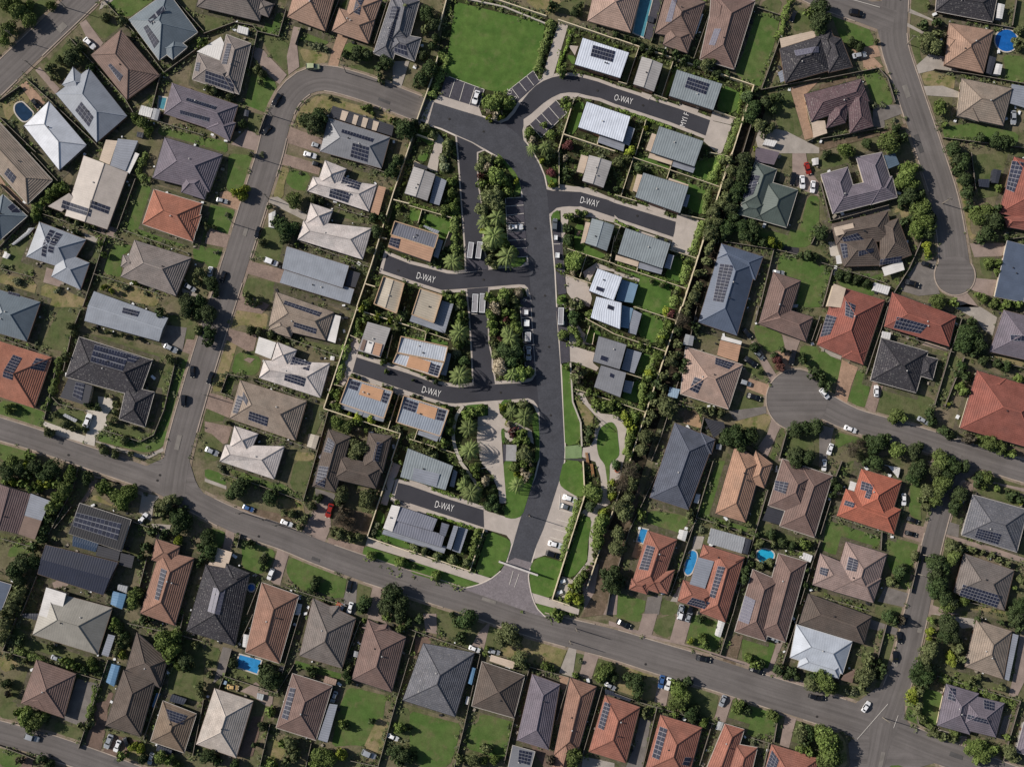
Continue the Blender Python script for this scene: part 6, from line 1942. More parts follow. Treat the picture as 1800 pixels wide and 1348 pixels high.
def skill(mb, q, ze, rise=.5):
    a, b, c, d = q
    l1 = (b-a).length; l2 = (c-b).length
    if l1 < l2: a, b, c, d = b, c, d, a; l1, l2 = l2, l1
    z = [ze+rise, ze+rise, ze, ze]
    pp = [a, b, c, d]; uv = [(0, 0), (l1, 0), (l1, l2), (0, l2)]
    mb.poly([(p.x, p.y, zz) for p, zz in zip(pp, z)], uv=uv)
    for i in range(4):
        x, y = pp[i], pp[(i+1) % 4]; mb.poly([(x.x, x.y, ze-.25), (y.x, y.y, ze-.25), (y.x, y.y, z[(i+1) % 4]), (x.x, x.y, z[i])])
    def zf(x, y):
        p = Vector((x, y))
        for i in range(4):
            A, B = pp[i], pp[(i+1) % 4]; e = (B-A).normalized()
            if e.x*(p.y-A.y)-e.y*(p.x-A.x) < -.05: return None
        e = (b-a).normalized(); dd = e.x*(p.y-a.y)-e.y*(p.x-a.x)
        return ze+rise*(1-min(1, dd/l2))
    return zf
def inset(q, d):
    return [Vector(p) for p in offset_poly([tuple(v) for v in q], -d)]
SKIRT = ground_mat('shade_tinted_soil', (92, 86, 74), (78, 82, 56), (112, 104, 92), .35, 2.6, .35)  # grey dirt with the side-yard house shadow mixed into its colour
hi = 0
for tile, k, rest in parse(HOUSE):
    F_ = rest.split('|'); code, label = F_[0], F_[1]; hi += 1
    est = code[0] == 'r' and code not in ('rK', 'rN') or 'estate' in label
    eave = 2.75; wall_h = 2.75
    if est: eave = 4.3
    if code in ('rK', 'rN'): eave = 3.6
    if 'two-level' in label or 'two-block' in label: eave = 5.0
    blocks = []; arrays = []
    for f in F_[2:]:
        if f[0] in 'pq' and 'x' in f.split(' ')[0]: arrays.append(f)
        else: blocks += f.split(';')
    first = pts_of(tile, blocks[0].split(' ', 1)[1], eave)
    cx = sum(p[0] for p in first)/len(first); cy = sum(p[1] for p in first)/len(first)
    cat = 'house'; root = empty('estate_house' if est else 'house', cx, cy); tag(root, label, cat, 'houses of the walled estate' if est else 'suburban houses'); HOUSES.append((cx, cy, label))
    bpy.context.view_layer.update() if False else None
    root_inv = None
    def add(mb, nm, mt, par=None):
        o = mb.obj(nm, mt); o.parent = par or root
        o.matrix_parent_inverse.identity()
        if (par or root) is root: o.location = (-cx, -cy, 0)
        return o
    roof = MB(); wall = MB(); caps = []; zfs = []; wq = []; gut = MB(); outl = []
    for bi, b in enumerate(blocks):
        kind, s = b.strip().split(' ', 1)
        if kind[0] == 'F' or kind[0] == 'f': continue
        z = eave+bi*.03+(.9 if kind == 'S' else 0)
        q = q4(pts_of(tile, s, z)); stamp([tuple(v) for v in q], 9)
        if kind == 'h': zfs.append(hip(roof, caps, q, z))
        elif kind == 'G': zfs.append(hip(roof, caps, q, z, True, math.tan(math.radians(9 if code[0] == 'r' or code == 'mC' else 14))))
        elif kind in 's S'.split(): zfs.append(skill(roof, q, z, .45))
        wi = inset(q, .28 if est else .5+.01*bi); wall.box([tuple(v) for v in wi], 0, z-.05-.01*bi); wq.append((wi, z))
        for i in range(4):
            A, B = q[i], q[(i+1) % 4]; e = (B-A).normalized(); n = Vector((e.y, -e.x))
            gut.box([tuple(A-e*.1), tuple(B+e*.1), tuple(B+n*.13+e*.1), tuple(A+n*.13-e*.1)], z-.16, z+.015, bottom=True)
    if not est and hi % 5:
        for wi_, _ in wq:
            sk = MB(); tri_poly(sk, offset_poly([tuple(v) for v in wi_], 1.9+.5*(hi % 3)), .0935+.0008*(hi % 6)+.0002*len(outl)); outl.append(1)
            o_s = tag(sk.obj('dirt_patch', SKIRT), None, kind='structure'); PENDING.append((o_s, wi_[0].x, wi_[0].y, 'shade-tinted bare soil around walls', None))
    def zroof(x, y):
        v = [f(x, y) for f in zfs]; v = [t for t in v if t is not None]; return max(v) if v else None
    wm = random.choice(WALLS) if not est else random.choice([WALLS[0], WALLS[2], WALLS[3]])
    wo = add(wall, 'wall', wm); ro = add(roof, 'roof', roofmat(code)); ro.location = (-cx, -cy, 0)
    if code in ('rT', 'rW2', 'rE') or code == 'rD':
        pr = MB(); q = q4(pts_of(tile, blocks[0].strip().split(' ', 1)[1], eave+.2)); ext = [q]
        if code == 'rW2': ext.append(q4(pts_of(tile, blocks[1].strip().split(' ', 1)[1], eave+.2)))
        for q in ext:
            for i in range(4):
                A, B = q[i], q[(i+1) % 4]; e = (B-A).normalized(); n = Vector((e.y, -e.x))
                pr.box([tuple(A), tuple(B), tuple(B+n*.3+e*.3), tuple(A+n*.3)], eave-.3, eave+.75, bottom=True)
        add(pr, 'parapet', plain('parapet_timber', (182, 154, 126)))
    gm = GUT[hi % 3] if not est else GUT[0]
    if code in ('tL', 'mW'): gm = GUT[0]
    g = add(gut, 'gutter', gm)
    if caps:
        cm = MB()
        for A, B in caps: cm.bar(A, B, .13)
        base = CODES[code]; capm = plain('ridge_'+code, tuple(min(255, int(v*(1.14 if hi % 2 else .8))) for v in base), .8)
        c_ = cm.obj('ridge_cap', capm, None); c_.parent = ro
    fz = 0
    for bi, b in enumerate(blocks):
        kind, s = b.strip().split(' ', 1)
        if kind[0] not in 'Ff': continue
        colr = kind.split('#')[1]; mb = MB(); fz += 1
        if kind[0] == 'F':
            q0 = pts_of(tile, s, eave+.8)
            zs = [zroof(*p) or eave for p in q0]+[zroof(sum(p[0] for p in q0)/4, sum(p[1] for p in q0)/4) or eave]
            z = max(max(zs)+.12, eave+.35) if est else min(max(zs)+.1, eave+1.6)
            z += fz*.01; q = q4(pts_of(tile, s, z)); stamp([tuple(v) for v in q], 9)
            q_ = [tuple(v) for v in q]; L1 = math.dist(q_[0], q_[1]); L2 = math.dist(q_[1], q_[2])
            mb.box(q_, z-.3, z); mb.uv[0:4] = [(0, 0), (L1, 0), (L1, L2), (0, L2)]
            if max(zs)+.1 > z or True:
                wi = inset(q, .25); mb2 = MB(); mb2.box([tuple(v) for v in wi], 0, z-.31); add(mb2, 'wall', wm)
            add(mb, 'deck' if colr == 'o' else 'flat_roof', flatmat(colr))
            o4 = q
            def zflat(x, y, q=o4, z=z):
                p = Vector((x, y))
                for i in range(4):
                    A, B = q[i], q[(i+1) % 4]; e = (B-A).normalized()
                    if e.x*(p.y-A.y)-e.y*(p.x-A.x) < -.3: return None
                return z
            zfs.append(zflat)
        else:
            z = (2.85 if est else 2.45)+(.14 if '+' in kind else 0)+fz*.012
            q = q4(pts_of(tile, s, z)); stamp([tuple(v) for v in q], 9); q_ = [tuple(v) for v in q]
            L1 = math.dist(q_[0], q_[1]); L2 = math.dist(q_[1], q_[2])
            mb.box(q_, z-.12, z, bottom=True); mb.uv[0:4] = [(0, 0), (L1, 0), (L1, L2), (0, L2)]
            po = add(mb, 'patio_roof', flatmat(colr))
            if '+' not in kind:
                for v in inset(q, .3):
                    pm = MB(); pm.bar((v.x, v.y, 0), (v.x, v.y, z-.13), .07); pm.obj('post', GUT[1]).parent = po
    # walls openings
    wi, zz = wq[0]
    for i in range(4):
        A, B = wi[i], wi[(i+1) % 4]; e = (B-A).normalized(); n = Vector((e.y, -e.x)); L = (B-A).length
        for j, fr in enumerate((.25, .7) if L > 6 else (.5,)):
            cA = A+e*(L*fr); isdoor = (i == 0 and j == 0)
            hw, z0, z1 = (.5, .02, 2.1) if isdoor else (.9, .95, 2.1)
            mb = MB(); mb.box([tuple(cA-e*hw-n*.05), tuple(cA+e*hw-n*.05), tuple(cA+e*hw+n*.06), tuple(cA-e*hw+n*.06)], z0, z1, bottom=True)
            o = mb.obj('door' if isdoor else 'window', DOOR if isdoor else WIN); o.parent = wo
    # vents
    if code[0] != 'r' or est:
        for _ in range(random.choice((1, 1, 2))):
            q = q4(pts_of(tile, blocks[0].split(' ', 1)[1], eave)); t, u = random.uniform(.3, .7), random.uniform(.35, .65)
            p = q[0].lerp(q[1], t).lerp(q[3].lerp(q[2], t), u); zr = zroof(p.x, p.y)
            if zr:
                mb = MB(); mb.bar((p.x, p.y, zr-.3), (p.x, p.y, zr+.35), .17, n=8); mb.bar((p.x, p.y, zr+.36), (p.x, p.y, zr+.5), (.3, .12), n=8)
                v = mb.obj('roof_vent', VENT if random.random() < .6 else GUT[0]); v.parent = ro
    # solar
    def z_any(x, y):
        v = [f(x, y) for f in zfs]; v = [t for t in v if t is not None]; return max(v) if v else eave
    for ar in arrays:
        hd, s = ar.split(' ', 1); n1, n2 = (int(v) for v in hd[1:].split('x')); pal = hd[0] == 'q'
        zc_ = eave+.8
        for _ in range(2):
            q = pts_of(tile, s, zc_); q = q if len(q) == 4 else [tuple(v) for v in q4(q)]
            zc_ = z_any(sum(p[0] for p in q)/4, sum(p[1] for p in q)/4)+.1
        q = [Vector(p) for p in q]
        def at(u, v): return q[0].lerp(q[1], u).lerp(q[3].lerp(q[2], u), v)
        rail = MB(); ok = False; arr = None; cells = []
        for i in range(n1):
            for j in range(n2):
                gu, gv = .07, .07
                cs = [at((i+gu)/n1, (j+gv)/n2), at((i+1-gu)/n1, (j+gv)/n2), at((i+1-gu)/n1, (j+1-gv)/n2), at((i+gu)/n1, (j+1-gv)/n2)]
                c0 = sum(cs, Vector((0, 0)))/4; zc0 = z_any(c0.x, c0.y)
                zz_ = []
                for c in cs:
                    zt = z_any(c.x, c.y); zz_.append((zc0 if abs(zt-zc0) > .5 else zt)+.18)
                cells.append((cs, zz_))
        for cs, zz_ in cells:
            k_ = sum(cs, Vector((0, 0)))/4; big = [k_+(c-k_)*1.12 for c in cs]; pz = [z-.05 for z in zz_]
            if area2([tuple(v) for v in big]) < 0: big = big[::-1]; pz = pz[::-1]
            rail.poly([(v.x, v.y, z) for v, z in zip(big, pz)])
            for i in range(4):
                a, b = big[i], big[(i+1) % 4]; rail.poly([(a.x, a.y, pz[i]-.08), (b.x, b.y, pz[(i+1) % 4]-.08), (b.x, b.y, pz[(i+1) % 4]), (a.x, a.y, pz[i])])
        arr = rail.obj('solar_array', RAIL); arr.parent = root; arr.location = (-cx, -cy, 0)
        for cs, zz_ in cells:
            mb = MB(); P4 = [(c.x, c.y, z) for c, z in zip(cs, zz_)]
            if area2([(a[0], a[1]) for a in P4]) < 0: P4 = P4[::-1]
            mb.poly(P4)
            for i in range(4):
                a, b = P4[i], P4[(i+1) % 4]; mb.poly([(a[0], a[1], a[2]-.05), (b[0], b[1], b[2]-.05), b, a])
            o = mb.obj('solar_panel', CELL2 if pal else CELL); o.parent = arr
# ================================================================== SMALL THINGS
KIND = {'r': ('leafy green', (82, 100, 46), (112, 128, 68)), 'd': ('dark green', (48, 66, 38), (72, 90, 50)), 'g': ('olive green', (84, 94, 58), (108, 114, 76)),
 'b': ('bare brown', (84, 76, 66), (60, 56, 46)), 'y': ('yellow-green', (120, 138, 44), (150, 156, 66)), 'p': ('palm', (76, 92, 48), (104, 116, 68)),
 'm': ('maroon-leaved', (108, 62, 62), (86, 48, 52)), 'o': ('silvery pink', (158, 148, 128), (134, 124, 104)), 's': ('grey-green', (96, 106, 76), (118, 122, 96)), 'n': ('low green', (78, 102, 38), (98, 116, 50))}
FOL = {k: foliage('foliage_'+k, v[1], v[2]) for k, v in KIND.items()}
EFOL = {k: foliage('estate_foliage_'+k, tuple(min(255, int(t*1.16+5)) for t in v[1]), tuple(min(255, int(t*1.16+8)) for t in v[2])) for k, v in KIND.items()}
BARK = plain('bark', (92, 78, 64))
def crown_arrays(nl, nleaf, leaf, seed, thin=False, spiky=False):
    r = np.random.default_rng(seed); V = []; 
    th = r.uniform(0, 2*math.pi, nl); rr = np.sqrt(r.uniform(0, 1, nl))*.62; zz = r.uniform(.25, 1.0, nl)*(1-rr*.75)
    cen = np.stack([rr*np.cos(th), rr*np.sin(th), zz], 1); rad = r.uniform(.26, .46, nl)
    cen[0] = (0, 0, .72); rad[0] = .45
    li = r.integers(0, nl, nleaf); d = r.normal(size=(nleaf, 3)); d /= np.linalg.norm(d, axis=1)[:, None]; d[:, 2] = np.abs(d[:, 2])*1.0-.25
    d /= np.linalg.norm(d, axis=1)[:, None]
    p = cen[li]+d*(rad[li]*r.uniform(.72, 1.08, nleaf))[:, None]
    nrm = d+r.normal(size=(nleaf, 3))*.55; nrm /= np.linalg.norm(nrm, axis=1)[:, None]
    t = np.cross(nrm, r.normal(size=(nleaf, 3))); t /= np.linalg.norm(t, axis=1)[:, None]; bt = np.cross(nrm, t)
    sz = leaf*r.uniform(.6, 1.35, nleaf)[:, None]
    w = (.16 if thin else .8)
    t2 = t*sz*(1.8 if thin else 1); b2 = bt*sz*w
    quad = np.stack([p-t2-b2*.6, p+t2*.2-b2, p+t2+b2*.5, p-t2*.3+b2], 1)
    return quad.reshape(-1, 3)
def core(V, F, s=.55, zc=.5, n=8):
    b = len(V)
    for i in range(5):
        for j in range(n):
            a = i/4*math.pi; q = random.uniform(.8, 1.2)
            V.append((s*q*math.sin(a)*math.cos(j*2*math.pi/n), s*q*math.sin(a)*math.sin(j*2*math.pi/n), zc-s*.8*math.cos(a)*q))
    for i in range(4):
        for j in range(n): F.append((b+i*n+j, b+i*n+(j+1) % n, b+(i+1)*n+(j+1) % n, b+(i+1)*n+j))
def fast_mesh(name, quads, mat, extra=None):
    V = [tuple(v) for v in quads]; F = [(i, i+1, i+2, i+3) for i in range(0, len(V), 4)]
    if extra: core(V, F, *extra)
    me = bpy.data.meshes.new(name); me.from_pydata(V, [], F); me.materials.append(mat); return me
def palm_mesh(name, mat, seed, nf=20):
    r = random.Random(seed); Q = []
    for k in range(nf):
        a = k*2*math.pi/nf+r.uniform(-.12, .12); L = r.uniform(.8, 1.05); up = r.uniform(.1, .32) if k % 2 else r.uniform(-.1, .1)
        pts = []
        for i in range(9):
            t = i/8; pts.append(Vector((math.cos(a)*L*t, math.sin(a)*L*t, .6+up*math.sin(t*2.2)-.55*t*t)))
        side = Vector((-math.sin(a), math.cos(a), 0))
        for i in range(8):
            p, q = pts[i], pts[i+1]; wd = .12*math.sin(math.pi*(.12+.85*i/8))+.02
            for sg in (1, -1):
                for h in (0, .5):
                    s = p.lerp(q, h); e = p.lerp(q, h+.38); out = side*sg*wd+(q-p)*.6+Vector((0, 0, -.06))
                    Q += [s, e, e+out*.9, s+out]
    return fast_mesh(name, [tuple(v) for v in Q], mat, (.16, .55))
random.seed(3)
PROTO = {}
def proto(kind, size, var, es=False):
    key = (kind, size, var, es); FM = EFOL if es else FOL
    if key in PROTO: return PROTO[key]
    if kind == 'p': me_ = palm_mesh('crown', FM['p'], var, 15+var*2)
    else:
        nl, nq, lf = {'L': (20, 2600, .062), 'M': (13, 1300, .085), 'S': (8, 520, .13)}[size]
        thin = kind == 'b'
        q = crown_arrays(nl, nq if not thin else nq//2, lf*(1.2 if thin else 1), hash((kind, size, var)) % 9999 if False else ord(kind)*31+ord(size)*7+var, thin)
        me_ = fast_mesh('crown', q, FM[kind], None if thin else (.5, .45))
    PROTO[key] = me_; return me_
def trunk_mesh():
    m = MB(); m.bar((0, 0, 0), (0, 0, .5), (.09, .06), n=7)
    for k in range(5):
        a = k*1.26; m.bar((0, 0, .35+.05*k), (.4*math.cos(a), .4*math.sin(a), .75+.04*k), (.045, .012), n=5)
    return m.mesh('trunk', BARK)
TRUNK = trunk_mesh()
TREES = []
SMALL = {}
for tile, k, rest in parse(GROUND):
    if k != 'T': continue
    kind, s = rest.split(' ', 1)
    for q in s.split(';'):
        a, r = q.split(); x, y = (float(v) for v in a.split(',')); r = float(r)/4.992*PXM
        if r < .35: continue
        h = (1.35*r+.9) if kind not in 'nsp' else (1.5*r+2.0 if kind == 'p' else r*.9+.2)
        if kind == 'b':
            h = 1.5*r+2.0
            if (int(x)+int(y)) % 30 == 0: kind = 'g'; r *= .9
        X, Y = P(*TP(tile, x, y), h*.8); TREES.append((r, X, Y, h, kind))
TREES.sort(key=lambda t: -t[0])
cnt = {'tree': 0, 'shrub': 0, 'palm': 0}
rest_q = {}
def crown_xform(quads, X, Y, r, h, rot):
    c, s = math.cos(rot), math.sin(rot); a = np.asarray(quads); o = np.empty_like(a)
    o[:, 0] = X+r*(a[:, 0]*c-a[:, 1]*s); o[:, 1] = Y+r*(a[:, 0]*s+a[:, 1]*c); o[:, 2] = a[:, 2]*h; return o
for r, X, Y, h, kind in TREES:
    cls = 'palm' if kind == 'p' else ('tree' if r >= 2.25 else 'shrub')
    rot = random.uniform(0, 6.28); sx = random.uniform(.9, 1.12)
    if cls in cnt and cnt[cls] < 296:
        cnt[cls] += 1
        size = 'L' if r > 3.1 else ('M' if r > 1.7 else 'S')
        nm = {'palm': 'palm_tree', 'tree': 'bare_tree' if kind == 'b' else 'leafy_tree', 'shrub': 'shrub'}[cls]
        root = empty(nm, X, Y); root.rotation_euler.z = rot
        z0 = 0.0 if cls == 'shrub' else h*.28
        cr = bpy.data.objects.new('crown', proto(kind, size, random.randrange(3), mk(X, Y) in (2, 5, 6))); C.objects.link(cr); cr.parent = root
        rr = r*(1.08 if mk(X, Y) in (2, 5, 6) else 1.0)
        cr.scale = (rr*sx, rr/sx, (h-z0)*(1.0 if kind != 'p' else 1.2)); cr.location = (0, 0, z0)
        if cls != 'shrub' or kind == 'b':
            tr = bpy.data.objects.new('trunk', TRUNK); C.objects.link(tr); tr.parent = root; tr.scale = (r*.9, r*.9, h*1.0)
        sizew = 'big ' if r > 3.9 else ''
        word = KIND[kind][0]+' '+({'palm': 'fern', 'tree': 'tree', 'shrub': 'shrub'}[cls])
        if kind == 'p': word = 'starry palm'
        tag(root, None, 'tree' if cls != 'shrub' else 'shrub', {'palm': 'palms in the estate gardens', 'tree': 'suburban trees', 'shrub': 'garden shrubs'}[cls])
        PENDING.append((root, X, Y, sizew+word, 'tree' if cls != 'shrub' else 'shrub'))
    else:
        q = crown_arrays(6, 170, .17, int(X*10+Y) & 8191); rest_q.setdefault(kind, []).append(crown_xform(q, X, Y, r*1.05, h, rot))
for kind, L in rest_q.items():
    a = np.concatenate(L); me_ = fast_mesh('undergrowth', a, FOL[kind]); o = bpy.data.objects.new('undergrowth', me_); C.objects.link(o)
    tag(o, f'small {KIND[kind][0]} bushes scattered through the yards', 'bushes', kind='stuff')
# hedges
def hedge_quads(pts, w, h, n_per_m, leaf, seed):
    r = np.random.default_rng(seed); out = []
    L = [math.dist(pts[i], pts[i+1]) for i in range(len(pts)-1)]; tot = sum(L); n = int(tot*n_per_m)
    if n < 4: return np.zeros((0, 3))
    cum = np.concatenate([[0], np.cumsum(L)]); s = r.uniform(0, tot, n); X = np.interp(s, cum, [p[0] for p in pts]); Y = np.interp(s, cum, [p[1] for p in pts])
    wob = .72+.4*np.sin(s*1.3+seed)*np.sin(s*.53+seed*2); a = r.uniform(-.2, math.pi+.2, n)
    i = np.clip(np.searchsorted(cum, s)-1, 0, len(L)-1); dx = np.array([(pts[k+1][0]-pts[k][0])/max(L[k], .01) for k in range(len(L))])[i]; dy = np.array([(pts[k+1][1]-pts[k][1])/max(L[k], .01) for k in range(len(L))])[i]
    off = np.cos(a)*w/2*wob; Z = .15+np.abs(np.sin(a))*h*wob
    p = np.stack([X-dy*off, Y+dx*off, Z], 1)+r.normal(size=(n, 3))*.08
    nrm = np.stack([-dy*np.cos(a), dx*np.cos(a), np.abs(np.sin(a))+.2], 1)+r.normal(size=(n, 3))*.5; nrm /= np.linalg.norm(nrm, axis=1)[:, None]
    t = np.cross(nrm, r.normal(size=(n, 3))); t /= np.linalg.norm(t, axis=1)[:, None]; b = np.cross(nrm, t); sz = leaf*r.uniform(.6, 1.4, n)[:, None]
    return np.stack([p-t*sz-b*sz*.5, p+t*sz*.3-b*sz*.8, p+t*sz+b*sz*.4, p-t*sz*.3+b*sz*.8], 1).reshape(-1, 3)
hs = 0
for tile, k, rest in parse(GROUND):
    if k != 'H': continue
    c_, s = rest.split(' ', 1); pts = spline(pts_of(tile, s), 2.0); hs += 1
    if len(pts) < 2: continue
    q = hedge_quads(pts, {'y': 3.4, 'g': 3.0, 'n': 1.3}[c_], {'y': 2.2, 'g': 2.6, 'n': 1.0}[c_], {'y': 70, 'g': 70, 'n': 34}[c_], .24, hs)
    o = bpy.data.objects.new('hedge', fast_mesh('hedge', q, (EFOL if c_ != 'g' else FOL)[{'y': 'r', 'g': 'r', 'n': 'n'}[c_]])); C.objects.link(o)
    mid = pts[len(pts)//2]; PENDING.append((o, mid[0], mid[1], {'y': 'broad leafy hedge', 'g': 'tall green hedge', 'n': 'low thin hedge'}[c_], 'hedge'))
    for p in pts:
        pass
# fences
TIMB = plain('fence_timber', (84, 76, 70), var=.3, sc_=2); CREAM = plain('cream_fence', (208, 194, 166), var=.08); PALEF = plain('pale_fence', (142, 134, 122), var=.2); STONE = plain('pale_stone', (178, 170, 160))
for tile, k, rest in parse(FENCE):
    if k != 'F': continue
    c_, s = rest.split(' ', 1); pts = pts_of(tile, s, 0)
    pts = [p for i, p in enumerate(pts) if i == 0 or math.dist(p, pts[i-1]) > .5]
    if len(pts) < 2: continue
    h, wd, mt = {'k': (1.75, .1, TIMB), 'c': (2.1, .3, CREAM), 'w': (1.7, .16, CREAM), 's': (1.0, .5, STONE)}[c_]
    line = []
    for i in range(len(pts)-1):
        n = max(1, int(math.dist(pts[i], pts[i+1])/2.6))
        for j in range(n): line.append((pts[i][0]+(pts[i+1][0]-pts[i][0])*j/n, pts[i][1]+(pts[i+1][1]-pts[i][1])*j/n))
    line.append(pts[-1]); mid = line[len(line)//2]
    root = empty('fence' if c_ == 'k' else 'wall_fence', mid[0], mid[1])
    a, b = ribbon(line, wd); pm = MB(); om = MB()
    for i in range(len(line)-1): pm.box([a[i], a[i+1], b[i+1], b[i]], 0, h-.06)
    o = pm.obj('panel', mt); o.parent = root; o.location = (-mid[0], -mid[1], 0)
    a2, b2 = ribbon(line, wd+.03)
    for i in range(len(line)-1): om.box([a2[i], a2[i+1], b2[i+1], b2[i]], h-.06, h)
    o = om.obj('cap_rail', mt if c_ != 'k' else PALEF); o.parent = root; o.location = (-mid[0], -mid[1], 0)
    tag(root, None, 'fence', 'lot fences' if c_ == 'k' else 'estate boundary fences')
    PENDING.append((root, mid[0], mid[1], {'k': 'dark timber fence', 'c': 'cream boundary wall', 'w': 'thin cream fence', 's': 'low stone wall'}[c_], 'fence'))
# ---- vehicles
CCOL = {'w': ('white', (226, 226, 228)), 'k': ('black', (22, 24, 30)), 's': ('silver', (150, 154, 160)), 'r': ('red', (140, 40, 30)), 'b': ('blue', (60, 92, 140)), 'g': ('grey', (92, 98, 104)), 'G': ('pale green', (168, 176, 140)), 't': ('tan', (190, 160, 110))}
CP = {k: plain('car_paint_'+k, v[1], .25, .6, .03) for k, v in CCOL.items()}
GLASS = plain('car_glass', (20, 24, 30), .1, .6, .02); TYRE = plain('tyre_rubber', (22, 22, 22)); LAMP = plain('car_lamp', (220, 216, 200), .3)
def car_meshes(van):
    L, W = 4.5, 1.84; body = MB()
    xs = [-2.25, -2.12, -1.75, -1.2, -.55, .35, .95, 1.6, 2.05, 2.25]
    hw = [.62, .8, .88, .92, .92, .92, .92, .9, .8, .6]
    belt = [.72, .86, .94, .96, .95, .95, .94, .84, .72, .6]
    top = [.72, .88, 1.02, 1.36, 1.45, 1.44, 1.0, .86, .74, .6] if not van else [.8, 1.55, 1.8, 1.84, 1.84, 1.82, 1.3, .98, .85, .65]
    tw = [.5, .68, .66, .62, .62, .6, .66, .74, .66, .5] if not van else [.6, .74, .78, .78, .78, .76, .74, .76, .7, .5]
    rings = []
    for x, a, b, t, q in zip(xs, hw, belt, top, tw):
        rings.append([(x, -a*.92, .22), (x, -a, .5), (x, -a*.97, b), (x, -q, max(t, b+.01)), (x, q, max(t, b+.01)), (x, a*.97, b), (x, a, .5), (x, a*.92, .22)])
    for i in range(len(rings)-1):
        A, B = rings[i], rings[i+1]
        for j in range(7): body.poly([A[j], B[j], B[j+1], A[j+1]])
        body.poly([A[7], B[7], B[0], A[0]])
    body.poly(rings[0]); body.poly(rings[-1][::-1])
    def patch(i0, i1, js, e=.02):
        m = MB()
        A, B = rings[i0], rings[i1]
        for j in js:
            q = [Vector(A[j]), Vector(B[j]), Vector(B[j+1]), Vector(A[j+1])]; c = sum(q, Vector())/4
            n = (q[1]-q[0]).cross(q[3]-q[0]).normalized(); 
            if n.dot(c-Vector((0, 0, .6))) < 0: n = -n
            m.poly([tuple(c+(p-c)*.9+n*e) for p in q])
        return m
    ws = patch(5, 6, [3]); rw = patch(2, 3, [3]) if not van else patch(1, 2, [3])
    sw = MB(); sw2 = MB()
    for i in (3, 4, 5):
        for j in (2, 4):
            if j == 4: q = [Vector(rings[i][4]), Vector(rings[i+1][4]) if i < 5 else Vector((.85, .64, 1.02)), Vector(rings[i+1][5]), Vector(rings[i][5])]
            else: q = [Vector(rings[i][2]), Vector(rings[i+1][2]), Vector(rings[i+1][3]) if i < 5 else Vector((.85, -.64, 1.02)), Vector(rings[i][3])]
            c = sum(q, Vector())/4; n = Vector((0, 1 if j == 4 else -1, .3)); (sw if j == 4 else sw2).poly([tuple(c+(p-c)*.97+n*.02) for p in q])
    wh = MB(); wh.bar((0, -.1, 0), (0, .1, 0), .33, n=12)
    hl = MB(); hl.box([(2.12, .35), (2.26, .35), (2.2, .68), (2.05, .72)], .6, .74)
    return body, ws, rw, sw, sw2, wh, hl
CARM = {}
for van in (False, True):
    b, ws, rw, sw, sw2, wh, hl = car_meshes(van)
    CARM[van] = dict(body={k: b.mesh('body', CP[k]) for k in CP}, ws=ws.mesh('windscreen', GLASS), rw=rw.mesh('rear_window', GLASS), sw=sw.mesh('side_window', GLASS), sw2=sw2.mesh('side_window', GLASS), wh=wh.mesh('wheel', TYRE), hl=hl.mesh('headlight', LAMP))
def place_car(x, y, ang, col, van, sc_=1.0, z=.2, phrase=None):
    root = empty('parked_van' if van else 'parked_car', x, y, z); root.rotation_euler.z = ang; root.scale = (sc_,)*3
    M_ = CARM[van]
    for nm, me_ in (('body', M_['body'][col]), ('windscreen', M_['ws']), ('rear_window', M_['rw']), ('side_window', M_['sw']), ('side_window', M_['sw2'])):
        o = bpy.data.objects.new(nm, me_); C.objects.link(o); o.parent = root
    for wx in (-1.35, 1.38):
        for wy in (-.84, .84):
            o = bpy.data.objects.new('wheel', M_['wh']); C.objects.link(o); o.parent = root; o.location = (wx, wy, .33)
    for sg in (1, -1):
        o = bpy.data.objects.new('headlight', M_['hl']); C.objects.link(o); o.parent = root; o.scale = (1, sg, 1)
    tag(root, None, 'van' if van else 'car', 'cars parked around the suburb')
    PENDING.append((root, x, y, f"{CCOL[col][0]} {'van' if van else 'car'}", 'van' if van else 'car'))
ci = 0
for tile, k, rest in parse(GROUND):
    if k != 'C': continue
    col, s = rest.split(' ', 1); a, b = pts_of(tile, s, .7); ci += 1
    ang = math.atan2(b[1]-a[1], b[0]-a[0]); x, y = (a[0]+b[0])/2, (a[1]+b[1])/2
    place_car(x, y, ang, col[0], ci % 7 == 3, min(1.15, max(.92, math.dist(a, b)/4.4)))
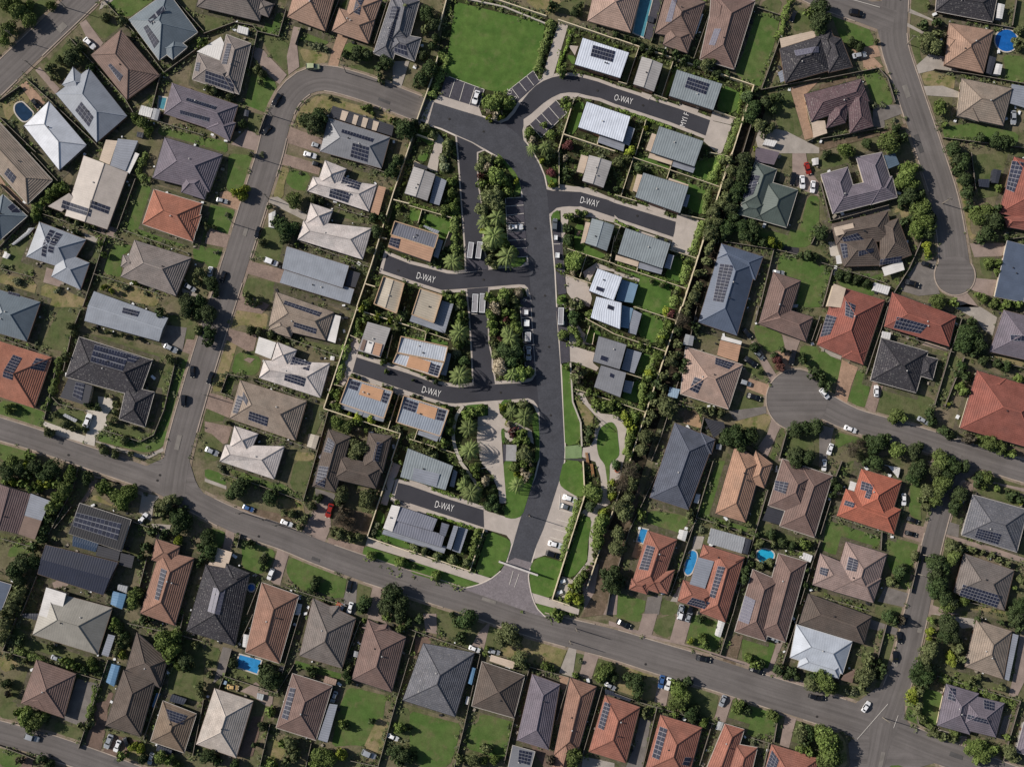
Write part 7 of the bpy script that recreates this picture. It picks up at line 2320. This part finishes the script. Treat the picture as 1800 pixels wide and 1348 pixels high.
# ---- sheds
SC_ = dict(n=(40, 58, 82), w=(206, 204, 202), g=(150, 152, 156), k=(56, 58, 66), k2=(50, 54, 66), k3=(70, 70, 74), c=(180, 170, 156), t=(150, 126, 112), s=(166, 168, 170), o=(176, 92, 60), b2=(140, 160, 178), b3=(96, 132, 164))
SN = dict(n='navy', w='white', g='grey', k='black', k2='dark', k3='charcoal', c='cream', t='tan', s='silver', o='orange', b2='pale blue', b3='blue')
for tile, k, rest in parse(GROUND):
    if k != 'S': continue
    c_, s = rest.split(' ', 1); z = 2.2; q = q4(pts_of(tile, s, z)); 
    if abs(area2([tuple(v) for v in q])) < .8: continue
    cx = sum(v.x for v in q)/4; cy = sum(v.y for v in q)/4; small = abs(area2([tuple(v) for v in q]))/2 < 7
    if small: z = 1.2
    root = empty('shed' if not small else 'garden_box', cx, cy); wl = MB(); wl.box([tuple(v) for v in inset(q, .12)], 0, z-.02)
    o = wl.obj('wall', plain('shed_wall_'+c_, SC_[c_])); o.parent = root; o.location = (-cx, -cy, 0)
    rf = MB(); cps = []; hip(rf, cps, q, z, True, .12)
    o = rf.obj('roof', roof_metal('shed_roof_'+c_, SC_[c_], .08)); o.parent = root; o.location = (-cx, -cy, 0)
    d = MB(); A, B = inset(q, .12)[:2]; e = (B-A).normalized(); n = Vector((e.y, -e.x)); c0 = (A+B)/2
    d.box([tuple(c0-e*.4-n*.02), tuple(c0+e*.4-n*.02), tuple(c0+e*.4+n*.05), tuple(c0-e*.4+n*.05)], .02, z-.25)
    o = d.obj('door', GUT[0]); o.parent = root; o.location = (-cx, -cy, 0); stamp([tuple(v) for v in q], 9)
    tag(root, None, 'shed', 'backyard sheds'); PENDING.append((root, cx, cy, SN[c_]+(' shed' if not small else ' garden box'), 'shed' if not small else 'garden box'))
# ---- pools
def watermat(nm, rgb):
    nb = NB(nm, .08, .6); nn = nb.noise(.8, 3); c = nb.mul(lin(rgb), nb.ramp(nn, .3, .7, .85, 1.15)); nb.bump(nb.noise(2.5, 2), .15, .05); return nb.out(c)
WAT = {'b': watermat('pool_water_blue', (52, 132, 186)), 'w': watermat('pool_water_deep', (30, 52, 76)), 'v': watermat('pool_water_teal', (78, 136, 150)), 'r': watermat('pool_water_round', (28, 92, 164)), 't': watermat('pool_water_cyan', (40, 160, 200))}
for tile, k, rest in parse(GROUND):
    if k != 'O': continue
    c_, s = rest.split(' ', 1)
    if c_[0] == 'r':
        a, r = s.split(); x, y = P(*TP(tile, *map(float, a.split(',')))); r = float(r)/4.992*PXM
        pts = [(x+r*math.cos(t*math.pi/16), y+r*math.sin(t*math.pi/16)) for t in range(32)]
    else: pts = clean(pts_of(tile, s)); pts = smooth(pts, True, 2) if (c_ in ('t', 'w', 'b2') and len(pts) > 4) else pts
    if area2(pts) < 0: pts = pts[::-1]
    cx = sum(p[0] for p in pts)/len(pts); cy = sum(p[1] for p in pts)/len(pts)
    root = empty('swimming_pool', cx, cy); m = MB(); tri_poly(m, pts, .24); o = m.obj('water', WAT[{'b': 'b', 'w': 'w', 'w2': 'v', 'r': 'r', 'r2': 'r', 't': 't', 'b2': 'b'}[c_]]); o.parent = root; o.location = (-cx, -cy, 0)
    m = MB(); out = offset_poly(pts, .45); n = len(pts); pc = clean(pts)
    if len(out) == len(pc):
        for i in range(len(pc)):
            j = (i+1) % len(pc); m.poly([(*pc[i], .3), (*pc[j], .3), (*out[j], .3), (*out[i], .3)]); m.poly([(*pc[i], .1), (*pc[j], .1), (*pc[j], .3), (*pc[i], .3)]); m.poly([(*out[j], 0), (*out[i], 0), (*out[i], .3), (*out[j], .3)][::-1])
    o = m.obj('coping', G['w']); o.parent = root; o.location = (-cx, -cy, 0); stamp(out, 9)
    tag(root, None, 'pool', 'backyard pools'); PENDING.append((root, cx, cy, {'b': 'bright blue pool', 'w': 'dark blue pool', 'w2': 'small teal pool', 'r': 'round blue pool', 'r2': 'small round pool', 't': 'kidney-shaped pool', 'b2': 'long blue pool'}[c_], 'pool'))
# ---- painted lines, walls
PAINT = plain('road_paint', (206, 200, 192), .7)
for tile, k, rest in parse(GROUND):
    if k == 'M':
        mm = MB(); allp = []
        for s in rest.split(';'):
            pts = pts_of(tile, s)
            if len(pts) < 2 or math.dist(*pts) < .5: continue
            a, b = ribbon(pts, .17); allp += pts
            mm.poly([(*b[0], .36), (*b[1], .36), (*a[1], .36), (*a[0], .36)])
        if mm.f:
            o = tag(mm.obj('road_marking', PAINT), None, kind='structure'); PENDING.append((o, allp[0][0], allp[0][1], 'thin painted bay lines', None))
    if k == 'W':
        pts = spline(pts_of(tile, rest), 2.0); a, b = ribbon(pts, 1.1); mm = MB()
        for i in range(len(pts)-1): mm.box([a[i], a[i+1], b[i+1], b[i]], 0, .95)
        o = tag(mm.obj('garden_wall', STONE), None, 'wall'); PENDING.append((o, *pts[len(pts)//2], 'curved pale garden wall', 'wall'))
    if k == 'U':
        for s in rest.split(';'):
            x, y = pts_of(tile, s)[0]; root = empty('power_pole', x, y); mm = MB(); mm.bar((0, 0, 0), (0, 0, 8.5), (.17, .11), n=8); o = mm.obj('pole', PALEF); o.parent = root
            mm = MB(); mm.bar((-1.1, .3, 8), (1.1, -.3, 8), .07); mm.bar((-.8, .2, 7.2), (.8, -.2, 7.2), .06); o = mm.obj('crossarm', TIMB); o.parent = root
            mm = MB()
            for t in (-1, -.4, .4, 1): mm.bar((t, -.27*t, 8.05), (t, -.27*t, 8.3), .05, n=6)
            o = mm.obj('insulator', GUT[1]); o.parent = root
            PENDING.append((root, x, y, 'slim power pole', 'pole'))
# lettering
def lettering(txt, px, py, width_px, cap_px, ang, label):
    cu = bpy.data.curves.new('lettering', 'FONT'); cu.body = txt; cu.size = 1; cu.align_x = 'CENTER'; cu.align_y = 'CENTER'; cu.offset = -.011
    t = bpy.data.objects.new('tmp', cu); C.objects.link(t); dg = bpy.context.evaluated_depsgraph_get(); dg.update()
    me_ = bpy.data.meshes.new_from_object(t.evaluated_get(dg)); bpy.data.objects.remove(t)
    xs = [v.co.x for v in me_.vertices]; ys = [v.co.y for v in me_.vertices]; w_, h_ = max(xs)-min(xs), max(ys)-min(ys)
    mx, my = (max(xs)+min(xs))/2, (max(ys)+min(ys))/2
    for v in me_.vertices: v.co.x = (v.co.x-mx)/w_*width_px*PXM; v.co.y = (v.co.y-my)/h_*cap_px*PXM; v.co.z = 0
    me_.materials.append(plain('letter_paint', (232, 230, 228), .7)); o = bpy.data.objects.new('road_lettering', me_); C.objects.link(o)
    o.location = (*P(px, py), .3); o.rotation_euler.z = math.radians(ang); tag(o, label, 'lettering')
lettering('O-WAY', 1096, 175.5, 33, 11, -14, 'white O-WAY lettering on the upper curved lane')
lettering('D-WAY', 1036.5, 355.5, 33, 11.5, -14, 'white D-WAY lettering on the second eastern lane')
lettering('D-WAY', 749, 488.5, 33, 11.5, -15, 'white D-WAY lettering on the left upper lane')
lettering('D-WAY', 758.5, 688.5, 33, 11.5, -15, 'white D-WAY lettering on the left lower lane')
lettering('D-WAY', 781.5, 889.5, 33, 11.5, -14, 'white D-WAY lettering on the bottom lane')
lettering('MYI F', 1203, 211, 26, 9.5, 71, 'white MYIF lettering across the upper lane end')
# accessible bay symbol
def sym(px, py, ang, s, label):
    m = MB(); n = 20
    for k in range(n-5):
        a0, a1 = k*2*math.pi/n+.4, (k+1)*2*math.pi/n+.4
        m.poly([(math.cos(a0)*.62, math.sin(a0)*.62, 0), (math.cos(a0)*.8, math.sin(a0)*.8, 0), (math.cos(a1)*.8, math.sin(a1)*.8, 0), (math.cos(a1)*.62, math.sin(a1)*.62, 0)])
    for q in ([(-.1, .3), (.12, .3), (.12, 1.0), (-.1, 1.0)], [(.12, .3), (.7, .3), (.7, .46), (.12, .46)], [(.55, -.4), (.72, -.4), (.72, .28), (.55, .28)]): m.poly([(a, b, 0) for a, b in q])
    m.poly([(math.cos(k*.785)*.17, 1.22+math.sin(k*.785)*.17, 0) for k in range(8)])
    o = m.obj('road_marking', PAINT); o.location = (*P(px, py), .37); o.rotation_euler.z = math.radians(ang); o.scale = (s, s, s); tag(o, label, kind='structure')
sym(896, 162.5, 40, 1.0, 'white wheelchair bay symbol near upper lane')
sym(922, 528, -75, .7, 'white wheelchair bay symbol in central bay')
m = MB()
for a, b in (((900, 176), (906, 170)), ((902.5, 178.5), (908.5, 172.5)), ((900, 176), (902.5, 178.5)), ((906, 170), (908.5, 172.5))):
    p, q = ribbon([P(*a), P(*b)], .17); m.poly([(*q[0], .374), (*q[1], .374), (*p[1], .374), (*p[0], .374)])
tag(m.obj('road_marking', PAINT), 'small painted rectangle beside the wheelchair symbol', kind='structure')
# trailers and service boxes standing in the estate bays
WHITE = plain('white_panel', (220, 222, 224), .4); GREYP = plain('grey_panel', (146, 144, 148), .5)
def trailer(px, py, L, W, ang, h, mat, label, name='box_trailer', cat='trailer'):
    x, y = P(px, py, h); root = empty(name, x, y, .3); root.rotation_euler.z = math.radians(ang); L *= PXM; W *= PXM
    m = MB(); m.box([(-L/2, -W/2), (L/2, -W/2), (L/2, W/2), (-L/2, W/2)], .45, h, bottom=True); m.obj('body', mat).parent = root
    m = MB(); z = h+.02
    for q in ([(-L/2, -W/2), (L/2, -W/2), (L/2, -W/2+.18), (-L/2, -W/2+.18)], [(-L/2, W/2-.18), (L/2, W/2-.18), (L/2, W/2), (-L/2, W/2)], [(-L/2, -W/2+.18), (-L/2+.18, -W/2+.18), (-L/2+.18, W/2-.18), (-L/2, W/2-.18)], [(L/2-.18, -W/2+.18), (L/2, -W/2+.18), (L/2, W/2-.18), (L/2-.18, W/2-.18)]):
        m.box(q, z-.1, z+.08)
    m.obj('frame', WHITE).parent = root
    for sx in (-.25, .25):
        for sy in (-1, 1):
            mm = MB(); mm.bar((sx*L, sy*W/2-.1, .3), (sx*L, sy*W/2+.1, .3), .3, n=10); mm.obj('wheel', TYRE).parent = root
    tag(root, label, cat, 'trailers and service boxes in the estate bays')
trailer(827, 440, 28, 9, 83, 1.6, GREYP, 'left grey trailer at foot of the side lane')
trailer(842, 440, 30, 9, 83, 1.6, GREYP, 'right grey trailer at foot of the side lane')
trailer(835, 533, 32, 10, 87, 1.4, GREYP, 'left grey trailer in lower lane head')
trailer(848, 533, 34, 10, 87, 1.4, GREYP, 'right grey trailer in lower lane head')
trailer(977, 418, 8, 6, 87, 1.5, WHITE, 'upper small white box in east parking strip', 'service_box', 'box')
trailer(980, 449, 9, 7, 87, 1.5, WHITE, 'lower small white box in east parking strip', 'service_box', 'box')
trailer(986, 556, 30, 9, 88, 1.8, GREYP, 'long grey trailer in lower east parking strip')
trailer(925, 549, 8, 7, 88, 1.5, WHITE, 'small white box in central bays, upper', 'service_box', 'box')
trailer(926, 568, 11, 9, 88, 1.5, WHITE, 'broad white box in central bays, middle', 'service_box', 'box')
trailer(928, 592, 16, 10, 88, 1.7, GREYP, 'grey tray trailer under fern in central bays')
place_car(*P(975, 396), math.radians(85), 'g', True)
# entrance gantry
A = Vector(P(877, 985)); B = Vector(P(945, 1009)); root = empty('entrance_gantry', *((A+B)/2))
c0 = (A+B)/2; e = (B-A).normalized(); n = Vector((-e.y, e.x))
m = MB(); m.box([tuple(A-n*.3-c0), tuple(B-n*.3-c0), tuple(B+n*.3-c0), tuple(A+n*.3-c0)], 3.9, 4.3, bottom=True); m.obj('beam', plain('gantry_paint', (196, 190, 186), .5)).parent = root
for t in (.02, .22, .55, .98):
    p = A.lerp(B, t)-c0; m = MB(); m.box([(p.x-.22, p.y-.22), (p.x+.22, p.y-.22), (p.x+.22, p.y+.22), (p.x-.22, p.y+.22)], 0, 3.9); m.obj('post', STONE).parent = root
tag(root, 'long pale gantry beam over the estate entry', 'gantry')
for px, py, lab in ((989, 1021, 'upper white picnic table behind lower estate wall'), (984, 1040, 'lower white picnic table behind lower estate wall')):
    x, y = P(px, py); root = empty('picnic_table', x, y, .2); root.rotation_euler.z = .35
    m = MB(); m.box([(-.9, -.55), (.9, -.55), (.9, .55), (-.9, .55)], .7, .78, bottom=True); m.obj('tabletop', WHITE).parent = root
    for sg in (-1, 1):
        m = MB(); m.box([(-.9, sg*1.0-.15), (.9, sg*1.0-.15), (.9, sg*1.0+.15), (-.9, sg*1.0+.15)], .42, .48, bottom=True); m.obj('bench_seat', PALEF).parent = root
        m = MB(); m.box([(sg*.7-.05, -.45), (sg*.7+.05, -.45), (sg*.7+.05, .45), (sg*.7-.05, .45)], 0, .69); m.obj('leg', GUT[0]).parent = root
    tag(root, lab, 'table')
for i, (px, py, lab) in enumerate(((1032, 806, 'upper slatted bench beside tall garden wall'), (1041, 826, 'lower slatted bench beside tall garden wall'))):
    x, y = P(px, py); root = empty('slatted_bench', x, y, .2); root.rotation_euler.z = math.radians(98)
    m = MB()
    for k in range(3): m.box([(-2.2, -.45+k*.33), (2.2, -.45+k*.33), (2.2, -.45+k*.33+.25), (-2.2, -.45+k*.33+.25)], .42, .5, bottom=True)
    m.obj('seat', plain('bench_timber', (150, 112, 78))).parent = root
    for sg in (-1, 1):
        m = MB(); m.box([(sg*1.8-.1, -.4), (sg*1.8+.1, -.4), (sg*1.8+.1, .4), (sg*1.8-.1, .4)], 0, .41); m.obj('leg', GUT[0]).parent = root
    tag(root, lab, 'bench')
x, y = P(1085, 826); root = empty('fire_pit', x, y, .2); m = MB()
for k in range(18):
    a0, a1 = k*math.pi/9, (k+1)*math.pi/9
    m.box([(math.cos(a0)*.65, math.sin(a0)*.65), (math.cos(a0), math.sin(a0)), (math.cos(a1), math.sin(a1)), (math.cos(a1)*.65, math.sin(a1)*.65)], 0, .45)
m.obj('rim', plain('fire_brick', (150, 92, 70))).parent = root
m = MB(); m.poly([(math.cos(k*math.pi/9)*.64, math.sin(k*math.pi/9)*.64, .12) for k in range(18)]); m.obj('ash', GUT[0]).parent = root
tag(root, 'round red-brown fire pit beside the oval lawn', 'fire pit')
x, y = P(1055, 744); root = empty('play_frame', x, y, .2); root.rotation_euler.z = math.radians(-40)
m = MB(); m.bar((-3, 0, 2.4), (3, 0, 2.4), .09); m.obj('top_bar', GUT[0]).parent = root
for sx in (-3, 3):
    for sy in (-1, 1): m = MB(); m.bar((sx, sy*1.1, 0), (sx, 0, 2.4), .07); m.obj('leg', GUT[0]).parent = root
for sx in (-1.3, 1.3): m = MB(); m.box([(sx-.25, -.12), (sx+.25, -.12), (sx+.25, .12), (sx-.25, .12)], .5, .55, bottom=True); m.bar((sx-.22, 0, .55), (sx-.22, 0, 2.35), .02); m.bar((sx+.22, 0, .55), (sx+.22, 0, 2.35), .02); m.obj('swing', TIMB).parent = root
tag(root, 'dark metal swing frame above the oval lawn', 'swing')
x, y = P(898.5, 796); root = empty('shelter', x, y, .2); root.rotation_euler.z = math.radians(-2)
m = MB(); m.box([(-1.8, -2.8), (1.8, -2.8), (1.8, 2.8), (-1.8, 2.8)], 2.5, 2.65, bottom=True); m.obj('roof', plain('shelter_roof', (150, 148, 148))).parent = root
for sx in (-1.5, 1.5):
    for sy in (-2.4, 2.4): m = MB(); m.bar((sx, sy, 0), (sx, sy, 2.5), .07); m.obj('post', GUT[0]).parent = root
tag(root, 'grey rectangular shelter beside the pale car park', 'shelter')
# ---- ground cover tufts in beds and along fences
fl = []
for tile, k, rest in parse(FENCE):
    if k == 'F':
        pp = pts_of(tile, rest.split(' ', 1)[1])
        for i in range(len(pp)-1):
            L = math.dist(pp[i], pp[i+1]); n = int(L*2.2)
            for _ in range(n):
                t = random.random(); o = random.gauss(0, 1.0); x = pp[i][0]+(pp[i+1][0]-pp[i][0])*t; y = pp[i][1]+(pp[i+1][1]-pp[i][1])*t
                fl.append((x+random.gauss(0, 1.1), y+random.gauss(0, 1.1)))
tg = {'r': [], 'd': [], 'g': [], 's': []}
def tuft(x, y, s, kind):
    n = 9
    for _ in range(n):
        a, b = random.uniform(0, 6.28), random.uniform(.1, 1.2); px, py = x+random.gauss(0, s*.6), y+random.gauss(0, s*.6); z = random.uniform(.15, s*1.1)
        u = Vector((math.cos(a), math.sin(a), random.uniform(-.5, .5)))*s*.42; v = Vector((-math.sin(a), math.cos(a), random.uniform(-.6, .6)))*s*.34; p = Vector((px, py, z+.2))
        tg[kind] += [tuple(p-u-v*.5), tuple(p+u*.3-v), tuple(p+u+v*.4), tuple(p-u*.3+v)]
for x, y in fl:
    v = mk(x, y)
    if v in (0, 3, 6) and random.random() < .75: tuft(x, y, random.uniform(.35, .9), random.choice('rddggs'))
for _ in range(26000):
    x, y = random.uniform(-185, 185), random.uniform(-140, 142); v = mk(x, y)
    if v == 6: tuft(x, y, random.uniform(.35, .8), random.choice('rrrdg'))
    elif v == 0 and (math.sin(x*.21+math.sin(y*.17)*2)+math.sin(y*.26+1.3)) > .45: tuft(x, y, random.uniform(.3, .7), random.choice('ddggs'))
for k, q in tg.items():
    if q:
        o = bpy.data.objects.new('ground_cover', fast_mesh('ground_cover', q, FOL[k])); C.objects.link(o); tag(o, f'{KIND[k][0]} weeds and low plants over the beds', 'ground cover', kind='stuff')
# litter of small pale odds and ends on side yards
lit = {0: MB(), 1: MB(), 2: MB()}
for _ in range(6500):
    x, y = random.uniform(-182, 182), random.uniform(-138, 138)
    if mk(x, y) != 0: continue
    near = any(mk(x+dx, y+dy) == 9 for dx, dy in ((2, 0), (-2, 0), (0, 2), (0, -2)))
    if not near: continue
    s, a = random.uniform(.12, .5), random.uniform(0, 3.1); c_, s2 = math.cos(a)*s, math.sin(a)*s; t = random.uniform(.5, 2)
    lit[random.randrange(3)].box([(x-c_-s2*t, y-s2+c_*t), (x+c_-s2*t, y+s2+c_*t), (x+c_+s2*t, y+s2-c_*t), (x-c_+s2*t, y-s2-c_*t)], 0, random.uniform(.3, .9))
for k, m in lit.items():
    if m.f: tag(m.obj('yard_clutter', [WHITE, PALEF, GUT[0]][k]), ['pale', 'tan', 'dark'][k]+' small clutter lying along side yards', 'clutter', kind='stuff')
# far terrain beyond the built blocks: low wooded suburb fringe
resolve_labels()
for o in C.objects:
    if o.parent is None and o.type in ('MESH', 'EMPTY') and 'label' not in o: o['label'] = o.name.split('.')[0].replace('_', ' ')+' of the suburb scene'
    if o.get('kind') == 'structure' and 'category' in o: del o['category']
print('trees', cnt, 'objects', len(C.objects))
